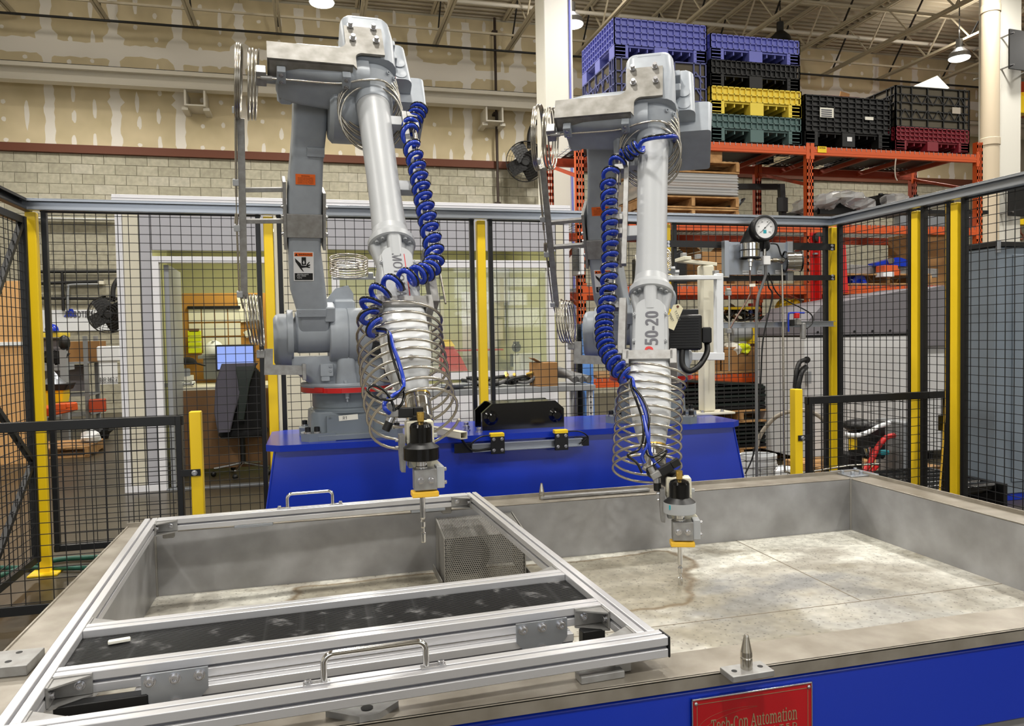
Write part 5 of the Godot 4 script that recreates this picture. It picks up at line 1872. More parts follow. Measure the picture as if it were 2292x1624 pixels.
func robot_tool(o: Node3D, c: Dictionary, tf: Transform3D) -> void:
	var first: bool = c["first"]
	var at: Vector3 = c["tool"]
	var s := 1.0
	var g := Transform3D(Basis(Vector3.UP, c["tool_yaw"]), at)
	# heights below are metres from the middle of the black cap
	var b := MB.new()
	b.lathe(Vector3.ZERO, Vector3.UP, [[0.0, 0.1], [0.014, 0.1], [0.014, 0.12], [0, 0.12]], 6)
	b.span(Vector3(-0.011, 0.086, -0.011), Vector3(0.011, 0.115, 0.011), 0.003)
	part("air_fitting", b, M.brass, o, g)
	b = MB.new()
	b.lathe(Vector3.ZERO, Vector3.UP, [[0.0, 0.012], [0.036, 0.012], [0.0385, 0.016], [0.0385, 0.07], [0.034, 0.08], [0.02, 0.086], [0, 0.088]], 36)
	part("valve_cap", b, M.black_gloss, o, g)
	b = MB.new()
	b.lathe(Vector3.ZERO, Vector3.UP, [[0.0, 0.022], [0.038, 0.022], [0.038, 0.018], [0.061, 0.0], [0.0615, -0.001]], 40)
	part("valve_shoulder", b, M.black, o, g)
	b = MB.new()
	b.lathe(Vector3.ZERO, Vector3.UP, [[0.0, -0.042], [0.06, -0.042], [0.0615, -0.04], [0.0615, 0.0], [0, 0.0]], 40)
	var rg := part("valve_ring", b, c["ring"], o, g)
	if not first:
		b = MB.new()
		b.lathe(Vector3.ZERO, Vector3.UP, [[0.0617, -0.022], [0.0617, -0.006]], 80)
		b = MB.new()
		b.span(Vector3(-0.045, -0.021, 0.0425), Vector3(-0.034, -0.004, 0.0475))
		part("teal_mark", b, M.teal, rg, g)
	b = MB.new()
	b.lathe(Vector3.ZERO, Vector3.UP, [[0.022, -0.075], [0.022, -0.066], [0.019, -0.064], [0.019, -0.042]], 28)
	part("valve_neck", b, M.chrome, o, g)
	b = MB.new()
	b.span(Vector3(-0.03, -0.145, -0.02), Vector3(0.048, -0.072, 0.032), 0.003)
	var cl := part("head_clamp", b, M.alu, o, g)
	b = MB.new()
	b.span(Vector3(0.047, -0.142, -0.03), Vector3(0.075, -0.066, 0.024), 0.003)
	part("clamp_cheek", b, M.robot_pale, cl, g)
	for x in [-0.009, 0.027]:
		b = MB.new()
		b.hexbolt(Vector3(x, -0.11, 0.032), Vector3.BACK, 0.0095, 0.012)
		part("clamp_bolt", b, M.bolt, cl, g)
	for y in [-0.08, -0.126]:
		b = MB.new()
		b.cyl(Vector3(0.075, y, 0.0), Vector3(0.086, y, 0.0), 0.007, 12, 0.002)
		part("cheek_bolt", b, M.bolt, cl, g)
	b = MB.new()
	b.span(Vector3(-0.038, -0.168, -0.02), Vector3(0.053, -0.149, 0.036), 0.003)
	part("yellow_pad", b, M.yellow_pale, o, g)
	b = MB.new()
	b.lathe(Vector3.ZERO, Vector3.DOWN, [[0.0095, 0.166], [0.0095, 0.243], [0.008, 0.247], [0.0055, 0.25], [0.0085, 0.258], [0.0085, 0.275], [0.0055, 0.28], [0.0055, 0.293], [0.009, 0.295], [0.0095, 0.3], [0.0095, 0.326], [0.007, 0.33], [0, 0.33]], 20)
	part("nozzle_tube", b, M.chrome, o, g)
	# bracketry behind the head, up to the wrist flange
	b = MB.new()
	b.prism([Vector2(-0.045, 0.02), Vector2(0.052, 0.02), Vector2(0.055, -0.05), Vector2(0.075, -0.07), Vector2(0.075, -0.12), Vector2(0.0, -0.12), Vector2(-0.03, -0.06)], Vector3(0, 0, -0.07), Vector3.RIGHT, Vector3.UP, 0.03)
	b.span(Vector3(-0.045, 0.0, -0.1), Vector3(0.052, 0.085, -0.042), 0.006)
	part("head_bracket", b, M.cream, o, g)
	b = MB.new()
	b.prism([Vector2(-0.07, 0.04), Vector2(-0.052, 0.04), Vector2(-0.048, -0.03), Vector2(-0.052, -0.09), Vector2(-0.066, -0.088), Vector2(-0.07, -0.03)], Vector3(0, 0, -0.08), Vector3.RIGHT, Vector3.UP, 0.05)
	var sp := part("side_plate", b, M.alu, o, g)
	for y in [0.02, -0.005]:
		b = MB.new()
		b.cyl(Vector3(-0.083, y, -0.055), Vector3(-0.07, y, -0.055), 0.006, 12, 0.002)
		part("plate_bolt", b, M.bolt, sp, g)
	b = MB.new()
	b.span(Vector3(0.055, 0.02, -0.09), Vector3(0.068, 0.035, -0.07), 0.002)
	b.span(Vector3(-0.04, -0.08, -0.1), Vector3(-0.005, -0.05, -0.05), 0.004)
	part("sensor_block", b, M.robot_pale, o, g)
	b = MB.new()
	var fl := tf * Vector3(0.09, 0.18, 1.95)
	var hd := g * Vector3(0.0, 0.06, -0.07)
	b.tube([fl, fl.lerp(hd, 0.5), hd], 0.04, 16)
	part("joint_sleeve", b, M.black, o)
	# solenoid valve on top
	var vp := g * Vector3(-0.045, 0.115, -0.06)
	var bs := g.basis * Basis(Vector3.BACK, 0.0 if first else 0.5)
	b = MB.new()
	b.box(vp + bs * Vector3(0.0, 0, 0.0), Vector3(0.055, 0.034, 0.034), bs, 0.003)
	b.box(vp + bs * Vector3(0.045, 0.003, 0.0), Vector3(0.035, 0.03, 0.03), bs, 0.003)
	part("solenoid", b, M.black, o)
	b = MB.new()
	b.box(vp + bs * Vector3(-0.045, 0, 0.005), Vector3(0.04, 0.026, 0.03), bs, 0.003)
	b.cyl(vp + bs * Vector3(-0.05, 0.013, 0.005), vp + bs * Vector3(-0.05, 0.035, 0.005), 0.012, 14)
	part("valve_body", b, M.alu, o)
	b = MB.new()
	b.cyl(vp + bs * Vector3(-0.045, -0.012, 0.0), vp + bs * Vector3(-0.07, -0.06, 0.0), 0.015, 14, 0.003)
	part("silencer", b, M.black, o)
	b = MB.new()
	b.cyl(vp + bs * Vector3(-0.046, -0.012, 0.0), vp + bs * Vector3(-0.055, -0.03, 0.0), 0.0165, 14)
	part("silencer_nut", b, M.bolt, o)

func robot_hoses(o: Node3D, first: bool) -> void:
	var path: Array
	var turns: Array
	if first:
		path = [Vector3(0.527, 2.562, -3.747), Vector3(0.485, 2.475, -3.687), Vector3(0.457, 2.414, -3.621), Vector3(0.456, 2.314, -3.531), Vector3(0.465, 2.225, -3.461), Vector3(0.472, 2.125, -3.395), Vector3(0.479, 2.015, -3.323), Vector3(0.487, 1.898, -3.246), Vector3(0.492, 1.801, -3.17), Vector3(0.479, 1.744, -3.12), Vector3(0.444, 1.709, -3.071), Vector3(0.383, 1.685, -3.016), Vector3(0.323, 1.665, -2.988), Vector3(0.267, 1.635, -2.965), Vector3(0.224, 1.6, -2.952), Vector3(0.201, 1.554, -2.944), Vector3(0.21, 1.51, -2.927), Vector3(0.229, 1.475, -2.905)]
		turns = [0.0, 3.0, 4.6, 5.6, 7.2, 9.2, 11.4, 13.8, 15.6, 16.8, 18.2, 20.2, 21.2, 22.2, 23.2, 24.2, 25.2, 26.0]
	else:
		path = [Vector3(1.557, 2.353, -3.467), Vector3(1.54, 2.342, -3.494), Vector3(1.523, 2.328, -3.52), Vector3(1.493, 2.311, -3.539), Vector3(1.448, 2.265, -3.535), Vector3(1.41, 2.194, -3.513), Vector3(1.393, 2.103, -3.468), Vector3(1.368, 1.964, -3.399), Vector3(1.342, 1.83, -3.334), Vector3(1.31, 1.702, -3.275), Vector3(1.279, 1.597, -3.217), Vector3(1.247, 1.516, -3.173), Vector3(1.226, 1.447, -3.131), Vector3(1.218, 1.379, -3.082), Vector3(1.227, 1.327, -3.034), Vector3(1.244, 1.286, -2.989), Vector3(1.259, 1.264, -2.968)]
		turns = [0.0, 1.0, 2.0, 3.0, 4.0, 5.0, 6.7, 9.4, 12.0, 14.4, 16.4, 18.4, 20.8, 23.4, 25.4, 27.0, 28.0]
		var lead := MB.new()
		lead.tube(curve([Vector3(1.817, 2.421, -3.626), Vector3(1.716, 2.388, -3.405), Vector3(1.633, 2.374, -3.364), Vector3(1.576, 2.37, -3.39), Vector3(1.552, 2.364, -3.425), Vector3(1.546, 2.341, -3.453)], 6), 0.0105, 8)
		part("blue_hose_lead", lead, M.blue_hose, o)
		lead = MB.new()
		lead.tube(curve([Vector3(1.82, 2.432, -3.631), Vector3(1.716, 2.401, -3.413), Vector3(1.63, 2.383, -3.358), Vector3(1.573, 2.378, -3.384), Vector3(1.55, 2.373, -3.419)], 6), 0.0055, 6)
		part("black_hose_lead", lead, M.black_gloss, o)
	var n: float = turns[turns.size() - 1]
	var b := MB.new()
	b.tube(coil(path, 0.032 if first else 0.03, n, 0.0, 18, turns), 0.0105, 8)
	part("blue_coil_hose", b, M.blue_hose, o)
	b = MB.new()
	b.tube(coil(path, 0.04 if first else 0.038, n, 0.62, 18, turns), 0.0055, 6)
	part("black_coil_hose", b, M.black_gloss, o)
	var tails: Array
	var black: Array
	if first:
		tails = [[Vector3(0.229, 1.475, -2.905), Vector3(0.266, 1.463, -2.851), Vector3(0.276, 1.413, -2.807), Vector3(0.291, 1.357, -2.77), Vector3(0.302, 1.294, -2.729), Vector3(0.292, 1.262, -2.684), Vector3(0.256, 1.246, -2.647), Vector3(0.227, 1.225, -2.632), Vector3(0.225, 1.203, -2.617), Vector3(0.241, 1.187, -2.632)]]
		black = [[Vector3(0.224, 1.48, -2.896), Vector3(0.259, 1.471, -2.844), Vector3(0.263, 1.414, -2.8), Vector3(0.276, 1.349, -2.759), Vector3(0.289, 1.294, -2.723), Vector3(0.298, 1.25, -2.676), Vector3(0.284, 1.213, -2.651), Vector3(0.254, 1.195, -2.638)], [Vector3(0.3, 1.268, -2.688), Vector3(0.253, 1.236, -2.616), Vector3(0.199, 1.244, -2.595), Vector3(0.167, 1.271, -2.611), Vector3(0.192, 1.285, -2.622), Vector3(0.232, 1.258, -2.63), Vector3(0.254, 1.216, -2.628), Vector3(0.256, 1.193, -2.625)]]
	else:
		tails = [[Vector3(1.259, 1.264, -2.968), Vector3(1.265, 1.255, -2.921), Vector3(1.261, 1.22, -2.89), Vector3(1.271, 1.181, -2.862), Vector3(1.278, 1.121, -2.823), Vector3(1.272, 1.045, -2.782), Vector3(1.253, 0.996, -2.762), Vector3(1.234, 0.961, -2.764), Vector3(1.242, 0.933, -2.757)], [Vector3(1.264, 1.114, -2.813), Vector3(1.261, 1.03, -2.766), Vector3(1.266, 0.978, -2.758), Vector3(1.278, 0.942, -2.756), Vector3(1.304, 0.906, -2.747)]]
		black = [[Vector3(1.256, 1.259, -2.915), Vector3(1.248, 1.224, -2.893), Vector3(1.254, 1.173, -2.86), Vector3(1.257, 1.105, -2.812), Vector3(1.247, 1.038, -2.778), Vector3(1.22, 0.989, -2.762), Vector3(1.173, 0.968, -2.762), Vector3(1.202, 0.94, -2.743), Vector3(1.22, 0.9, -2.735)], [Vector3(1.254, 1.224, -2.884), Vector3(1.278, 1.174, -2.841), Vector3(1.284, 1.114, -2.803), Vector3(1.266, 1.055, -2.778), Vector3(1.248, 0.987, -2.76), Vector3(1.269, 0.958, -2.745), Vector3(1.339, 0.976, -2.77), Vector3(1.325, 0.952, -2.763), Vector3(1.274, 0.926, -2.748)]]
	for q in tails:
		b = MB.new()
		b.tube(curve(q, 8), 0.0075, 8)
		part("air_hose", b, M.blue_hose, o)
	for q in black:
		b = MB.new()
		b.tube(curve(q, 8), 0.005, 8)
		part("signal_cable", b, M.black_gloss, o)
	b = MB.new()
	var p0: Vector3
	var p1: Vector3
	if first:
		p0 = Vector3(0.292, 1.477, -3.17)
		p1 = Vector3(0.298, 1.445, -3.15)
	else:
		p0 = Vector3(1.353, 1.242, -3.12)
		p1 = Vector3(1.346, 1.207, -3.1)
	if not first:
		# paper yard tag hung from the lifting eye
		b = MB.new()
		var q: Array = [Vector3(2.091, 1.607, -4.2), Vector3(2.129, 1.612, -4.2), Vector3(2.155, 1.585, -4.2), Vector3(2.092, 1.454, -4.2), Vector3(2.03, 1.479, -4.2)]
		var ctr: Vector3 = (q[0] + q[3]) * 0.5
		b.prism(q.map(func(v: Vector3) -> Vector2: return Vector2(v.x - ctr.x, v.y - ctr.y)), Vector3(ctr.x, ctr.y, ctr.z), Vector3.RIGHT, Vector3.UP, 0.0015)
		var tg := part("paper_tag", b, M.tag_paper, o)
		lettering("11720", tg, Vector3(2.115, 1.542, -4.197), Vector3(0.42, -0.9, 0).normalized(), Vector3(0.9, 0.42, 0).normalized(), 0.018, M.print_grey)
		lettering("WATERJET", tg, Vector3(2.068, 1.545, -4.197), Vector3(0.42, -0.9, 0).normalized(), Vector3(0.9, 0.42, 0).normalized(), 0.014, M.print_grey)
		b = MB.new()
		b.cyl(Vector3(2.119, 1.596, -4.199), Vector3(2.117, 1.596, -4.195), 0.008, 12)
		part("tag_eyelet", b, M.brown_steel, tg)

# ---------------------------------------------------------------- yellow posts and black mesh panels
func fence_post(x: float, z: float, top: float, label: String, group := "") -> void:
	var at := Vector3(x, 0, z)
	var o := thing("fence_post", at, label, "fence post", group)
	var b := MB.new()
	b.box(at + Vector3(0, top * 0.5, 0), Vector3(0.06, top, 0.06), Basis.IDENTITY, 0.005)
	part("post", b, M.yellow, o)
	b = MB.new()
	b.box(at + Vector3(0, 0.006, 0), Vector3(0.17, 0.012, 0.17), Basis.IDENTITY, 0.003)
	part("base_plate", b, M.yellow, o)

func fence_panel(a: Vector3, c: Vector3, y0: float, y1: float, label: String, frame := 0.04, braces := false, rows_mid := true) -> Node3D:
	# a welded-mesh panel between the plan points a and c
	var o := thing("mesh_fence", Vector3((a.x + c.x) * 0.5, y0, (a.z + c.z) * 0.5), label, "fence")
	var d := (c - a).normalized()
	var nrm := Vector3.UP.cross(d)
	var l := a.distance_to(c)
	var f := frame * 0.5
	for q in [[Vector3(0, y0 + f, 0), Vector3(l, y0 + f, 0)], [Vector3(0, y1 - f, 0), Vector3(l, y1 - f, 0)], [Vector3(f, y0, 0), Vector3(f, y1, 0)], [Vector3(l - f, y0, 0), Vector3(l - f, y1, 0)]]:
		var b := MB.new()
		var p: Vector3 = a + d * q[0].x + Vector3(0, q[0].y, 0)
		var r: Vector3 = a + d * q[1].x + Vector3(0, q[1].y, 0)
		b.bar(p, r, 0.03, frame, nrm if absf(q[0].x - q[1].x) < 0.01 else Vector3.UP, 0.003)
		part("frame_bar", b, M.fence_black, o)
	var b := MB.new()
	var n := int(l / 0.0615)
	for i in range(1, n):
		var p := a + d * (l * i / n) + nrm * 0.004
		b.bar(p + Vector3(0, y0 + frame, 0), p + Vector3(0, y1 - frame, 0), 0.0038, 0.0038)
	var m := int((y1 - y0) / 0.0555)
	for i in range(1, m):
		var yy := y0 + (y1 - y0) * i / m
		b.bar(a + d * frame + Vector3(0, yy, 0), c - d * frame + Vector3(0, yy, 0), 0.0038, 0.0038)
	stuff(part("wire_mesh", b, M.wire, o))
	if braces:
		for q in [[y1 - 0.05, 1.35], [0.74, 1.3], [0.7, y0 + 0.05]]:
			b = MB.new()
			b.bar(a + Vector3(0, q[0], 0) + d * frame, a + Vector3(0, q[1], 0) + d * (l - frame), 0.03, 0.03)
			part("diagonal_brace", b, M.fence_black, o)
	return o

func fence_rail(a: Vector3, c: Vector3, m: Material, label: String) -> void:
	# a C-shaped strut lying along the fence's top
	var o := thing("fence_rail", (a + c) * 0.5, label, "rail")
	var d := (c - a).normalized()
	var nrm := Vector3.UP.cross(d)
	if nrm.z < 0.0 or (absf(nrm.z) < 0.1 and nrm.x * a.x > 0.0):
		nrm = -nrm
	var b := MB.new()
	b.bar(a - nrm * 0.018, c - nrm * 0.018, 0.004, 0.07)
	b.bar(a + Vector3(0, 0.033, 0), c + Vector3(0, 0.033, 0), 0.042, 0.005, Vector3.UP, 0.001)
	b.bar(a + Vector3(0, -0.033, 0), c + Vector3(0, -0.033, 0), 0.042, 0.005, Vector3.UP, 0.001)
	b.bar(a + Vector3(0, 0.026, 0) + nrm * 0.019, c + Vector3(0, 0.026, 0) + nrm * 0.019, 0.004, 0.014)
	b.bar(a + Vector3(0, -0.026, 0) + nrm * 0.019, c + Vector3(0, -0.026, 0) + nrm * 0.019, 0.004, 0.014)
	part("channel", b, m, o)

func fences() -> void:
	var z := -5.35
	var xs := [-1.68, -0.28, 1.165, 2.605, 4.075]
	var posts := ["tall yellow fence post at the left rear corner of the cell, on a floor plate", "tall yellow fence post behind the left robot's lower arm", "tall yellow fence post midway between the robots", "tall yellow fence post just behind the right robot's forearm", "tall yellow fence post at the right rear corner, right of the pressure gauge"]
	for i in 5:
		fence_post(xs[i], z, 2.26, posts[i])
	var pans := ["black mesh panel in front of the office doorway and its left corner", "black mesh panel behind the left robot, before the office window", "black mesh panel before the workbench, between yellow posts midway and right", "black mesh panel behind the pressure gauge plate"]
	for i in 4:
		fence_panel(Vector3(xs[i] + 0.05, 0, z), Vector3(xs[i + 1] - 0.045, 0, z), 0.13, 2.3, pans[i])
	fence_rail(Vector3(-1.72, 2.3, z + 0.06), Vector3(4.04, 2.3, z + 0.06), M.galv, "galvanised strut rail along the top of the rear fence")
	# right side, towards the camera
	var x := 4.085
	fence_post(x, -4.46, 2.25, "yellow fence post on the right side, left of the hanging pull cord")
	fence_post(x, -4.12, 2.25, "yellow fence post on the right side, right of the hanging pull cord")
	fence_panel(Vector3(x, 0, -5.29), Vector3(x, 0, -4.5), 0.13, 2.3, "black mesh panel between the right rear corner and the next yellow post")
	fence_panel(Vector3(x, 0, -4.42), Vector3(x, 0, -4.16), 0.13, 2.3, "narrow black mesh panel between the two close yellow posts on the right")
	fence_panel(Vector3(x, 0, -4.08), Vector3(x, 0, -2.62), 0.13, 2.3, "black mesh panel at the photo's right edge, before the grey cabinet")
	fence_rail(Vector3(x - 0.06, 2.3, -5.33), Vector3(x - 0.06, 2.3, -1.2), M.galv, "galvanised strut rail along the top of the right-hand fence")
	var b := MB.new()
	b.tube(curve([Vector3(4.168, 2.279, -4.3), Vector3(4.174, 1.538, -4.3), Vector3(4.168, 0.988, -4.3), Vector3(4.147, 0.62, -4.3), Vector3(4.122, 0.314, -4.3)], 6), 0.006, 6)
	var cord := MB.new()
	cord = b
	var cn := thing("pull_cord", Vector3(4.122, 0.314, -4.3), "thin pale yellow cord hanging between the two close yellow posts", "cord")
	part("cord", cord, M.yellow_pale, cn)
	# left side gate
	x = -1.7
	fence_panel(Vector3(x, 0, -5.27), Vector3(x, 0, -4.42), 0.1, 2.22, "black mesh gate with diagonal braces at the left edge", 0.045, true)
	fence_rail(Vector3(x, 2.3, -5.37), Vector3(x, 2.3, -2.0), M.fence_black, "dark strut rail along the top of the left-hand fence")
	# low panels that close the gaps beside the tank
	fence_post(-0.63, -4.37, 1.07, "short yellow post left of the blue pedestal")
	fence_post(3.05, -4.37, 1.055, "short yellow post right of the blue pedestal")
	var lp := fence_panel(Vector3(-1.67, 0, -4.37), Vector3(-0.69, 0, -4.37), 0.06, 1.05, "low black mesh panel left of the short yellow post", 0.05)
	low_lug(lp, Vector3(-0.66, 0.745, -4.335))
	var rp := fence_panel(Vector3(3.12, 0, -4.37), Vector3(4.27, 0, -4.37), 0.06, 1.0, "low black mesh panel right of the tank, before the right-hand fence", 0.05)
	low_lug(rp, Vector3(3.09, 0.735, -4.335))
	b = MB.new()
	b.span(Vector3(4.2, 0.72, -4.4), Vector3(4.33, 0.83, -4.33), 0.003)
	part("hinge", b, M.fence_black, rp)
	# strut rail with the small air regulators
	var st := thing("strut_rail", Vector3(3.4, 1.3, -5.3), "short galvanised strut rail low on the rear fence, right of the hose support", "rail")
	b = MB.new()
	var a := Vector3(2.931, 1.487, -5.27)
	var c := Vector3(4.033, 1.484, -5.27)
	b.bar(a + Vector3(0, 0, -0.016), c + Vector3(0, 0, -0.016), 0.004, 0.045)
	b.bar(a + Vector3(0, 0.02, 0), c + Vector3(0, 0.02, 0), 0.035, 0.004)
	b.bar(a + Vector3(0, -0.02, 0), c + Vector3(0, -0.02, 0), 0.035, 0.004)
	part("channel", b, M.galv, st)
	var ar := thing("air_regulator", Vector3(3.665, 1.416, -5.23), "small red and silver air filter regulator clamped to the short strut rail", "regulator")
	b = MB.new()
	b.box(Vector3(3.658, 1.503, -5.22), Vector3(0.045, 0.05, 0.045), Basis.IDENTITY, 0.006)
	b.cyl(Vector3(3.706, 1.495, -5.22), Vector3(3.705, 1.369, -5.22), 0.022, 14, 0.005)
	part("body", b, M.alu, ar)
	b = MB.new()
	b.cyl(Vector3(3.636, 1.531, -5.2), Vector3(3.637, 1.572, -5.2), 0.022, 14, 0.003)
	part("knob", b, M.red, ar)
	b = MB.new()
	b.box(Vector3(3.595, 1.497, -5.21), Vector3(0.035, 0.05, 0.045), Basis.IDENTITY, 0.004)
	b.tube(curve([Vector3(3.738, 1.449, -5.22), Vector3(3.791, 1.494, -5.22), Vector3(3.767, 1.572, -5.22), Vector3(3.56, 1.671, -5.22), Vector3(3.462, 1.748, -5.22), Vector3(3.404, 1.886, -5.22)], 6), 0.005, 6)
	part("solenoid", b, M.black, ar)
	b = MB.new()
	b.tube(curve([Vector3(3.564, 1.428, -5.2), Vector3(3.565, 1.556, -5.2), Vector3(3.585, 1.573, -5.2), Vector3(3.704, 1.572, -5.2)], 4), 0.007, 6)
	part("frame_bar", b, M.blue, ar)

func low_lug(p: Node3D, at: Vector3) -> void:
	var b := MB.new()
	b.box(at, Vector3(0.1, 0.036, 0.008), Basis.IDENTITY, 0.001)
	var l := part("lug", b, M.fence_black, p)
	b = MB.new()
	b.bolt(at + Vector3(0.02 if at.x < 0 else -0.02, 0, 0.004), Vector3.BACK, 0.011, 0.01)
	part("lug_bolt", b, M.bolt, l)

# ---------------------------------------------------------------- pressure gauge plate on the rear fence
func gauge_panel() -> void:
	var o := thing("gauge_panel", Vector3(3.3, 1.75, -5.25), "stainless plate with a round white pressure gauge and valve cylinders on two black bars", "gauge")
	var z := -5.25
	var b := MB.new()
	b.bar(Vector3(2.576, 2.108, -5.29), Vector3(4.05, 2.096, -5.29), 0.012, 0.05)
	part("mounting_bar", b, M.black, o)
	b = MB.new()
	b.bar(Vector3(2.573, 1.843, -5.29), Vector3(4.049, 1.853, -5.29), 0.012, 0.042)
	part("mounting_bar", b, M.black, o)
	for q in [Vector3(2.593, 2.117, -5.28), Vector3(2.593, 2.09, -5.28), Vector3(4.018, 2.105, -5.28), Vector3(4.018, 2.076, -5.28), Vector3(4.021, 1.867, -5.28), Vector3(4.021, 1.842, -5.28)]:
		b = MB.new()
		b.bolt(q, Vector3.BACK, 0.009, 0.01)
		part("bolt", b, M.bolt, o)
	b = MB.new()
	b.span(Vector3(3.037, 1.87, -5.25), Vector3(3.608, 2.12, -5.24), 0.002)
	b.span(Vector3(3.018, 1.847, -5.25), Vector3(3.056, 2.126, -5.2), 0.002)
	b.span(Vector3(3.573, 1.826, -5.25), Vector3(3.622, 2.128, -5.22), 0.002)
	var pl := part("plate", b, M.galv, o)
	# gauge in its flared black housing
	var gc := Vector3(3.307, 2.213, -5.12)
	b = MB.new()
	b.loft([MB.ring(Vector3(3.302, 2.1, -5.24), Vector3.RIGHT, Vector3.UP, 0.13, 0.05, 0.04), MB.ring(Vector3(3.285, 2.156, -5.2), Vector3.RIGHT, Vector3.UP, 0.1, 0.07, 0.06), MB.ring(Vector3(3.297, 2.203, -5.17), Vector3.RIGHT, Vector3.UP, 0.095, 0.09, 0.09)])
	part("gauge_housing", b, M.black, o)
	b = MB.new()
	b.lathe(gc, Vector3(-0.15, 0, 1), [[0, -0.06], [0.092, -0.06], [0.098, -0.05], [0.098, 0.012], [0.09, 0.02], [0.079, 0.02], [0.077, 0.006]], 40)
	var gg := part("gauge_rim", b, M.black, o)
	var gx := Vector3(1, 0, 0.15).normalized()
	var gn := Vector3(-0.15, 0, 1).normalized()
	b = MB.new()
	b.lathe(gc, gn, [[0, 0.004], [0.078, 0.004], [0.078, 0.006], [0, 0.006]], 40)
	part("gauge_face", b, M.white, gg)
	b = MB.new()
	for i in 31:
		var a := lerpf(-0.75, PI + 0.75, i / 30.0)
		var d := gx * cos(a) + Vector3.UP * sin(a)
		var l := 0.008 if i % 3 else 0.013
		b.bar(gc + gn * 0.0066 + d * (0.07 - l), gc + gn * 0.0066 + d * 0.07, 0.0014, 0.0008, gn)
	stuff(part("dial_ticks", b, M.print, gg))
	for i in 6:
		var a := lerpf(PI + 0.7, -0.7, i / 5.0)
		var d := gx * cos(a) + Vector3.UP * sin(a)
		lettering(str(i * 20), gg, gc + gn * 0.0066 + d * 0.049, gx, Vector3.UP, 0.009, M.print)
	b = MB.new()
	var nd := (gx * 0.7 + Vector3.UP * 0.72).normalized()
	b.bar(gc + gn * 0.009 - nd * 0.05, gc + gn * 0.009 + nd * 0.062, 0.003, 0.0015, gn)
	b.cyl(gc + gn * 0.007, gc + gn * 0.011, 0.005, 12)
	part("needle", b, M.print, gg)
	b = MB.new()
	b.box(gc + gn * 0.0066 + Vector3(0, -0.028, 0), Vector3(0.024, 0.026, 0.0012), Basis(Vector3.UP, -0.15))
	part("teal_mark", b, M.teal, gg)
	# valve cylinders, block, fittings
	b = MB.new()
	var vc := Vector3(3.209, 2.049, -5.16)
	b.lathe(vc, Vector3.UP, [[0, -0.055], [0.07, -0.055], [0.072, -0.05], [0.072, -0.006], [0.076, -0.006], [0.076, 0.006], [0.072, 0.006], [0.072, 0.05], [0.068, 0.055], [0, 0.055]], 36)
	b.lathe(vc, Vector3.DOWN, [[0.026, 0.055], [0.026, 0.085], [0.016, 0.09], [0.016, 0.12], [0.009, 0.125], [0.009, 0.15], [0, 0.15]], 20)
	part("valve_cylinder", b, M.chrome, o)
	b = MB.new()
	for y in [-0.058, 0.0]:
		b.lathe(vc + Vector3(0, y, 0), Vector3.UP, [[0.07, -0.004], [0.079, -0.004], [0.079, 0.004], [0.07, 0.004]], 36)
	stuff(part("cylinder_band", b, M.black, o))
	b = MB.new()
	var hc := Vector3(3.579, 1.967, -5.16)
	var hd := Vector3(1, 0, 0.35).normalized()
	b.lathe(hc, hd, [[0, -0.06], [0.074, -0.06], [0.076, -0.052], [0.076, -0.008], [0.08, -0.008], [0.08, 0.006], [0.076, 0.006], [0.076, 0.048], [0.07, 0.055], [0, 0.055]], 36)
	part("valve_cylinder", b, M.chrome, o)
	b = MB.new()
	b.lathe(hc, hd, [[0.074, -0.066], [0.082, -0.066], [0.082, -0.056], [0.074, -0.056]], 36)
	b.lathe(hc, hd, [[0.07, 0.05], [0.08, 0.05], [0.08, 0.06], [0, 0.062]], 36)
	part("cylinder_end", b, M.black, o)
	b = MB.new()
	b.box(Vector3(3.345, 1.973, -5.17), Vector3(0.062, 0.066, 0.05), Basis.IDENTITY, 0.004)
	part("valve_block", b, M.white, o)
	b = MB.new()
	b.cyl(Vector3(3.257, 1.983, -5.17), Vector3(3.318, 1.98, -5.17), 0.008, 10)
	b.cyl(Vector3(3.372, 1.977, -5.17), Vector3(3.508, 1.977, -5.17), 0.013, 12)
	b.cyl(Vector3(3.403, 1.977, -5.17), Vector3(3.442, 1.977, -5.17), 0.02, 6)
	b.cyl(Vector3(3.469, 1.977, -5.17), Vector3(3.496, 1.971, -5.17), 0.024, 6)
	b.cyl(Vector3(3.337, 2.01, -5.17), Vector3(3.338, 2.068, -5.17), 0.013, 6)
	part("fittings", b, M.steel_tube, o)
	b = MB.new()
	b.cyl(Vector3(3.325, 2.062, -5.15), Vector3(3.323, 2.115, -5.14), 0.013, 10)
	part("gauge_stem", b, M.black, o)
	b = MB.new()
	b.tube(curve([Vector3(3.392, 2.103, -5.17), Vector3(3.45, 2.093, -5.17), Vector3(3.481, 2.018, -5.17), Vector3(3.516, 1.984, -5.17)], 6), 0.006, 6)
	part("black_pipe", b, M.black, o)
	# labels along the foot of the plate
	for q in [[1670, 610, "PRESSURE"], [1701, 610, "WATER IN"], [1741, 610, "TO HEAD"]]:
		pass
	var spots: Array = [Vector3(3.222, 1.89, -5.239), Vector3(3.338, 1.891, -5.239), Vector3(3.499, 1.894, -5.239)]
	for i in 3:
		b = MB.new()
		b.box(spots[i], Vector3(0.06 if i == 0 else 0.044, 0.026, 0.001))
		var lb := part("plate_label", b, M.white, pl)
		lettering(["HIGH PRESS", "INLET", "OUTLET"][i], lb, spots[i] + Vector3(0, 0, 0.001), Vector3.RIGHT, Vector3.UP, 0.009, M.print)
	# tubes running down from the fittings
	b = MB.new()
	b.tube(curve([Vector3(3.21, 1.922, -5.17), Vector3(3.213, 1.78, -5.17), Vector3(3.201, 1.695, -5.17), Vector3(3.082, 1.527, -5.17), Vector3(3.032, 1.444, -5.17)], 6), 0.006, 8)
	part("pressure_tube", b, M.copper, o)
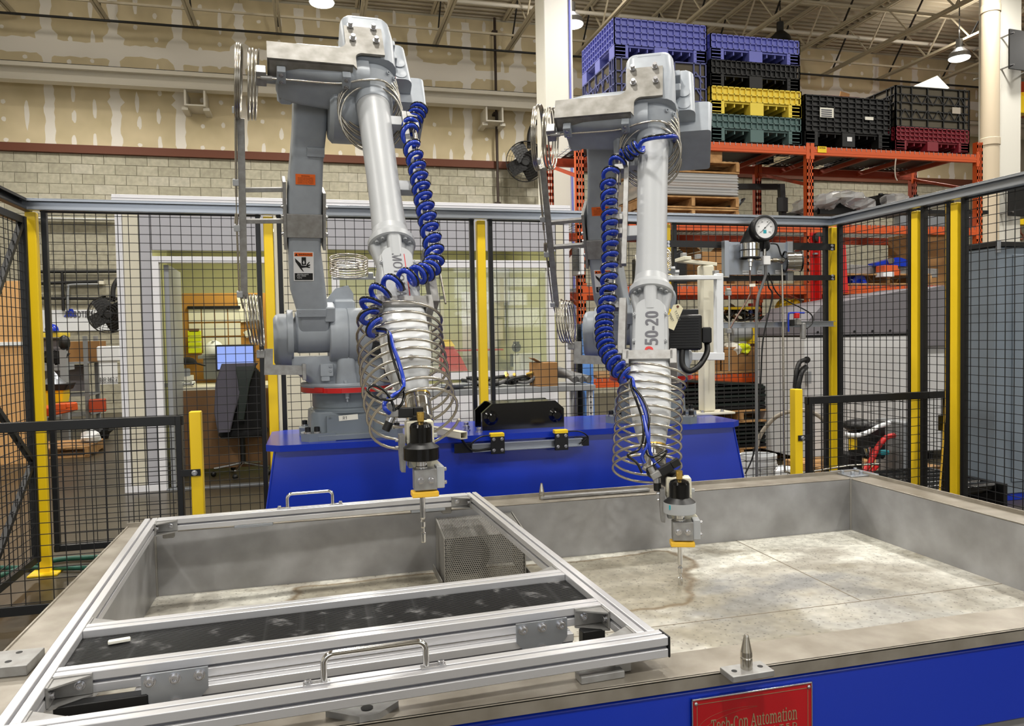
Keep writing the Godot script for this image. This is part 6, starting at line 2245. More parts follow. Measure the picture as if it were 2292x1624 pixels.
	b = MB.new()
	b.tube(curve([Vector3(3.345, 1.936, -5.17), Vector3(3.34, 1.847, -5.17), Vector3(3.281, 1.695, -5.17), Vector3(3.264, 1.508, -5.17), Vector3(3.261, 1.064, -5.17), Vector3(3.259, 0.273, -5.17)], 6), 0.0115, 8)
	part("pressure_hose", b, M.hose_grey, o)
	b = MB.new()
	b.tube(curve([Vector3(3.488, 1.943, -5.17), Vector3(3.494, 1.573, -5.17), Vector3(3.497, 0.883, -5.17), Vector3(3.502, 0.396, -5.17), Vector3(3.525, 0.342, -5.17), Vector3(3.637, 0.324, -5.17), Vector3(4.084, 0.353, -5.17), Vector3(4.378, 0.349, -5.17)], 6), 0.008, 8)
	part("pressure_tube", b, M.steel_tube, o)
	b = MB.new()
	b.box(Vector3(3.22, 1.785, -5.15), Vector3(0.05, 0.022, 0.001), Basis(Vector3.BACK, 0.05))
	part("tape_flag", b, M.paper, o)
	b = MB.new()
	b.tube(curve([Vector3(3.368, 1.918, -5.2), Vector3(3.39, 1.781, -5.2), Vector3(3.421, 1.695, -5.2), Vector3(3.34, 1.37, -5.2), Vector3(3.315, 1.026, -5.2), Vector3(3.264, 0.544, -5.2), Vector3(3.178, 0.342, -5.2)], 6), 0.006, 6)
	part("signal_cable", b, M.black, o)

# ---------------------------------------------------------------- the office booth behind the fence
func office() -> void:
	var z := -7.95
	var xl := -1.80
	var xr := 2.72
	var top := 2.84
	var back := -10.6
	var dx0 := -1.43
	var dx1 := -0.43
	var dtop := 2.2
	var wx0 := 0.2
	var wx1 := 2.52
	var wy0 := 1.0
	var wy1 := 2.22
	var o := thing("office_booth", Vector3(0.46, 0, -9.2), "white modular office booth with an open doorway and a large window", "office")
	# panels of the front wall: name, x0, x1, y0, y1, material
	for q in [[xl + 0.06, xl + 0.2, 0.0, top - 0.14, M.office_cream], [xl + 0.2, dx0 - 0.06, 0.0, top - 0.14, M.office_grey], [dx0 - 0.06, dx1 + 0.06, dtop + 0.06, top - 0.14, M.office_grey], [dx1 + 0.06, wx0 - 0.05, 0.0, top - 0.14, M.office_cream], [wx0 - 0.05, 1.3, wy1 + 0.06, top - 0.14, M.office_grey], [1.3, wx1 + 0.05, wy1 + 0.06, top - 0.14, M.office_grey], [wx0 - 0.05, wx1 + 0.05, 0.0, wy0 - 0.06, M.office_white], [wx1 + 0.05, xr - 0.06, 0.0, top - 0.14, M.office_cream]]:
		var b := MB.new()
		b.span(Vector3(q[0] + 0.003, q[2] + 0.06, z - 0.06), Vector3(q[1] - 0.003, q[3], z - 0.01), 0.003)
		part("wall_panel", b, q[4], o)
	# ribbed aluminium edge strips
	for q in [[xl, xl + 0.06, 0.0, top], [xr - 0.06, xr, 0.0, top]]:
		var b := MB.new()
		b.span(Vector3(q[0], q[2], z - 0.07), Vector3(q[1], q[3], z), 0.003)
		for i in 4:
			var x: float = q[0] + 0.008 + i * 0.0145
			b.span(Vector3(x, q[2], z), Vector3(x + 0.006, q[3], z + 0.006))
		part("corner_trim", b, M.office_white, o)
	var b := MB.new()
	b.span(Vector3(xl - 0.02, top - 0.14, z - 0.07), Vector3(xr + 0.02, top, z + 0.004), 0.003)
	for i in 5:
		b.span(Vector3(xl - 0.02, top - 0.13 + i * 0.024, z + 0.004), Vector3(xr + 0.02, top - 0.12 + i * 0.024, z + 0.01))
	part("top_trim", b, M.office_white, o)
	b = MB.new()
	b.span(Vector3(xl, 0, z - 0.07), Vector3(dx0 - 0.06, 0.06, z + 0.004), 0.002)
	b.span(Vector3(dx1 + 0.06, 0, z - 0.07), Vector3(xr, 0.06, z + 0.004), 0.002)
	part("sill_trim", b, M.office_white, o)
	b = MB.new()
	b.span(Vector3(dx0, 0, z - 0.08), Vector3(dx1, 0.012, z + 0.01), 0.002)
	part("threshold", b, M.galv, o)
	b = MB.new()
	b.span(Vector3(dx0 - 0.06, 0, z - 0.09), Vector3(dx0, dtop + 0.06, z + 0.008), 0.003)
	b.span(Vector3(dx1, 0, z - 0.09), Vector3(dx1 + 0.06, dtop + 0.06, z + 0.008), 0.003)
	b.span(Vector3(dx0, dtop, z - 0.09), Vector3(dx1, dtop + 0.06, z + 0.008), 0.003)
	part("door_frame", b, M.office_white, o)
	# the open door leaf, folded into the room, with its pull handle
	b = MB.new()
	b.box(Vector3(dx0 + 0.04, dtop * 0.5, z - 0.5), Vector3(0.045, dtop - 0.03, 0.86), Basis(Vector3.UP, 0.03), 0.004)
	var df := part("door_leaf", b, M.grey_paint, o)
	b = MB.new()
	b.cyl(Vector3(dx0 + 0.06, 0.98, z - 0.84), Vector3(dx0 + 0.12, 0.98, z - 0.84), 0.025, 14)
	b.ball(Vector3(dx0 + 0.14, 0.98, z - 0.84), Vector3(0.03, 0.03, 0.03))
	part("door_knob", b, M.chrome, df)
	b = MB.new()
	for q in [[wx0, wy0, wx0 + 0.04, wy1], [wx1 - 0.04, wy0, wx1, wy1], [wx0, wy1 - 0.04, wx1, wy1], [wx0, wy0, wx1, wy0 + 0.04]]:
		b.span(Vector3(q[0] - 0.02, q[1] - 0.02, z - 0.07), Vector3(q[2] + 0.02, q[3] + 0.02, z + 0.006), 0.003)
	var wf := part("window_frame", b, M.office_white, o)
	b = MB.new()
	b.span(Vector3(wx0 + 0.04, wy0 + 0.04, z - 0.034), Vector3(wx1 - 0.04, wy1 - 0.04, z - 0.03))
	part("pane", b, M.glass, wf)
	# inside: side walls, rear wall with a window of its own, ceiling
	b = MB.new()
	b.span(Vector3(xl, 0, back), Vector3(xl + 0.06, top - 0.1, z - 0.07))
	b.span(Vector3(xl + 0.06, 0, -9.85), Vector3(xl + 0.12, top - 0.1, -9.8))
	part("side_wall", b, M.office_wall, o)
	b = MB.new()
	b.span(Vector3(xr - 0.06, 0, back), Vector3(xr, top - 0.1, z - 0.07))
	part("side_wall", b, M.office_wall, o)
	b = MB.new()
	var rx0 := 0.3
	var rx1 := 1.75
	for q in [[xl, 0.0, rx0, top - 0.1], [rx1, 0.0, xr, top - 0.1], [rx0, 0.0, rx1, 0.95], [rx0, 2.0, rx1, top - 0.1]]:
		b.span(Vector3(q[0], q[1], back), Vector3(q[2], q[3], back + 0.06))
	part("rear_wall", b, M.office_wall, o)
	b = MB.new()
	for q in [[rx0, 0.95, rx0 + 0.05, 2.0], [rx1 - 0.05, 0.95, rx1, 2.0], [rx0, 1.95, rx1, 2.0], [rx0, 0.95, rx1, 1.0]]:
		b.span(Vector3(q[0], q[1], back - 0.01), Vector3(q[2], q[3], back + 0.08), 0.003)
	var rw := part("rear_window_frame", b, M.office_cream, o)
	b = MB.new()
	b.span(Vector3(rx0 + 0.05, 1.0, back + 0.03), Vector3(rx1 - 0.05, 1.95, back + 0.034))
	part("pane", b, M.glass, rw)
	b = MB.new()
	b.span(Vector3(xl, top - 0.1, back - 0.05), Vector3(xr, top - 0.01, z - 0.07))
	part("roof", b, M.office_cream, o)
	b = MB.new()
	b.span(Vector3(2.0, 0, back + 0.07), Vector3(2.5, 2.05, back + 0.11), 0.004)
	b.span(Vector3(2.45, 1.9, back + 0.1), Vector3(2.655, 2.4, back + 0.25), 0.01)
	part("rear_door", b, M.office_white, o)
	# unseen ceiling lamps, placed to light the office inside
	for x in [-0.7, 1.4]:
		var lo := thing("unseen_office_lamp", Vector3(x, top - 0.13, -9.2), "unseen flat fluorescent panel on the office ceiling above the " + ("doorway" if x < 0 else "window side"), "lamp")
		b = MB.new()
		b.span(Vector3(x - 0.3, top - 0.125, -9.5), Vector3(x + 0.3, top - 0.1, -8.9), 0.004)
		part("housing", b, M.office_white, lo)
		b = MB.new()
		b.span(Vector3(x - 0.27, top - 0.13, -9.47), Vector3(x + 0.27, top - 0.125, -8.93))
		part("diffuser", b, M.unseen_office_glow, lo)
		var l := AreaLight3D.new()
		l.name = "unseen_office_light" if x < 0 else "unseen_office_light_001"
		l.area_size = Vector2(0.54, 0.54)
		l.position = Vector3(x, top - 0.145, -9.2)
		l.rotation_degrees = Vector3(-90, 0, 0)
		l.light_color = Color(1.0, 0.98, 0.84)
		l.light_energy = 2.2
		l.area_range = 20.0
		l.shadow_enabled = true
		add_child(l)
	office_goods(z)

func office_goods(z: float) -> void:
	# notice board with its sheets and folders
	var o := thing("notice_board", Vector3(-0.85, 1.0, -10.1), "brown cork notice board covered in white sheets, seen through the office doorway", "board")
	var b := MB.new()
	b.span(Vector3(-1.512, 0.763, -9.78), Vector3(-0.327, 2.007, -9.75), 0.004)
	part("cork_panel", b, M.cork, o)
	b = MB.new()
	b.span(Vector3(-1.453, 1.817, -9.75), Vector3(-0.857, 1.853, -9.72), 0.003)
	part("dark_strip", b, M.black, o)
	for r in 3:
		for k in 4:
			b = MB.new()
			var x := -1.06 + k * 0.148 + -1.443 + 1.06
			var y := 1.827 - 0.16 - r * 0.17
			b.span(Vector3(x, y, -9.745), Vector3(x + 0.135, y + 0.15, -9.738))
			part("paper_sheet", b, M.paper, o)
	for q in [[555, 690, 0.2, 0.25], [560, 735, 0.14, 0.12], [585, 735, 0.1, 0.2]]:
		pass
	b = MB.new()
	b.box(Vector3(-0.746, 1.82, -9.73), Vector3(0.26, 0.3, 0.006), Basis(Vector3.BACK, 0.12))
	part("paper_sheet", b, M.paper, o)
	b = MB.new()
	b.box(Vector3(-0.781, 1.518, -9.73), Vector3(0.08, 0.08, 0.006), Basis(Vector3.BACK, 0.5))
	part("paper_sheet", b, M.paper, o)
	o = thing("wall_pocket", Vector3(-1.373, 1.296, -9.66), "bright yellow folder holder at the notice board's left, in the office", "folder holder")
	b = MB.new()
	for i in 4:
		b.span(Vector3(-1.448, 1.297, -9.7) + Vector3(0, i * 0.068, 0), Vector3(-1.304, 1.294, -9.66) + Vector3(0, i * 0.068 + 0.062, 0), 0.003)
	part("folders", b, M.lime, o)
	b = MB.new()
	b.span(Vector3(-1.435, 1.546, -9.7), Vector3(-1.324, 1.586, -9.66), 0.003)
	part("clip", b, M.wood_dark, o)
	# hard hat
	var hc := Vector3(-1.141, 1.283, -9.5)
	o = thing("hard_hat", hc, "white hard hat on the office desk's shelf, seen through the doorway", "hard hat")
	b = MB.new()
	b.ball(hc, Vector3(0.125, 0.16, 0.15), 24, 8, 0.0, 0.5)
	b.lathe(hc, Vector3.UP, [[0.122, -0.012], [0.145, -0.008], [0.13, 0.012]], 24)
	part("shell", b, M.cover_white, o)
	b = MB.new()
	b.box(hc + Vector3(0, 0.155, 0), Vector3(0.03, 0.016, 0.2), Basis.IDENTITY, 0.006)
	part("ridge", b, M.cover_white, o)
	b = MB.new()
	b.span(hc + Vector3(-0.17, -0.05, -0.14), hc + Vector3(0.14, -0.012, 0.1), 0.004)
	b.span(hc + Vector3(-0.12, -0.29, -0.12), hc + Vector3(0.12, -0.05, 0.06), 0.01)
	var sh := thing("desk_pedestal", hc - Vector3(0, 0.3, 0), "grey box under the white hard hat in the office", "box")
	part("box", b, M.grey_paint, sh)
	# desk
	var dc := Vector3(-0.95, 0, -9.0)
	o = thing("office_desk", dc, "dark wooden office desk inside the doorway, loaded with papers", "desk")
	b = MB.new()
	b.span(Vector3(-1.527, 0.909, -8.75), Vector3(-0.32, 0.947, -9.6), 0.004)
	part("desk_top", b, M.cream, o)
	b = MB.new()
	b.span(Vector3(-1.526, 0.06, -8.78), Vector3(-0.35, 0.909, -8.74), 0.003)
	b.span(Vector3(-1.526, 0.0, -9.55), Vector3(-1.526 + 0.03, 0.909, -8.78), 0.003)
	part("modesty_panel", b, M.wood_dark, o)
	for q in [[376, 870, 0.3, 0.05, "white paper tray on the office desk's left front, beside the door knob"], [385, 850, 0.28, 0.06, "thick white ring binder lying on the paper tray in the office"], [395, 835, 0.2, 0.09, "grey box file under a dark cap on the office desk"]]:
		var at := Vector3(-1.453, 0.931, -8.95)
		var k := 0 if q[1] == 870 else (1 if q[1] == 850 else 2)
		b = MB.new()
		b.box(Vector3(0.0, 0.04, 0), Vector3(q[2] - k * 0.03, q[3], 0.24), Basis(Vector3.UP, 0.1 * k), 0.006)
		solo(["paper_tray", "ring_binder", "box_file"][k], at + Vector3(0.02 * k, k * 0.062, -0.05), b, [M.cover_white, M.paper, M.grey_paint][k], q[4], ["tray", "binder", "box file"][k])
	b = MB.new()
	b.ball(Vector3(0, 0, 0), Vector3(0.1, 0.08, 0.1), 16, 6, 0.0, 0.5)
	b.box(Vector3(0.12, 0.0, 0.02), Vector3(0.14, 0.01, 0.1), Basis(Vector3.BACK, -0.3), 0.004)
	solo("cap", Vector3(-1.361, 1.186, -9), b, M.fabric_black, "black cap on top of the box file on the office desk", "cap")
	# monitor
	var mc := Vector3(-0.892, 1.24, -9.3)
	o = thing("monitor", mc - Vector3(0, 0.2, 0), "flat monitor with a bluish screen on the office desk, behind the chair", "monitor")
	b = MB.new()
	b.box(mc, Vector3(0.42, 0.3, 0.04), Basis(Vector3.UP, 0.1), 0.006)
	b.box(mc + Vector3(0, -0.2, -0.03), Vector3(0.05, 0.14, 0.04))
	b.box(mc + Vector3(0, -0.27, -0.02), Vector3(0.2, 0.015, 0.16), Basis.IDENTITY, 0.004)
	part("case", b, M.black, o)
	b = MB.new()
	b.box(mc + Basis(Vector3.UP, 0.1) * Vector3(0, 0, 0.021), Vector3(0.39, 0.26, 0.002), Basis(Vector3.UP, 0.1))
	part("screen", b, M.screen_glow, o)
	# swivel chair with a coat over its back
	var cc := Vector3(-0.819, 0.05, -9.979)
	cc.y = 0.0
	cc = Vector3(-0.78, 0, -8.45)
	o = thing("swivel_chair", cc, "black swivel chair with a grey jacket over its back, in the office doorway", "chair")
	b = MB.new()
	b.loft([MB.ring(cc + Vector3(0.02, 0.5, -0.02), Vector3.RIGHT, Vector3.BACK, 0.2, 0.05, 0.04), MB.ring(cc + Vector3(0.02, 0.8, 0.02), Vector3.RIGHT, Vector3.BACK, 0.24, 0.07, 0.06), MB.ring(cc + Vector3(0.02, 1.08, 0.04), Vector3.RIGHT, Vector3.BACK, 0.21, 0.07, 0.06), MB.ring(cc + Vector3(0.02, 1.18, 0.03), Vector3.RIGHT, Vector3.BACK, 0.13, 0.05, 0.04)])
	part("backrest", b, M.fabric_black, o)
	b = MB.new()
	b.box(cc + Vector3(0.02, 0.46, -0.18), Vector3(0.48, 0.09, 0.46), Basis.IDENTITY, 0.035)
	part("seat", b, M.fabric_black, o)
	b = MB.new()
	b.cyl(cc + Vector3(0, 0.12, -0.15), cc + Vector3(0, 0.44, -0.15), 0.028, 14)
	part("gas_lift", b, M.black, o)
	for i in 5:
		var a := TAU * i / 5.0 + 0.5
		var d := Vector3(cos(a), 0, sin(a))
		b = MB.new()
		b.bar(cc + Vector3(0, 0.13, -0.15), cc + Vector3(0, 0.09, -0.15) + d * 0.3, 0.03, 0.026, Vector3.UP, 0.008)
		var lg := part("leg", b, M.chrome, o)
		b = MB.new()
		b.ball(cc + Vector3(0, 0.032, -0.15) + d * 0.3, Vector3(0.03, 0.03, 0.03), 12, 8)
		part("castor", b, M.black, lg)
	o = thing("jacket", cc + Vector3(-0.1, 0.45, 0.1), "grey jacket with a green lining draped over the office chair", "jacket")
	b = MB.new()
	b.loft([MB.ring(cc + Vector3(-0.15, 0.5, 0.14), Vector3.RIGHT, Vector3.BACK, 0.06, 0.03, 0.02), MB.ring(cc + Vector3(-0.14, 0.7, 0.13), Vector3.RIGHT, Vector3.BACK, 0.1, 0.035, 0.02), MB.ring(cc + Vector3(-0.08, 1.0, 0.12), Vector3.RIGHT, Vector3.BACK, 0.14, 0.03, 0.02), MB.ring(cc + Vector3(0.02, 1.2, 0.06), Vector3.RIGHT, Vector3.BACK, 0.18, 0.06, 0.04)])
	part("shell", b, M.fabric_grey, o)
	b = MB.new()
	b.loft([MB.ring(cc + Vector3(0.02, 0.62, 0.13), Vector3.RIGHT, Vector3.BACK, 0.03, 0.02, 0.01), MB.ring(cc + Vector3(0.06, 1.0, 0.135), Vector3.RIGHT, Vector3.BACK, 0.06, 0.02, 0.01), MB.ring(cc + Vector3(0.08, 1.17, 0.11), Vector3.RIGHT, Vector3.BACK, 0.1, 0.02, 0.01)])
	part("lining", b, M.dark_green, o)
	# things seen through the office window
	o = thing("white_cabinet", Vector3(2.05, 0, -9.2), "low white cabinet with papers behind the office window, lower right", "cabinet")
	b = MB.new()
	b.span(Vector3(2.412, 0.588, -9.3), Vector3(2.782, 1.208, -8.9), 0.02)
	part("body", b, M.cover_white, o)
	b = MB.new()
	b.span(Vector3(2.297, 1.055, -9), Vector3(2.319, 1.209, -8.92), 0.004)
	part("handle", b, M.black, o)
	o = thing("work_shelf", Vector3(1.0, 0.9, -10.3), "narrow shelf with a red edge below the rear office window", "shelf")
	b = MB.new()
	b.span(Vector3(1.756, 1.229, -10.4), Vector3(2.501, 1.252, -10.15), 0.003)
	part("board", b, M.red, o)
	b = MB.new()
	b.ball(Vector3(0, 0.05, 0), Vector3(0.06, 0.06, 0.06), 16, 10)
	b.cyl(Vector3(0, 0.09, 0), Vector3(0, 0.12, 0), 0.04, 14)
	solo("glass_jar", Vector3(2.406, 1.236, -9.1), b, M.black_gloss, "dark round jar on the white cabinet behind the office window", "jar")
	b = MB.new()
	b.box(Vector3(0, 0.1, 0), Vector3(0.2, 0.26, 0.02))
	b.box(Vector3(0.03, -0.2, 0.01), Vector3(0.1, 0.28, 0.02))
	solo("hanging_sheets", Vector3(2.494, 1.721, -10.48), b, M.paper, "white sheets pinned beside the rear office window", "paper")
	o = thing("green_apron", Vector3(3.165, 1.802, -10.3), "blue-green apron hanging by the louvred rear door of the office", "apron")
	b = MB.new()
	b.box(Vector3(3.15, 1.917, -10.35), Vector3(0.09, 0.42, 0.06), Basis.IDENTITY, 0.02)
	b.box(Vector3(3.096, 1.52, -10.35), Vector3(0.2, 0.3, 0.05), Basis.IDENTITY, 0.02)
	part("cloth", b, M.teal, o)
	for i in 5:
		b = MB.new()
		b.bar(Vector3(3.144, 2.416, -10.3) + Vector3(0, -i * 0.045, 0), Vector3(3.269, 2.442, -10.3) + Vector3(0, -i * 0.045, 0), 0.01, 0.012)
		part("louvre", b, M.print_grey, o)
	o = thing("dark_machine", Vector3(1.0, 0, -11.6), "tall dark green machine behind the rear office window", "machine")
	b = MB.new()
	b.span(Vector3(2.048, 1.16, -11.6), Vector3(2.228, 1.778, -11.2), 0.03)
	b.span(Vector3(2.078, 1.748, -11.5), Vector3(2.217, 1.911, -11.2), 0.03)
	b.cyl(Vector3(2.155, 1.903, -11.3), Vector3(2.157, 2.017, -11.3), 0.09, 16, 0.03)
	b.span(Vector3(0.9, 0, -11.7), Vector3(1.2, 1.1, -11.3), 0.02)
	part("body", b, M.dark_green, o)
	o = thing("red_jacket", Vector3(1.467, 1.201, -8.4), "red and yellow high-visibility jacket hung in the office behind the left robot's wrist", "jacket")
	b = MB.new()
	b.loft([MB.ring(Vector3(1.472, 1.055, -8.3), Vector3.RIGHT, Vector3.BACK, 0.16, 0.06, 0.04), MB.ring(Vector3(1.44, 1.204, -8.3), Vector3.RIGHT, Vector3.BACK, 0.12, 0.06, 0.04), MB.ring(Vector3(1.403, 1.343, -8.3), Vector3.RIGHT, Vector3.BACK, 0.06, 0.05, 0.03)])
	part("shell", b, M.red, o)
	b = MB.new()
	b.loft([MB.ring(Vector3(1.419, 1.328, -8.28), Vector3.RIGHT, Vector3.BACK, 0.07, 0.05, 0.03), MB.ring(Vector3(1.401, 1.402, -8.28), Vector3.RIGHT, Vector3.BACK, 0.04, 0.04, 0.03)])
	part("yoke", b, M.yellow, o)
	# red handled case lying on the office roof
	o = thing("carry_case", Vector3(-1.717, 2.828, -8.3), "black and red case handle showing on the office roof's left end", "case")
	b = MB.new()
	b.tube(curve([Vector3(-1.808, 2.878, -8.3), Vector3(-1.793, 2.848, -8.3), Vector3(-1.736, 2.867, -8.3), Vector3(-1.68, 2.864, -8.3), Vector3(-1.657, 2.82, -8.3)], 6), 0.02, 8)
	part("handle", b, M.black, o)
	b = MB.new()
	b.prism([Vector2(-0.02, -0.08), Vector2(0.12, -0.08), Vector2(0.06, 0.04), Vector2(0.03, 0.05)], Vector3(-1.701, 2.845, -8.32), Vector3.RIGHT, Vector3.UP, 0.03)
	part("body", b, M.red, o)
	# unit heater grille at the office's right corner
	o = thing("wall_heater", Vector3(2.815, 2.15, -7.85), "white wall heater with a black grille right of the office corner", "heater")
	b = MB.new()
	b.span(Vector3(2.803, 2.082, -8.1), Vector3(2.879, 2.397, -7.9), 0.01)
	part("case", b, M.cover_white, o)
	b = MB.new()
	for i in 16:
		b.span(Vector3(2.74, 2.125, -7.9) + Vector3(0, i * 0.0155, 0), Vector3(2.819, 2.124, -7.89) + Vector3(0, i * 0.0155 + 0.011, 0))
	part("grille", b, M.black, o)
	workbench()

func workbench() -> void:
	# slotted-angle bench in front of the office window
	var o := thing("workbench", Vector3(1.4, 0, -6.9), "long grey slotted-angle workbench in front of the office window", "bench")
	var b := MB.new()
	var yt := 0.96
	b.span(Vector3(0.1, yt - 0.05, -7.3), Vector3(2.54, yt, -6.72), 0.004)
	part("top", b, M.grey_paint, o)
	b = MB.new()
	b.span(Vector3(0.1, 0.3, -7.28), Vector3(2.5, 0.33, -6.75), 0.004)
	part("shelf", b, M.grey_paint, o)
	for x in [0.13, 2.5]:
		for z in [-6.75, -7.26]:
			b = MB.new()
			b.span(Vector3(x - 0.025, 0, z - 0.004), Vector3(x + 0.025, yt - 0.05, z), 0.001)
			b.span(Vector3(x - 0.025, 0, z - 0.05), Vector3(x - 0.021, yt - 0.05, z), 0.001)
			var lg := part("leg", b, M.machine_white, o)
			if z > -7.0:
				b = MB.new()
				for i in 16:
					b.span(Vector3(x - 0.008, 0.06 + i * 0.052, z), Vector3(x + 0.008, 0.075 + i * 0.052, z + 0.0008))
				stuff(part("slot", b, M.print, lg))
	var by := yt
	b = MB.new()
	b.box(Vector3(0, 0.11, 0), Vector3(0.2, 0.22, 0.2), Basis(Vector3.UP, 0.2), 0.003)
	b.box(Vector3(-0.08, 0.24, 0.02), Vector3(0.1, 0.004, 0.18), Basis(Vector3.BACK, -0.5))
	solo("cardboard_box", Vector3(2.071, 1.014, -6.85) * Vector3(1, 0, 1) + Vector3(0, by, 0), b, M.cardboard, "small open cardboard box with a red stripe standing on the grey workbench", "box")
	var hoses := thing("hose_pile", Vector3(1.7, by, -6.95), "tangle of black hoses and brass fittings on the grey workbench", "hoses")
	for i in 6:
		b = MB.new()
		var pts: Array = []
		for k in 7:
			pts.append(Vector3(1.35 + 0.11 * k + rng.randf_range(-0.05, 0.05), by + 0.025 + rng.randf_range(0.0, 0.07), -6.95 + rng.randf_range(-0.14, 0.14)))
		b.tube(curve(pts, 5), 0.016, 7)
		part("hose", b, M.black if i % 3 else M.hose_grey, hoses)
	b = MB.new()
	for i in 7:
		var p := Vector3(1.68 + rng.randf() * 0.35, by + 0.09 + rng.randf() * 0.03, -6.9 + rng.randf_range(-0.1, 0.1))
		b.cyl(p, p + Vector3(rng.randf_range(-0.06, 0.06), 0.02, 0.04), 0.016, 8)
	stuff(part("fittings", b, M.brass, hoses))
	var pipes := thing("pipe_bundle", Vector3(2.35, by, -6.85), "bundle of thick grey rubber pipes at the right end of the grey workbench", "pipes")
	for i in 3:
		b = MB.new()
		b.tube(curve([Vector3(2.15 + i * 0.02, by + 0.16 - i * 0.03, -7.1), Vector3(2.3 + i * 0.05, by + 0.12 - i * 0.02, -6.95), Vector3(2.36 + i * 0.07, by + 0.05, -6.78)], 6), 0.035, 12)
		part("pipe", b, M.hose_grey, pipes)
	b = MB.new()
	for i in 3:
		b.box(Vector3(0.05 * i, 0.015 + 0.014 * i, 0.02 * i), Vector3(0.3, 0.012, 0.2), Basis(Vector3.UP, 0.2 * i), 0.003)
	solo("sheet_stack", Vector3(1.15, by, -6.9), b, M.galv, "small stack of bare metal sheets at the workbench's left", "sheets")
	# below the bench
	var roll := thing("plastic_roll", Vector3(1.75, 0.34, -6.95), "crumpled clear plastic roll lying under the grey workbench", "plastic")
	b = MB.new()
	for i in 7:
		b.tube(curve([Vector3(1.3 + i * 0.02, 0.5, -6.9 + i * 0.02), Vector3(1.6, 0.56 + i * 0.01, -6.85 + 0.015 * i), Vector3(1.95, 0.76 + rng.randf() * 0.06, -6.9 + i * 0.02)], 5), 0.028, 7)
	part("film", b, M.tan_hose, roll)
	b = MB.new()
	b.box(Vector3(0, 0.14, 0), Vector3(0.26, 0.28, 0.26), Basis.IDENTITY, 0.004)
	solo("cardboard_box", Vector3(2.267, 0.724, -6.7) * Vector3(1, 0, 1) + Vector3(0, 0.33, -0.14), b, M.cardboard, "closed cardboard box on the lower shelf, right end of the workbench", "box")
	b = MB.new()
	for i in 5:
		b.box(Vector3(0.05 + i * 0.07, 0.05 + 0.015 * (i % 2), 0), Vector3(0.1, 0.08, 0.12), Basis(Vector3.BACK, 0.5 * i), 0.01)
	solo("rag_pile", Vector3(0.55, 0.33, -6.9), b, M.sky_blue, "pale blue rags and wrappings under the workbench's left half", "rags")
	o = thing("blue_upright", Vector3(2.75, 0, -7.3), "pale blue steel upright leaning beside the workbench's right end", "upright")
	b = MB.new()
	b.bar(Vector3(2.671, 1.541, -7.3) , Vector3(2.607, 0.628, -7.1), 0.1, 0.06, Vector3.BACK, 0.004)
	part("flat_bar", b, M.sky_blue, o)
	b = MB.new()
	b.bar(Vector3(2.645, 1.534, -7.4), Vector3(2.585, 0.614, -7.25), 0.1, 0.06, Vector3.BACK, 0.004)
	part("flat_bar", b, M.black, o)

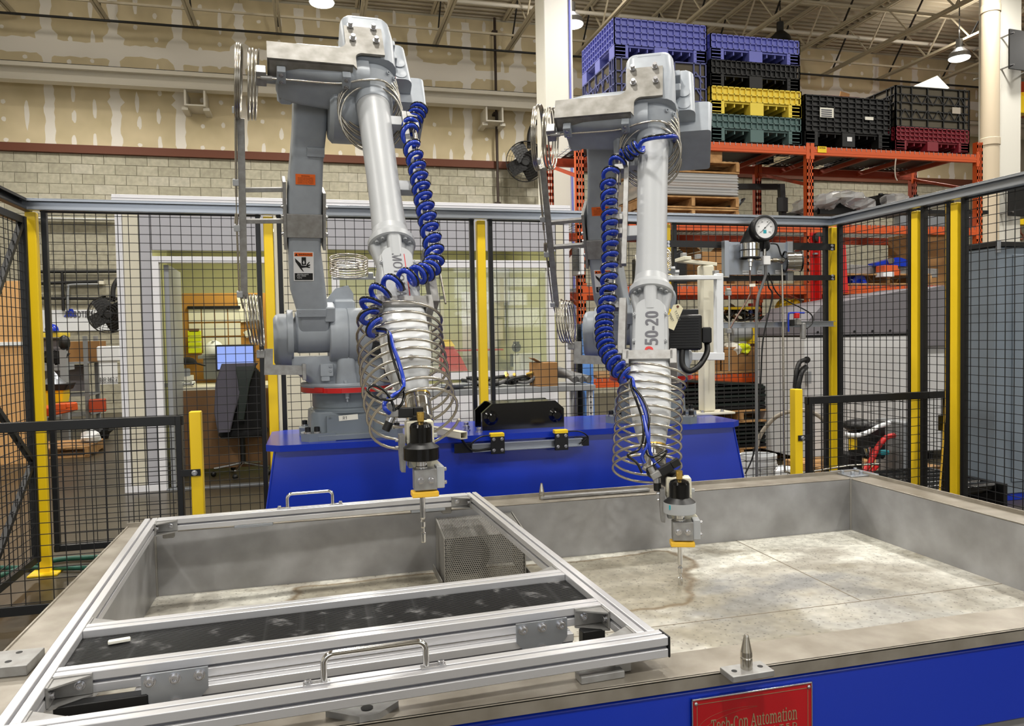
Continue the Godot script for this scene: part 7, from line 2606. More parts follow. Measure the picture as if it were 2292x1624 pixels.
# ---------------------------------------------------------------- pallet rack and its load
func rack() -> void:
	var o := thing("pallet_rack", Vector3(5.6, 0, -8.55), "orange pallet rack of two bays with slotted uprights behind the fence", "rack")
	var zf := -8.0
	var zr := -9.1
	for x in [2.88, 5.79, 8.28]:
		for z in [zf, zr]:
			var b := MB.new()
			for q in [[-0.045, -0.04, 0.004, 0.07], [0.041, -0.04, 0.004, 0.07]]:
				b.span(Vector3(x + q[0], 0, z - 0.07), Vector3(x + q[0] + 0.004, 3.78, z))
			# slotted face: three strips and the rungs between the slots
			for q in [[-0.045, -0.024], [-0.008, 0.008], [0.024, 0.045]]:
				b.span(Vector3(x + q[0], 0, z - 0.004), Vector3(x + q[1], 3.78, z))
			for i in 48:
				var y := i * 0.0788
				b.span(Vector3(x - 0.045, y, z - 0.004), Vector3(x + 0.045, y + 0.042, z))
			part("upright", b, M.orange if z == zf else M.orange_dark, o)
			b = MB.new()
			b.span(Vector3(x - 0.07, 0, z - 0.1), Vector3(x + 0.07, 0.008, z + 0.03), 0.002)
			part("foot_plate", b, M.orange_dark, o)
		for i in 5:
			var b := MB.new()
			var y := 0.3 + i * 0.72
			b.bar(Vector3(x, y, zf - 0.06), Vector3(x, y + 0.34 if i % 2 == 0 else y - 0.3, zr), 0.035, 0.035)
			part("frame_brace", b, M.orange_dark, o)
	for lv in [0.83, 1.86, 2.6, 3.52]:
		for q in [[2.925, 5.745], [5.835, 8.235]]:
			for z in [zf, zr]:
				var b := MB.new()
				b.span(Vector3(q[0], lv, z - 0.05), Vector3(q[1], lv + 0.1, z), 0.004)
				b.span(Vector3(q[0], lv + 0.03, z), Vector3(q[1], lv + 0.045, z + 0.003))
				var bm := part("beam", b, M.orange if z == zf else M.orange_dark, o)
				b = MB.new()
				b.span(Vector3(q[0] - 0.04, lv - 0.05, z - 0.004), Vector3(q[0] + 0.01, lv + 0.14, z + 0.004), 0.001)
				b.span(Vector3(q[1] - 0.01, lv - 0.05, z - 0.004), Vector3(q[1] + 0.04, lv + 0.14, z + 0.004), 0.001)
				stuff(part("beam_hook", b, M.orange, bm))
			# wire deck and dark punched sheets
			var d := MB.new()
			var n := int((q[1] - q[0]) / 0.07)
			for i in n:
				var x: float = q[0] + (i + 0.5) * (q[1] - q[0]) / n
				d.span(Vector3(x - 0.003, lv + 0.1, zr), Vector3(x + 0.003, lv + 0.106, zf + 0.006))
				d.span(Vector3(x - 0.003, lv + 0.07, zf), Vector3(x + 0.003, lv + 0.1, zf + 0.006))
			for i in 9:
				var z := zr + (i + 0.5) * (zf - zr) / 9
				d.span(Vector3(q[0], lv + 0.105, z - 0.003), Vector3(q[1], lv + 0.111, z + 0.003))
			stuff(part("wire_deck", d, M.galv, o))
			if lv > 3.0:
				for k in 3:
					var s := MB.new()
					var xa: float = q[0] + 0.08 + k * (q[1] - q[0] - 0.1) / 3.0
					var w: float = (q[1] - q[0] - 0.1) / 3.0 - 0.12
					var nx := 9
					var nz := 14
					for i in nx:
						for j in nz:
							var ca := xa + w * i / nx
							var za := zr + 0.06 + (zf - zr - 0.12) * j / nz
							var hole: bool = (j > 8 and i > 1 and i < 7) or j == 1 or j == 2
							var lz: float = (zf - zr - 0.12) / nz
							if hole:
								s.span(Vector3(ca, lv + 0.085, za), Vector3(ca + w / nx * 0.35, lv + 0.09, za + lz))
								s.span(Vector3(ca, lv + 0.085, za), Vector3(ca + w / nx, lv + 0.09, za + lz * 0.4))
							else:
								s.span(Vector3(ca, lv + 0.085, za), Vector3(ca + w / nx, lv + 0.09, za + lz))
					part("deck_panel", s, M.black, o)
				for k in 4:
					var s := MB.new()
					var x: float = q[0] + (k + 0.5) * (q[1] - q[0]) / 4.0
					s.span(Vector3(x - 0.02, lv + 0.02, zr), Vector3(x + 0.02, lv + 0.07, zf - 0.05))
					part("cross_bar", s, M.orange_dark, o)
	var b := MB.new()
	b.span(Vector3(5.889, 3.552, -7.995), Vector3(6.009, 3.625, -7.99))
	var lb := part("caution_label", b, M.yellow, o)
	lettering("CAUTION", lb, Vector3(5.946, 3.606, -7.988), Vector3.RIGHT, Vector3.UP, 0.022, M.print, 0.09)
	b = MB.new()
	b.tube(curve([Vector3(6.979, 3.514, -7.97), Vector3(6.948, 3.4, -7.95), Vector3(6.955, 3.292, -7.95), Vector3(6.981, 3.243, -7.95)], 5), 0.008, 6)
	part("loose_strap", b, M.tan_hose, o)

func crate(called: String, x0: float, x1: float, y0: float, y1: float, z0: float, z1: float, m: Material, label: String, foot := 0.15, cols := 12, rows := 3, tall := false, fill: Material = null) -> Node3D:
	# a collapsible bulk container: ribbed walls on a pallet base with three feet a side
	var o := thing(called, Vector3((x0 + x1) * 0.5, y0, (z0 + z1) * 0.5), label, "crate")
	var ya := y0 + foot
	var t := 0.03
	var inner: Material = fill if fill else m
	for q in [[0, x0, x1, z1, 1.0], [0, x0, x1, z0, -1.0], [1, z0, z1, x0, -1.0], [1, z0, z1, x1, 1.0]]:
		var side: int = q[0]
		var a: float = q[1]
		var c: float = q[2]
		var at: float = q[3]
		var sg: float = q[4]
		var bs := Basis.IDENTITY if side == 0 else Basis(Vector3.BACK, Vector3.UP, Vector3.LEFT)
		var place := func(u: float, y: float, d: float) -> Vector3: return Vector3(u, y, at - sg * d) if side == 0 else Vector3(at - sg * d, y, u)
		var b := MB.new()
		# recessed sheet
		var p0: Vector3 = place.call(a + t, ya, t * 0.75)
		var p1: Vector3 = place.call(c - t, y1 - 0.01, t)
		b.span(Vector3(minf(p0.x, p1.x), p0.y, minf(p0.z, p1.z)), Vector3(maxf(p0.x, p1.x), p1.y, maxf(p0.z, p1.z)))
		var w := part("wall", b, inner, o)
		b = MB.new()
		var rib := 0.012
		for i in cols + 1:
			var u := lerpf(a, c - rib, float(i) / cols)
			if tall and i % 3 != 0 and i > 1 and i < cols - 1:
				continue
			var r0: Vector3 = place.call(u, ya, 0.0)
			var r1: Vector3 = place.call(u + rib, y1, t * 0.75)
			b.span(Vector3(minf(r0.x, r1.x), r0.y, minf(r0.z, r1.z)), Vector3(maxf(r0.x, r1.x), r1.y, maxf(r0.z, r1.z)))
		for j in rows + 1:
			var y := lerpf(ya, y1 - rib, float(j) / rows)
			var r0: Vector3 = place.call(a, y, 0.0)
			var r1: Vector3 = place.call(c, y + rib, t * 0.75)
			b.span(Vector3(minf(r0.x, r1.x), r0.y, minf(r0.z, r1.z)), Vector3(maxf(r0.x, r1.x), r1.y, maxf(r0.z, r1.z)))
		stuff(part("ribs", b, m, w))
		# triangular stiffening lattice on tall lower walls
		if tall:
			b = MB.new()
			for i in 6:
				var u0 := lerpf(a + 0.06, c - 0.06, i / 6.0)
				var u1 := lerpf(a + 0.06, c - 0.06, (i + 1) / 6.0)
				for yy in [y1 - 0.16, y1 - 0.34]:
					var ma: Vector3 = place.call(u0, yy - 0.06, 0.006)
					var mb: Vector3 = place.call((u0 + u1) * 0.5, yy + 0.06, 0.006)
					var mc: Vector3 = place.call(u1, yy - 0.06, 0.006)
					b.bar(ma, mb, 0.01, 0.012)
					b.bar(mb, mc, 0.01, 0.012)
			stuff(part("lattice", b, m, w))
		# feet
		if foot > 0.0:
			var wf := (c - a) * 0.15
			for k in 3:
				var u := [a, (a + c - wf) * 0.5, c - wf][k] as float
				b = MB.new()
				var r0: Vector3 = place.call(u, y0, 0.0)
				var r1: Vector3 = place.call(u + wf, ya, 0.14)
				b.span(Vector3(minf(r0.x, r1.x), r0.y, minf(r0.z, r1.z)), Vector3(maxf(r0.x, r1.x), r1.y, maxf(r0.z, r1.z)), 0.006)
				if k != 1 and side == 0:
					for j in 3:
						var y := y0 + foot * (0.15 + j * 0.3)
						b.span(Vector3(u + wf * 0.1, y, r0.z - 0.004 if sg < 0 else r0.z), Vector3(u + wf * 0.8, y + 0.008, r0.z if sg < 0 else r0.z + 0.004))
				part("foot", b, m, o)
	var b := MB.new()
	b.span(Vector3(x0 + 0.02, ya - 0.02, z0 + 0.02), Vector3(x1 - 0.02, ya, z1 - 0.02))
	for i in 10:
		var x := lerpf(x0 + 0.1, x1 - 0.1, i / 9.0)
		b.span(Vector3(x - 0.006, ya - 0.06, z0 + 0.03), Vector3(x + 0.006, ya - 0.02, z1 - 0.03))
	part("floor", b, m, o)
	return o

func crates() -> void:
	var z1 := -8.0
	var z0 := -9.05
	var deck := 3.635
	crate("bulk_crate", 3.3, 4.44, deck, 4.5, z0, z1, M.crate_slate, "tall slate-blue lattice crate under the large blue crate, at the rack's left end", 0.14, 14, 5, true, M.crate_tan)
	crate("bulk_crate", 3.3, 4.44, 4.5, 4.93, z0, z1, M.crate_blue, "large blue ribbed crate topmost on the left stack, above the slate one", 0.14, 14, 4)
	crate("bulk_crate", 4.48, 5.68, deck, 3.945, z0, z1, M.crate_green, "dark green crate lowest in the stack with the yellow one", 0.15, 16, 2)
	crate("bulk_crate", 4.48, 5.68, 3.945, 4.26, z0, z1, M.crate_yellow, "yellow crate between the green and the black ones", 0.15, 16, 2)
	crate("bulk_crate", 4.48, 5.66, 4.26, 4.56, z0, z1, M.crate_black, "black crate stacked above the yellow one and under a blue one", 0.14, 18, 2)
	crate("bulk_crate", 4.48, 5.66, 4.56, 4.85, z0, z1, M.crate_blue, "lighter blue low crate topmost above the black and yellow ones", 0.13, 16, 2)
	var k := crate("bulk_crate", 5.72, 6.94, deck, 4.235, z0, z1, M.crate_black, "black bulk crate with a white paper sticker, right of the green one", 0.17, 12, 7)
	var b := MB.new()
	b.span(Vector3(5.922, 3.972, -7.995), Vector3(6.113, 4.087, -7.993))
	var st := part("shipping_label", b, M.paper, k)
	for i in 4:
		b = MB.new()
		b.span(Vector3(5.939, 4.051, -7.993) + Vector3(0, -i * 0.024, 0), Vector3(6.087, 4.059, -7.992) + Vector3(0, -i * 0.024 + 0.008, 0))
		part("print_line", b, M.print_grey, st)
	b = MB.new()
	b.span(Vector3(6.555, 3.972, -7.995), Vector3(6.675, 4.01, -7.993))
	part("torn_label", b, M.paper, k)
	b = MB.new()
	b.span(Vector3(6.301, 3.703, -7.995), Vector3(6.369, 3.754, -7.993))
	part("small_label", b, M.white, k)
	crate("bulk_crate", 7.0, 8.12, deck, 3.92, z0, z1, M.crate_maroon, "maroon crate under the open black one at the rack's right end", 0.12, 16, 3)
	k = crate("bulk_crate", 7.0, 8.12, 3.92, 4.42, z0, z1, M.crate_black, "open black crate with papers sticking out, on the maroon crate", 0.0, 14, 5, true, M.crate_tan)
	b = MB.new()
	b.span(Vector3(7.842, 4.116, -7.995), Vector3(7.969, 4.195, -7.993))
	part("torn_label", b, M.tan_hose, k)
	b = MB.new()
	b.box(Vector3.ZERO, Vector3(0.4, 0.24, 0.01), Basis(Vector3.BACK, 0.4) * Basis(Vector3.RIGHT, -0.5))
	solo("paper_stack", Vector3(7.911, 4.575, -8.4), b, M.paper, "white paper sheet sticking out of the open black crate", "paper")
	b = MB.new()
	b.box(Vector3.ZERO, Vector3(0.14, 0.16, 0.012), Basis(Vector3.BACK, -0.2))
	solo("card_flap", Vector3(6.85, 4.47, -8.75), b, M.cardboard, "small brown card flap standing in the small maroon crate", "card")
	crate("bulk_crate", 6.35, 6.93, 4.238, 4.43, -9.05, -8.55, M.crate_maroon, "small maroon crate on the stickered black one, tucked against the open crate", 0.05, 8, 2)

func pallet(x: float, y: float, z: float, w: float, d: float, label: String) -> Node3D:
	var at := Vector3(x, y, z)
	var o := thing("wooden_pallet", at, label, "pallet")
	for k in 6:
		var b := MB.new()
		b.box(at + Vector3(0, 0.13, (k - 2.5) * d / 6.0), Vector3(w, 0.02, d / 6.0 * 0.8), Basis.IDENTITY, 0.003)
		part("deck_board", b, M.wood, o)
	for k in 3:
		var b := MB.new()
		b.box(at + Vector3((k - 1) * (w * 0.5 - 0.025), 0.07, 0), Vector3(0.045, 0.095, d), Basis.IDENTITY, 0.003)
		part("stringer", b, M.wood, o)
	for k in 3:
		var b := MB.new()
		b.box(at + Vector3(0, 0.011, (k - 1) * (d * 0.5 - 0.06)), Vector3(w, 0.02, 0.1), Basis.IDENTITY, 0.003)
		part("bottom_board", b, M.wood, o)
	return o

func rack_goods() -> void:
	# wrapped pallets on the second level of the left bay
	var d2 := 2.711
	pallet(4.25, d2, -8.5, 1.18, 1.0, "wooden pallet lowest of the stack behind the right robot's upper arm")
	pallet(4.25, d2 + 0.145, -8.5, 1.18, 1.0, "second wooden pallet from below in the stack behind the right robot")
	var w := thing("wrapped_load", Vector3(4.25, d2 + 0.29, -8.5), "load of flat boards shrunk in glossy clear film between the pallets", "load")
	for k in 3:
		var b := MB.new()
		b.box(Vector3(4.25, d2 + 0.33 + 0.085 * k, -8.5), Vector3(1.14, 0.05, 0.96), Basis.IDENTITY, 0.004)
		part("board", b, M.wood if k % 2 else M.tan_hose, w)
	var b := MB.new()
	b.box(Vector3(4.25, d2 + 0.42, -8.5), Vector3(1.16, 0.25, 0.985), Basis.IDENTITY, 0.01)
	for i in 7:
		b.bar(Vector3(3.68, d2 + 0.32 + i * 0.03, -8.003), Vector3(4.83, d2 + 0.31 + i * 0.033, -8.003), 0.006, 0.012)
	part("film", b, M.plastic_wrap, w)
	pallet(4.25, d2 + 0.55, -8.5, 1.2, 1.0, "pale wooden pallet on the film-wrapped load, stack behind the right robot")
	b = MB.new()
	b.box(Vector3(0, 0.07, 0), Vector3(0.9, 0.14, 0.9), Basis.IDENTITY, 0.003)
	solo("wooden_box", Vector3(4.2, d2 + 0.695, -8.5), b, M.wood, "shallow wooden box topmost on the pallet stack, under the orange beam", "box")
	# black lifting fixture on the second level
	var o := thing("lifting_fixture", Vector3(5.2, d2, -8.3), "black welded steel lifting fixture hooked over the rack's second level", "fixture")
	b = MB.new()
	b.bar(Vector3(4.932, 3.173, -8.3), Vector3(5.822, 3.256, -8.6), 0.07, 0.07, Vector3.UP, 0.004)
	b.bar(Vector3(5.594, 3.225, -8.3), Vector3(5.616, 2.79, -8.3), 0.07, 0.07, Vector3.BACK, 0.004)
	part("frame", b, M.black, o)
	b = MB.new()
	b.span(Vector3(5.496, 2.877, -8.25), Vector3(5.638, 3.049, -8.22), 0.004)
	part("end_plate", b, M.black, o)
	b = MB.new()
	b.bar(Vector3(4.878, 3.205, -8.25), Vector3(4.889, 3.019, -8.25), 0.06, 0.05, Vector3.BACK, 0.003)
	b.cyl(Vector3(4.859, 3.045, -8.25), Vector3(4.864, 2.922, -8.25), 0.012, 8)
	b.cyl(Vector3(4.907, 3.046, -8.25), Vector3(4.912, 2.924, -8.25), 0.012, 8)
	part("cylinder", b, M.galv, o)
	b = MB.new()
	b.bar(Vector3(4.775, 2.907, -8.2), Vector3(4.906, 2.915, -8.2), 0.16, 0.02, Vector3.UP, 0.003)
	b.bar(Vector3(4.906, 2.915, -8.2), Vector3(4.99, 3.007, -8.2), 0.16, 0.02, Vector3.UP, 0.003)
	part("scoop", b, M.black, o)
	# wrapped machine frame on the second level of the right bay
	o = thing("steel_fixture", Vector3(7.0, d2, -8.5), "long rusty black steel fixture on the rack's second level, right bay", "fixture")
	b = MB.new()
	b.bar(Vector3(5.862, 2.898, -8.4), Vector3(8.636, 2.933, -8.4), 0.4, 0.05, Vector3.UP, 0.004)
	b.bar(Vector3(6.05, 2.892, -8.2), Vector3(7.079, 2.892, -8.2), 0.06, 0.08, Vector3.UP, 0.004)
	b.bar(Vector3(5.783, 2.823, -8.5), Vector3(6.291, 2.98, -8.5), 0.3, 0.05, Vector3.UP, 0.004)
	part("bed", b, M.fence_black, o)
	for q in [Vector3(6.393, 2.988, -8.4), Vector3(6.724, 3.007, -8.4), Vector3(7.129, 3.062, -8.4), Vector3(7.668, 3.052, -8.4)]:
		b = MB.new()
		b.box(q, Vector3(0.2, 0.16, 0.3), Basis(Vector3.UP, 0.2), 0.02)
		part("block", b, M.black, o)
	for q in [Vector3(7.08, 3.081, -8.35), Vector3(7.622, 3.078, -8.35)]:
		b = MB.new()
		b.cyl(q + Vector3(0, -0.06, 0), q + Vector3(0, 0.08, 0), 0.03, 12)
		b.cyl(q + Vector3(0, 0.0, 0), q + Vector3(0, 0.02, 0), 0.06, 12)
		part("clamp_knob", b, M.black, o)
	b = MB.new()
	b.span(Vector3(7.147, 2.725, -8.2), Vector3(8.293, 2.845, -8.1), 0.005)
	part("tray", b, M.galv, o)
	o = thing("plastic_sheet", Vector3(6.526, 3.005, -8.25), "crumpled clear plastic sheet over the black fixture, rack's second level", "plastic")
	for q in [[1832, 478, 1900, 432], [1855, 445, 1930, 428], [1780, 478, 1835, 446], [1960, 470, 2010, 436], [2020, 472, 2075, 440]]:
		pass
	var cs: Array = [Vector3(6.133, 3.004, -8.2), Vector3(6.319, 3.065, -8.15), Vector3(6.484, 3.017, -8.1), Vector3(5.919, 2.949, -8.3), Vector3(6.633, 2.955, -8.1), Vector3(7.147, 3.029, -8.2), Vector3(7.622, 3.023, -8.2)]
	var ss := [Vector3(0.2, 0.1, 0.2), Vector3(0.24, 0.07, 0.2), Vector3(0.2, 0.1, 0.16), Vector3(0.16, 0.1, 0.2), Vector3(0.12, 0.08, 0.16), Vector3(0.18, 0.1, 0.2), Vector3(0.16, 0.08, 0.2)]
	for i in 7:
		b = MB.new()
		crumple(b, cs[i], ss[i], i)
		part("fold", b, M.plastic_wrap, o)
	# third level
	var d3 := 1.971
	pallet(6.9, d3, -8.5, 1.3, 1.0, "wooden pallet under the grey clamp bar on the rack's third level")
	o = thing("clamp_bar", Vector3(6.7, d3 + 0.145, -8.4), "long grey aluminium bar lying on the third level's pallet", "bar")
	b = MB.new()
	b.bar(Vector3(6.387, 2.18, -8.2), Vector3(7.763, 2.127, -8.2), 0.14, 0.11, Vector3.UP, 0.004)
	part("bar", b, M.alu, o)
	o = thing("blue_clamp", Vector3(6.913, 2.24, -8.1), "dark blue wedge-shaped clamp on top of the grey bar", "clamp")
	b = MB.new()
	b.prism([Vector2(-0.26, -0.05), Vector2(0.26, -0.05), Vector2(0.24, 0.02), Vector2(0.1, 0.06), Vector2(0.04, 0.06), Vector2(-0.26, -0.01)], Vector3(7.026, 2.256, -8.2), Vector3.RIGHT, Vector3.UP, 0.14)
	part("body", b, M.blue, o)
	b = MB.new()
	b.cyl(Vector3(6.985, 2.276, -8.06), Vector3(6.95, 2.271, -8.02), 0.04, 16, 0.006)
	part("knob", b, M.chrome, o)
	b = MB.new()
	b.box(Vector3(0, 0.06, 0), Vector3(0.2, 0.13, 0.16), Basis.IDENTITY, 0.008)
	b.box(Vector3(0.12, 0.04, 0), Vector3(0.08, 0.08, 0.1), Basis.IDENTITY, 0.006)
	solo("orange_housing", Vector3(6.874, 2.082, -8), b, M.orange, "orange plastic housing hanging before the grey bar, rack's third level", "housing")
	b = MB.new()
	b.box(Vector3(0, 0.03, 0), Vector3(0.16, 0.06, 0.14), Basis.IDENTITY, 0.004)
	solo("white_box", Vector3(6.824, 2.064, -7.98), b, M.cover_white, "small white box under the orange housing", "box")
	o = thing("blue_motor", Vector3(6.582, 1.969, -8.2), "blue motor lying on its side on the rack's third level, behind the red ladder", "motor")
	b = MB.new()
	b.cyl(Vector3(6.53, 2.009, -8.3), Vector3(6.566, 1.996, -8.1), 0.12, 20, 0.01)
	b.cyl(Vector3(6.56, 1.996, -8.1), Vector3(6.612, 1.984, -8.1), 0.06, 16)
	part("body", b, M.blue, o)
	b = MB.new()
	b.box(Vector3(0, 0.36, 0), Vector3(0.5, 0.72, 0.5), Basis.IDENTITY, 0.004)
	solo("tall_carton", Vector3(8.0, d3, -8.75), b, M.cardboard, "tall brown carton at the right end of the rack's third level", "carton")
	# left bay, third level: dark parts and cartons
	for q in [[3.95, 0.5, 0.34, "black", "black machine casting at the third level's left, behind the hose support"], [4.55, 0.34, 0.4, "cardboard", "open brown carton of parts on the third level, behind the gauge plate"], [4.95, 0.3, 0.28, "wood_dark", "dark wooden case on the third level right of the open carton"]]:
		b = MB.new()
		b.box(Vector3(0, q[2] * 0.5, 0), Vector3(q[1], q[2], 0.4), Basis(Vector3.UP, 0.1), 0.01)
		if q[3] == "black":
			b.cyl(Vector3(-0.1, q[2], 0), Vector3(-0.1, q[2] + 0.1, 0), 0.09, 16)
			b.box(Vector3(0.2, q[2] + 0.02, 0.05), Vector3(0.12, 0.1, 0.2), Basis(Vector3.BACK, 0.4), 0.02)
		elif q[3] == "cardboard":
			b.box(Vector3(-0.2, q[2] + 0.05, 0), Vector3(0.12, 0.01, 0.38), Basis(Vector3.BACK, -0.7))
			b.box(Vector3(0.2, q[2] + 0.05, 0), Vector3(0.12, 0.01, 0.38), Basis(Vector3.BACK, 0.7))
		solo(["machine_casting", "carton", "wooden_case"][0 if q[3] == "black" else (1 if q[3] == "cardboard" else 2)], Vector3(q[0], d3, -8.3), b, M[q[3]], q[4], ["casting", "carton", "case"][0 if q[3] == "black" else (1 if q[3] == "cardboard" else 2)])
	b = MB.new()
	b.span(Vector3(-1.1, 0, -0.45), Vector3(1.1, 0.02, 0.45), 0.002)
	solo("plywood_sheet", Vector3(4.6, 1.971, -8.5) + Vector3(0, -0.0, 0), b, M.wood, "thin plywood sheet covering the left bay's third level", "sheet")
	# lowest beam level: cartons, light mast, yellow robot
	var d1 := 0.941
	b = MB.new()
	b.span(Vector3(-1.35, 0, -0.5), Vector3(1.35, 0.025, 0.5), 0.002)
	solo("plywood_sheet", Vector3(4.4, d1, -8.52), b, M.wood, "thin plywood sheet on the rack's lowest beams under the cartons", "sheet")
	var yb := d1 + 0.025
	o = thing("open_carton", Vector3(5.0, yb, -8.25), "open brown carton with yellow-lined packing on the lowest rack level", "carton")
	b = MB.new()
	b.span(Vector3(4.657, 0.921, -8.15), Vector3(5.094, 1.247, -8.1), 0.004)
	b.span(Vector3(4.856, 0.899, -8.5), Vector3(5.314, 1.238, -8.45), 0.004)
	b.span(Vector3(4.657, yb, -8.5), Vector3(4.657 + 0.01, yb + 0.35, -8.12), 0.002)
	part("body", b, M.cardboard, o)
	b = MB.new()
	crumple(b, Vector3(4.855, 1.214, -8.2), Vector3(0.14, 0.1, 0.14), 3)
	part("packing", b, M.paper, o)
	b = MB.new()
	crumple(b, Vector3(4.957, 1.212, -8.15), Vector3(0.1, 0.07, 0.1), 5)
	part("lining", b, M.lime, o)
	b = MB.new()
	b.box(Vector3(0, 0.17, 0), Vector3(0.46, 0.34, 0.36), Basis(Vector3.UP, 0.1), 0.006)
	solo("carton", Vector3(5.431, 0.895, -8.2) * Vector3(1, 0, 1) + Vector3(0, yb, 0), b, M.cardboard, "closed brown carton right of the open one, lowest rack level", "carton")
	b = MB.new()
	b.box(Vector3(0, 0.16, 0), Vector3(0.3, 0.32, 0.36), Basis.IDENTITY, 0.006)
	solo("carton", Vector3(5.759, 0.898, -8.25) * Vector3(1, 0, 1) + Vector3(0, yb, 0), b, M.wood_dark, "darker brown carton beside the machine hood, lowest rack level", "carton")
	b = MB.new()
	b.box(Vector3(0, 0.09, 0), Vector3(0.16, 0.2, 0.2), Basis(Vector3.UP, 0.3), 0.01)
	solo("yellow_box", Vector3(5.15, 1.288, -8.15), b, M.yellow, "bright yellow box behind the steel riser pipes, lowest rack level", "box")
	o = thing("signal_tower", Vector3(5.16, 1.435, -8.3), "small red, amber and blue signal tower on the rack", "signal light")
	b = MB.new()
	b.cyl(Vector3(5.16, 1.435, -8.3), Vector3(5.162, 1.642, -8.3), 0.012, 8)
	part("pole", b, M.galv, o)
	var cols := [M.blue, M.orange, M.red]
	for i in 3:
		b = MB.new()
		b.cyl(Vector3(5.162, 1.647, -8.3) + Vector3(0, i * 0.042, 0), Vector3(5.162, 1.647, -8.3) + Vector3(0, i * 0.042 + 0.038, 0), 0.03, 14, 0.004)
		part("lens", b, cols[i], o)
	o = thing("yellow_robot", Vector3(5.624, 1.095, -8.3), "small yellow industrial robot parked on the lowest rack level", "robot")
	b = MB.new()
	b.ball(Vector3(5.647, 1.686, -8.3), Vector3(0.13, 0.15, 0.13), 18, 10)
	b.loft([MB.ring(Vector3(5.569, 1.4, -8.3), Vector3.RIGHT, Vector3.BACK, 0.12, 0.1, 0.05), MB.ring(Vector3(5.609, 1.648, -8.3), Vector3.RIGHT, Vector3.BACK, 0.1, 0.1, 0.05)])
	b.cyl(Vector3(5.653, 1.699, -8.2), Vector3(5.742, 1.774, -8.2), 0.07, 16, 0.01)
	part("arm", b, M.yellow, o)
	b = MB.new()
	b.cyl(Vector3(5.766, 1.697, -8.2), Vector3(5.792, 1.796, -8.2), 0.06, 14)
	b.box(Vector3(5.741, 1.643, -8.2), Vector3(0.1, 0.1, 0.12), Basis.IDENTITY, 0.02)
	part("gripper", b, M.grey_paint, o)
	b = MB.new()
	b.bar(Vector3(5.501, 1.401, -8.3), Vector3(5.848, 1.423, -8.3), 0.2, 0.12, Vector3.UP, 0.02)
	b.box(Vector3(4.979, 1.709, -8.3), Vector3(0.5, 0.03, 0.2))
	part("base", b, M.yellow, o)
	o = thing("cable_heap", Vector3(4.918, 1.656, -8.3), "heap of dark hoses and brown cables behind the white swing frame", "cables")
	for i in 7:
		b = MB.new()
		var pts: Array = []
		for k in 6:
			pts.append(Vector3(4.827, 1.576, -8.3) + Vector3(0.09 * k + rng.randf_range(-0.04, 0.04), rng.randf_range(-0.02, 0.2) * (1.0 if k % 2 else 0.5), rng.randf_range(-0.15, 0.15)))
		b.tube(curve(pts, 5), 0.018, 6)
		part("cable", b, [M.black, M.wood_dark, M.dark_green][i % 3], o)
	b = MB.new()
	b.cyl(Vector3(-0.15, 0.1, 0), Vector3(0.15, 0.1, 0), 0.09, 16, 0.01)
	solo("grey_cylinder", Vector3(4.976, 1.302, -8.2), b, M.grey_paint, "grey metal cylinder lying behind the riser pipes", "cylinder")
	# stacked plates on pallets under the rack
	for q in [[0.0, "lowest wooden pallet on the floor under the rack's left bay"], [0.42, "upper wooden pallet on black plates under the rack's left bay"]]:
		pallet(4.55, q[0], -8.0, 1.5, 1.0, q[1])
		var pt := thing("plate_stack", Vector3(4.55, q[0] + 0.145, -8.0), "stack of black steel plates on the " + ("lowest" if q[0] == 0.0 else "upper") + " pallet under the rack", "plates")
		for i in 6:
			b = MB.new()
			b.box(Vector3(4.55 + rng.randf_range(-0.06, 0.06), q[0] + 0.165 + i * 0.044, -8.0), Vector3(1.5, 0.026, 0.95), Basis(Vector3.UP, rng.randf_range(-0.03, 0.03)), 0.002)
			part("plate", b, M.dark_green if i % 2 else M.black, pt)
	b = MB.new()
	b.box(Vector3.ZERO, Vector3(1.1, 0.02, 0.9), Basis(Vector3.BACK, -0.08))
	solo("dust_sheet", Vector3(4.3, 0.87, -8.0), b, M.dark_green, "grey-green sheet sagging over the plate stack under the rack", "sheet")
	b = MB.new()
	b.box(Vector3(0, 0.2, 0), Vector3(0.34, 0.4, 0.3), Basis.IDENTITY, 0.006)
	solo("carton", Vector3(5.35, 0.0, -8.4), b, M.cardboard, "brown carton standing on the floor beneath the rack, by the middle upright", "carton")
	o = thing("drawer_unit", Vector3(5.578, 0.666, -8.1) * Vector3(1, 0, 1), "pale grey unit with shallow drawers under the rack, by the machine", "drawers")
	var du := Vector3(5.578, 0.666, -8.1)
	b = MB.new()
	b.span(Vector3(du.x - 0.2, 0, du.z - 0.4), Vector3(du.x + 0.25, 0.86, du.z - 0.02), 0.006)
	part("case", b, M.machine_white, o)
	for i in 4:
		b = MB.new()
		b.span(Vector3(du.x - 0.17, 0.45 + i * 0.1, du.z - 0.02), Vector3(du.x + 0.22, 0.53 + i * 0.1, du.z), 0.004)
		var dr := part("drawer", b, M.cover_white, o)
		b = MB.new()
		b.span(Vector3(du.x - 0.1, 0.475 + i * 0.1, du.z), Vector3(du.x + 0.15, 0.49 + i * 0.1, du.z + 0.015), 0.003)
		part("pull", b, M.black, dr)

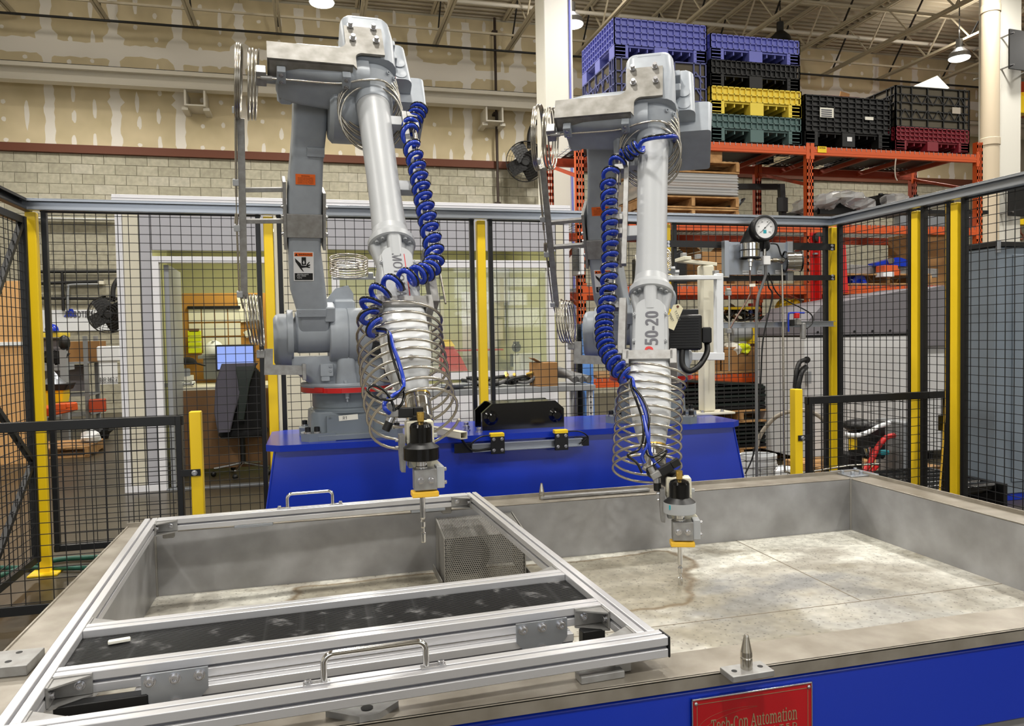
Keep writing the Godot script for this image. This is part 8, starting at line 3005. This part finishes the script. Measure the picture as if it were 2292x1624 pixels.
func crumple(b: MB, c: Vector3, r: Vector3, seed_: int) -> void:
	var g := RandomNumberGenerator.new()
	g.seed = seed_
	var n := 9
	var m := 6
	var pts: Array = []
	for j in m + 1:
		var row: Array = []
		for i in n:
			var th := PI * j / m
			var ph := TAU * i / n
			var k := g.randf_range(0.7, 1.15)
			row.append(c + Vector3(sin(th) * cos(ph), cos(th), sin(th) * sin(ph)) * r * k)
		pts.append(row)
	for j in m:
		for i in n:
			var l := (i + 1) % n
			var a: Vector3 = pts[j][i]
			var d: Vector3 = pts[j][l]
			var e: Vector3 = pts[j + 1][l]
			var f: Vector3 = pts[j + 1][i]
			var n1 := (d - a).cross(e - a).normalized()
			if n1.dot(a - c) < 0:
				n1 = -n1
			var n2 := (e - a).cross(f - a).normalized()
			if n2.dot(f - c) < 0:
				n2 = -n2
			b.tri(a, d, e, n1, n1, n1)
			b.tri(a, e, f, n2, n2, n2)

# ---------------------------------------------------------------- right of the cell
func right_side() -> void:
	# hooded machine before the rack
	var o := thing("hooded_machine", Vector3(6.0, 0, -7.2), "white machine under a faceted charcoal-grey hood, behind the right-hand fence", "machine")
	var b := MB.new()
	var x0 := 4.86
	var x1 := 7.3
	var zf := -6.8
	var zb := -7.7
	var yh := 1.38
	b.prism([Vector2(x0, yh), Vector2(6.27, yh), Vector2(6.27, 1.7), Vector2(6.1, 1.84), Vector2(5.35, 1.73), Vector2(5.05, 1.68), Vector2(x0, 1.5)], Vector3(0, 0, zb), Vector3.RIGHT, Vector3.UP, zf - zb)
	part("hood", b, M.hood_grey, o)
	b = MB.new()
	b.prism([Vector2(6.28, 1.24), Vector2(x1, 1.24), Vector2(x1, 1.54), Vector2(6.9, 1.83), Vector2(6.5, 1.88), Vector2(6.28, 1.84)], Vector3(0, 0, zb), Vector3.RIGHT, Vector3.UP, zf - zb + 0.05)
	part("hood", b, M.hood_grey, o)
	b = MB.new()
	b.span(Vector3(x0 + 0.02, yh - 0.02, zb), Vector3(6.25, yh, zf - 0.01))
	for i in 6:
		b.cyl(Vector3(5.0 + i * 0.22, yh + 0.03, zf), Vector3(5.0 + i * 0.22, yh + 0.03, zf + 0.01), 0.012, 8)
	part("hood_seal", b, M.black, o)
	b = MB.new()
	b.span(Vector3(4.86, 0.1, zb), Vector3(6.24, yh - 0.02, zf - 0.02), 0.008)
	part("cabinet", b, M.machine_white, o)
	b = MB.new()
	b.span(Vector3(6.34, 0.1, zb), Vector3(x1, 1.24, zf), 0.008)
	part("cabinet", b, M.machine_white, o)
	for q in [[5.1, 0.0], [6.1, 0.0], [6.5, 0.0], [7.1, 0.0]]:
		b = MB.new()
		b.cyl(Vector3(q[0], 0, zf - 0.12), Vector3(q[0], 0.1, zf - 0.12), 0.04, 12)
		part("foot", b, M.black, o)
	b = MB.new()
	b.span(Vector3(4.863, 0.886, -6.81), Vector3(4.911, 1.009, -6.78))
	part("plate", b, M.grey_paint, o)
	b = MB.new()
	b.tube(curve([Vector3(4.854, 1.13, -6.78), Vector3(4.747, 1.111, -6.74), Vector3(4.691, 1.001, -6.72), Vector3(4.675, 0.852, -6.72)], 6), 0.022, 8)
	b.tube(curve([Vector3(4.843, 1.053, -6.78), Vector3(4.758, 1.021, -6.72), Vector3(4.713, 0.933, -6.7), Vector3(4.691, 0.835, -6.7)], 6), 0.03, 8)
	part("conduit", b, M.black, o)
	b = MB.new()
	b.cyl(Vector3(4.873, 1.129, -6.8), Vector3(4.844, 1.131, -6.76), 0.035, 12)
	part("cable_gland", b, M.black, o)
	# grey electrical cabinet outside the right-hand fence
	o = thing("electrical_cabinet", Vector3(5.75, 0, -5.2), "tall blue-grey electrical cabinet at the right edge behind the mesh", "cabinet")
	b = MB.new()
	b.span(Vector3(5.33, 0.06, -5.5), Vector3(6.5, 2.08, -5.0), 0.01)
	part("body", b, M.cabinet_grey, o)
	b = MB.new()
	b.span(Vector3(5.35, 0.0, -5.48), Vector3(6.48, 0.1, -5.02), 0.004)
	part("plinth", b, M.blue, o)
	b = MB.new()
	b.span(Vector3(5.31, 2.08, -5.5), Vector3(6.5, 2.12, -4.98), 0.004)
	part("top_rail", b, M.black, o)
	b = MB.new()
	b.span(Vector3(5.321, 2.028, -4.99), Vector3(5.357, 2.129, -4.97), 0.003)
	part("lifting_bracket", b, M.galv, o)
	b = MB.new()
	b.span(Vector3(5.5, 0.16, -5.0), Vector3(6.48, 2.02, -4.985), 0.006)
	part("door", b, M.cabinet_grey, o)
	# hydraulic power pack low behind the fence
	o = thing("power_pack", Vector3(4.664, 0.456, -5.7) * Vector3(1, 0, 1), "black hydraulic power pack with a yellow warning label, low behind the right-hand fence", "pump")
	b = MB.new()
	b.span(Vector3(4.637, 0.297, -5.9), Vector3(4.811, 0.606, -5.6), 0.02)
	b.ball(Vector3(4.676, 0.575, -5.8), Vector3(0.12, 0.06, 0.14), 16, 8)
	b.span(Vector3(4.637, 0.265, -5.9) * Vector3(1, 0, 1) + Vector3(0, 0.0, 0), Vector3(4.503, 0.335, -5.7), 0.0)
	part("tank", b, M.black, o)
	b = MB.new()
	b.span(Vector3(4.424, 0.401, -5.6), Vector3(4.497, 0.506, -5.59))
	part("warning_label", b, M.yellow, o)
	b = MB.new()
	b.span(Vector3(5.107, 0.066, -5.95), Vector3(4.983, 0.61, -5.6), 0.01)
	part("manifold", b, M.grey_paint, o)
	b = MB.new()
	b.tube(curve([Vector3(4.38, 0.534, -5.6), Vector3(4.452, 0.529, -5.55), Vector3(4.564, 0.547, -5.55), Vector3(4.677, 0.591, -5.55), Vector3(4.834, 0.613, -5.6)], 6), 0.02, 8)
	part("white_hose", b, M.cover_white, o)
	b = MB.new()
	b.tube(curve([Vector3(4.837, 0.509, -5.55), Vector3(4.711, 0.499, -5.5), Vector3(4.635, 0.426, -5.5), Vector3(4.567, 0.315, -5.5), Vector3(4.478, 0.198, -5.5)], 6), 0.024, 8)
	part("red_hose", b, M.red, o)
	b = MB.new()
	b.tube(curve([Vector3(4.677, 0.262, -5.55), Vector3(4.567, 0.219, -5.5), Vector3(4.513, 0.165, -5.5)], 6), 0.02, 8)
	part("red_hose", b, M.red, o)
	b = MB.new()
	b.cyl(Vector3(4.564, 0.423, -5.55), Vector3(4.586, 0.352, -5.55), 0.03, 12)
	b.cyl(Vector3(4.609, 0.413, -5.55), Vector3(4.618, 0.335, -5.55), 0.03, 12)
	part("fittings", b, M.chrome, o)
	b = MB.new()
	b.box(Vector3(4.727, 0.368, -5.55), Vector3(0.09, 0.04, 0.06), Basis.IDENTITY, 0.008)
	part("valve_handle", b, M.teal, o)
	pallet(5.1, 0, -6.3, 1.1, 0.9, "wooden pallet on the floor under the power pack, behind the right-hand fence")
	# roller conveyor end
	o = thing("roller_conveyor", Vector3(4.7, 0, -4.6), "black rollers of a low conveyor beside the grey cabinet", "conveyor")
	for i in 6:
		b = MB.new()
		b.cyl(Vector3(4.35, 0.16, -5.6 + i * 0.14), Vector3(5.2, 0.16, -5.6 + i * 0.14), 0.045, 14, 0.004)
		part("roller", b, M.black_gloss, o)
	b = MB.new()
	b.span(Vector3(4.3, 0.0, -5.7), Vector3(4.34, 0.2, -4.8), 0.003)
	b.span(Vector3(5.21, 0.0, -5.7), Vector3(5.25, 0.2, -4.8), 0.003)
	part("side_frame", b, M.fence_black, o)
	# white bucket with a drain hose
	o = thing("plastic_bucket", Vector3(3.0, 0, -5.05), "white plastic bucket right of the blue pedestal with a hose hanging into it", "bucket")
	var bc := Vector3(3.692, 0.37, -5.833) * Vector3(1, 0, 1)
	o.position = bc
	b = MB.new()
	b.lathe(bc, Vector3.UP, [[0, 0.0], [0.125, 0.0], [0.145, 0.27], [0.152, 0.27], [0.152, 0.31], [0.146, 0.31], [0.146, 0.335], [0.154, 0.335], [0.154, 0.345], [0.156, 0.37], [0.148, 0.37], [0.142, 0.3], [0.12, 0.01], [0, 0.01]], 32)
	part("pail", b, M.cover_white, o)
	b = MB.new()
	b.tube(curve([bc + Vector3(-0.15, 0.33, 0.03), bc + Vector3(-0.05, 0.25, 0.15), bc + Vector3(0.08, 0.26, 0.15), bc + Vector3(0.15, 0.33, 0.03)], 6), 0.003, 6)
	part("wire_handle", b, M.bolt, o)
	o = thing("drain_hose", bc + Vector3(0, 0.3, 0), "thick grey-white hose arching from the bucket to the power pack", "hose")
	b = MB.new()
	b.tube(curve([Vector3(3.766, 0.317, -6), Vector3(3.767, 0.471, -5.95), Vector3(3.802, 0.582, -5.9), Vector3(3.885, 0.686, -5.85), Vector3(3.985, 0.733, -5.8), Vector3(4.127, 0.735, -5.8), Vector3(4.248, 0.679, -5.75), Vector3(4.322, 0.564, -5.7)], 6), 0.018, 10)
	part("tube", b, M.tan_hose, o)
	b = MB.new()
	b.box(Vector3(0, 0.06, 0), Vector3(0.3, 0.12, 0.2), Basis(Vector3.UP, 0.2), 0.004)
	solo("white_carton", Vector3(4.283, 0.385, -6.4) * Vector3(1, 0, 1), b, M.cover_white, "small white carton on the floor behind the bucket", "carton")
	# red folding ladders leaning on the rack
	o = thing("red_ladder", Vector3(5.85, 0, -7.85), "red fibreglass stepladder folded against the rack's middle upright", "ladder")
	b = MB.new()
	b.bar(Vector3(5.726, 1.685, -7.85), Vector3(5.718, 2.578, -7.85), 0.08, 0.03, Vector3.BACK, 0.004)
	b.bar(Vector3(5.75, 1.683, -7.8), Vector3(5.741, 2.52, -7.8), 0.03, 0.09, Vector3.BACK, 0.004)
	b.bar(Vector3(6.066, 1.862, -7.75), Vector3(6.07, 2.429, -7.8), 0.09, 0.03, Vector3.BACK, 0.004)
	b.bar(Vector3(5.75, 1.683, -7.8) * Vector3(1, 0, 1), Vector3(5.75, 1.683, -7.8), 0.06, 0.03, Vector3.BACK, 0.003)
	part("side_rail", b, M.red, o)
	for i in 4:
		b = MB.new()
		b.bar(Vector3(5.689, 1.683, -7.8) + Vector3(0, 0.28 * i - 0.2, 0), Vector3(5.835, 1.682, -7.8) + Vector3(0, 0.28 * i - 0.2, 0), 0.05, 0.02)
		part("step", b, M.galv, o)
	b = MB.new()
	b.span(Vector3(5.733, 2.221, -7.84), Vector3(5.769, 2.351, -7.83))
	part("yellow_sticker", b, M.yellow, o)
	b = MB.new()
	b.lathe(Vector3(5.744, 2.512, -7.82), Vector3.BACK, [[0, 0], [0.06, 0], [0.06, 0.05], [0, 0.06]], 16)
	part("top_cap", b, M.black, o)
	# coiled blue hose on the column behind
	o = thing("hose_coil", Vector3(9.672, 2.265, -9.3), "coiled blue hose hanging behind the rack's right upright", "hose")
	b = MB.new()
	b.tube(coil([Vector3(9.672, 2.259, -9.3), Vector3(9.828, 2.272, -9.45)], 0.24, 7.0, 0.0, 24), 0.014, 6)
	part("coil", b, M.blue, o)
	b = MB.new()
	b.tube(coil([Vector3(9.997, 2.317, -9.5), Vector3(10.05, 2.322, -9.55)], 0.26, 2.0, 0.0, 24), 0.016, 6)
	part("yellow_coil", b, M.yellow, o)
	b = MB.new()
	b.bar(Vector3(9.854, 2.419, -9.5), Vector3(9.646, 2.564, -9.3), 0.05, 0.05)
	part("hook", b, M.dark_steel, o)

# ---------------------------------------------------------------- left of the cell
func left_side() -> void:
	# plywood sheet leaning beyond the gate
	var o := thing("plywood_board", Vector3(-3.7, 0, -10.3), "big orange-brown plywood board standing at the far left behind the gate", "board")
	var b := MB.new()
	b.span(Vector3(-6.2, 0.45, -10.4), Vector3(-3.32, 2.2, -10.36), 0.003)
	b.span(Vector3(-6.2, 0.0, -10.36), Vector3(-3.34, 0.45, -10.33), 0.003)
	part("sheet", b, M.plywood, o)
	b = MB.new()
	b.span(Vector3(-6.2, 1.42, -10.36), Vector3(-3.34, 1.47, -10.33), 0.003)
	part("batten", b, M.cover_white, o)
	# back-wall work area seen between the gate and the office
	var z := -13.6
	o = thing("wall_shelving", Vector3(-3.9, 0, -13.8), "grey steel shelving with boxes between the left gate and the office", "shelving")
	for q in [[140, 215], [155, 262]]:
		pass
	b = MB.new()
	for x in [-4.75, -4.3, -3.55]:
		for zz in [-13.5, -14.1]:
			b = MB.new()
			b.span(Vector3(x - 0.03, 0, zz - 0.03), Vector3(x + 0.03, 1.55, zz + 0.03), 0.002)
			part("post", b, M.grey_paint, o)
	for y in [0.3, 0.62, 1.14]:
		b = MB.new()
		b.span(Vector3(-4.75, y - 0.03, -14.1), Vector3(-3.5, y, -13.47), 0.003)
		part("shelf", b, M.grey_paint, o)
	b = MB.new()
	b.span(Vector3(-4.1, 0.66, -14.0), Vector3(-3.65, 1.08, -13.7), 0.006)
	part("dark_bin", b, M.hood_grey, o)
	b = MB.new()
	b.box(Vector3(0, 0.16, 0), Vector3(0.44, 0.33, 0.4), Basis.IDENTITY, 0.004)
	b.box(Vector3(-0.3, 0.12, 0), Vector3(0.16, 0.24, 0.36), Basis.IDENTITY, 0.004)
	var cb := Vector3(-3.579, 1.199, -13.7)
	solo("carton", Vector3(cb.x, 1.14, -13.75), b, M.cardboard, "brown cartons side by side on the steel shelving's top, left of the office", "carton")
	b = MB.new()
	b.box(Vector3(0, 0.12, 0), Vector3(0.34, 0.24, 0.3), Basis.IDENTITY, 0.02)
	solo("desktop_case", Vector3(-3.189, 1.216, -13.5) * Vector3(1, 0, 1) + Vector3(0, 1.14, 0), b, M.cover_white, "white appliance case on the shelving beside the office corner", "case")
	# bench with monitor, cloth and yellow bin at the left
	o = thing("corner_bench", Vector3(-4.4, 0, -12.6), "grey bench with clutter right behind the left corner post", "bench")
	b = MB.new()
	b.span(Vector3(-3.955, 1.044, -12.8), Vector3(-3.526, 1.126, -12.4), 0.003)
	part("top", b, M.grey_paint, o)
	b = MB.new()
	b.bar(Vector3(-3.559, 0.545, -12.4) * Vector3(1, 0, 1), Vector3(-3.551, 1.414, -12.4), 0.09, 0.09, Vector3.BACK, 0.004)
	b.bar(Vector3(-3.932, 0.535, -12.7) * Vector3(1, 0, 1), Vector3(-3.911, 1.087, -12.7), 0.06, 0.06, Vector3.BACK, 0.004)
	part("leg", b, M.grey_paint, o)
	b = MB.new()
	b.ball(Vector3(-3.538, 1.44, -12.4), Vector3(0.08, 0.12, 0.08), 14, 8)
	part("post_cap", b, M.black, o)
	b = MB.new()
	b.span(Vector3(-3.951, 1.324, -12.9), Vector3(-3.651, 1.52, -12.6), 0.01)
	b.box(Vector3(-3.805, 1.296, -12.75), Vector3(0.12, 0.08, 0.12), Basis.IDENTITY, 0.01)
	solo2("grey_monitor", b, M.hood_grey, Vector3(-3.806, 1.263, -12.75), "grey back of an old monitor on the corner bench", "monitor")
	b = MB.new()
	b.span(Vector3(-3.913, 1.532, -12.9), Vector3(-3.596, 1.598, -12.5), 0.004)
	solo2("olive_tray", b, M.crate_yellow, Vector3(-3.764, 1.522, -12.7), "olive-yellow tray on the old monitor, with a blue cap in it", "tray")
	b = MB.new()
	b.ball(Vector3(-3.753, 1.641, -12.6), Vector3(0.09, 0.09, 0.1), 16, 6, 0.0, 0.55)
	b.box(Vector3(-3.689, 1.632, -12.5), Vector3(0.1, 0.02, 0.12), Basis(Vector3.BACK, -0.3), 0.005)
	solo2("cloth_hat", b, M.blue, Vector3(-3.754, 1.614, -12.6), "blue cap lying on the olive tray", "cap")
	b = MB.new()
	crumple(b, Vector3(-3.689, 1.234, -12.45), Vector3(0.22, 0.1, 0.12), 8)
	solo2("dark_cloth", b, M.fabric_black, Vector3(-3.704, 1.136, -12.45), "dark cloth heaped on the corner bench", "cloth")
	o = thing("yellow_bin", Vector3(-3.599, 0.676, -12) * Vector3(1, 0, 1), "yellow waste bin with a black liner and a silver cone on top", "bin")
	b = MB.new()
	b.loft([MB.ring(Vector3(-3.603, 0.575, -12), Vector3.RIGHT, Vector3.BACK, 0.16, 0.16, 0.03), MB.ring(Vector3(-3.594, 0.814, -12), Vector3.RIGHT, Vector3.BACK, 0.19, 0.19, 0.03)])
	part("bin", b, M.yellow, o)
	b = MB.new()
	b.loft([MB.ring(Vector3(-3.584, 0.789, -12), Vector3.RIGHT, Vector3.BACK, 0.2, 0.2, 0.03), MB.ring(Vector3(-3.569, 0.876, -12), Vector3.RIGHT, Vector3.BACK, 0.23, 0.2, 0.04)])
	part("liner", b, M.black, o)
	b = MB.new()
	b.lathe(Vector3(-3.575, 0.864, -12), Vector3.UP, [[0.18, 0], [0.09, 0.08], [0.0, 0.2]], 7)
	part("foil_cone", b, M.galv, o)
	o = thing("orange_truck", Vector3(-3.364, 0.562, -11.6) * Vector3(1, 0, 1), "orange pallet-truck parts lying low behind the left gate", "pallet truck")
	b = MB.new()
	b.bar(Vector3(-3.549, 0.528, -11.4), Vector3(-3.31, 0.567, -11.8), 0.26, 0.12, Vector3.UP, 0.02)
	b.bar(Vector3(-3.871, 0.544, -10.9), Vector3(-3.544, 0.537, -11.3), 0.3, 0.14, Vector3.UP, 0.02)
	part("fork", b, M.orange, o)
	b = MB.new()
	b.span(Vector3(-3.395, 0.566, -11.3), Vector3(-3.215, 0.645, -11.2), 0.01)
	b.span(Vector3(-3.245, 0.584, -11.3), Vector3(-3.144, 0.643, -11.25), 0.01)
	part("housing", b, M.orange, o)
	pallet(-3.3, 0.0, -11.0, 1.0, 0.8, "splintered wooden pallet on the floor left of the office")
	b = MB.new()
	crumple(b, Vector3(0, 0.07, 0), Vector3(0.14, 0.09, 0.12), 12)
	solo("plastic_bag", Vector3(-2.87, 0.477, -11) * Vector3(1, 0, 1) + Vector3(0, 0.145, 0), b, M.cover_white, "crumpled white plastic bag on the splintered pallet", "bag")
	b = MB.new()
	crumple(b, Vector3(0, 0.12, 0), Vector3(0.2, 0.13, 0.2), 13)
	solo("dark_bag", Vector3(-3.161, 0.478, -12.6) * Vector3(1, 0, 1) + Vector3(0, 0.0, 0), b, M.black, "dark bag slumped before the steel shelving", "bag")
	b = MB.new()
	b.box(Vector3(0, 0.14, 0), Vector3(0.24, 0.2, 0.2), Basis(Vector3.UP, 0.2), 0.01)
	solo("orange_box", Vector3(-3.383, 0.56, -13.4) * Vector3(1, 0, 1) + Vector3(0, 0.3, 0), b, M.orange_dark, "rusty orange box on the shelving's lowest shelf", "box")
	o = thing("wall_poster", Vector3(-3.167, 1.018, -13.38), "white notice sheet with printed telephone numbers on the shelving's end", "notice")
	b = MB.new()
	b.span(Vector3(-3.336, 0.773, -13.4), Vector3(-3.074, 1.137, -13.39))
	part("sheet", b, M.cover_white, o)
	lettering("800-347-7", o, Vector3(-3.207, 0.862, -13.385), Vector3.RIGHT, Vector3.UP, 0.045, M.print, 0.26)
	lettering("800-388-4", o, Vector3(-3.208, 0.826, -13.385), Vector3.RIGHT, Vector3.UP, 0.045, M.print, 0.26)
	# conduits and a banner on the back wall
	o = thing("wall_conduits", Vector3(-4, 2.8, -16.9), "dark pipes and a grey junction box on the block wall left of the office", "conduit")
	for q in [[Vector3(-5.43, 2.85, -16.9), Vector3(-3.792, 2.863, -16.9)], [Vector3(-5.439, 2.615, -16.9), Vector3(-4.069, 2.666, -16.9)], [Vector3(-5.215, 2.333, -16.9), Vector3(-3.811, 2.315, -16.9)], [Vector3(-4.809, 2.852, -16.9), Vector3(-4.814, 2.083, -16.9)]]:
		b = MB.new()
		b.tube(q, 0.03, 8)
		part("pipe", b, M.dark_steel, o)
	b = MB.new()
	b.tube(curve([Vector3(-4.147, 2.602, -16.88), Vector3(-4.646, 2.594, -16.88), Vector3(-4.705, 2.523, -16.88), Vector3(-4.729, 2.081, -16.88)], 6), 0.022, 8)
	part("conduit", b, M.grey_paint, o)
	b = MB.new()
	b.span(Vector3(-4.165, 2.598, -16.95), Vector3(-4.056, 2.671, -16.85), 0.005)
	part("junction_box", b, M.cream, o)
	o = thing("wall_banner", Vector3(-4.597, 1.903, -16.9), "white banner with blue emblem and grey lettering on the back wall", "banner")
	b = MB.new()
	b.span(Vector3(-5.215, 1.674, -16.97), Vector3(-3.822, 2.101, -16.95), 0.002)
	part("sheet", b, M.cover_white, o)
	b = MB.new()
	b.prism([Vector2(-0.12, -0.06), Vector2(0.12, -0.06), Vector2(0.04, 0.1), Vector2(-0.04, 0.1)], Vector3(-4.701, 2.021, -16.945), Vector3.RIGHT, Vector3.UP, 0.004)
	part("emblem", b, M.blue, o)
	lettering("ROBOTICS", o, Vector3(-4.54, 2.01, -16.94), Vector3.RIGHT, Vector3.UP, 0.13, M.print_grey, 0.5, 0.004, "Droid Sans", true)
	# white strip on the wall behind, and the green hose on the floor
	b = MB.new()
	b.span(Vector3(-5.212, 3.872, -16.95) , Vector3(-3.779, 3.896, -16.75), 0.01)
	solo2("wall_trunking", b, M.cover_white, Vector3(-4.525, 3.877, -16.9), "white cable trunking along the block wall left of the office", "trunking")
	o = thing("garden_hose", Vector3(-1.6, 0, -4.9), "green water hose snaking over the floor at the left gate post", "hose")
	b = MB.new()
	b.tube(curve([Vector3(-1.968, 0.02, -5.042), Vector3(-1.922, 0.02, -5.303), Vector3(-1.827, 0.02, -5.462), Vector3(-1.681, 0.02, -5.577), Vector3(-1.492, 0.02, -5.568), Vector3(-1.266, 0.02, -5.526), Vector3(-1.04, 0.02, -5.495)], 8), 0.017, 8)
	b.tube(curve([Vector3(-1.994, 0.017, -5.507), Vector3(-1.82, 0.02, -5.44), Vector3(-1.619, 0.02, -5.365), Vector3(-1.426, 0.02, -5.312), Vector3(-1.207, 0.02, -5.26)], 8), 0.015, 8)
	part("hose", b, M.hose_green, o)

func solo2(called: String, b: MB, m: Material, at: Vector3, label: String, category: String) -> void:
	# the shape is in world metres
	for i in b.v.size():
		b.v[i] -= at
	solo(called, at, b, m, label, category)
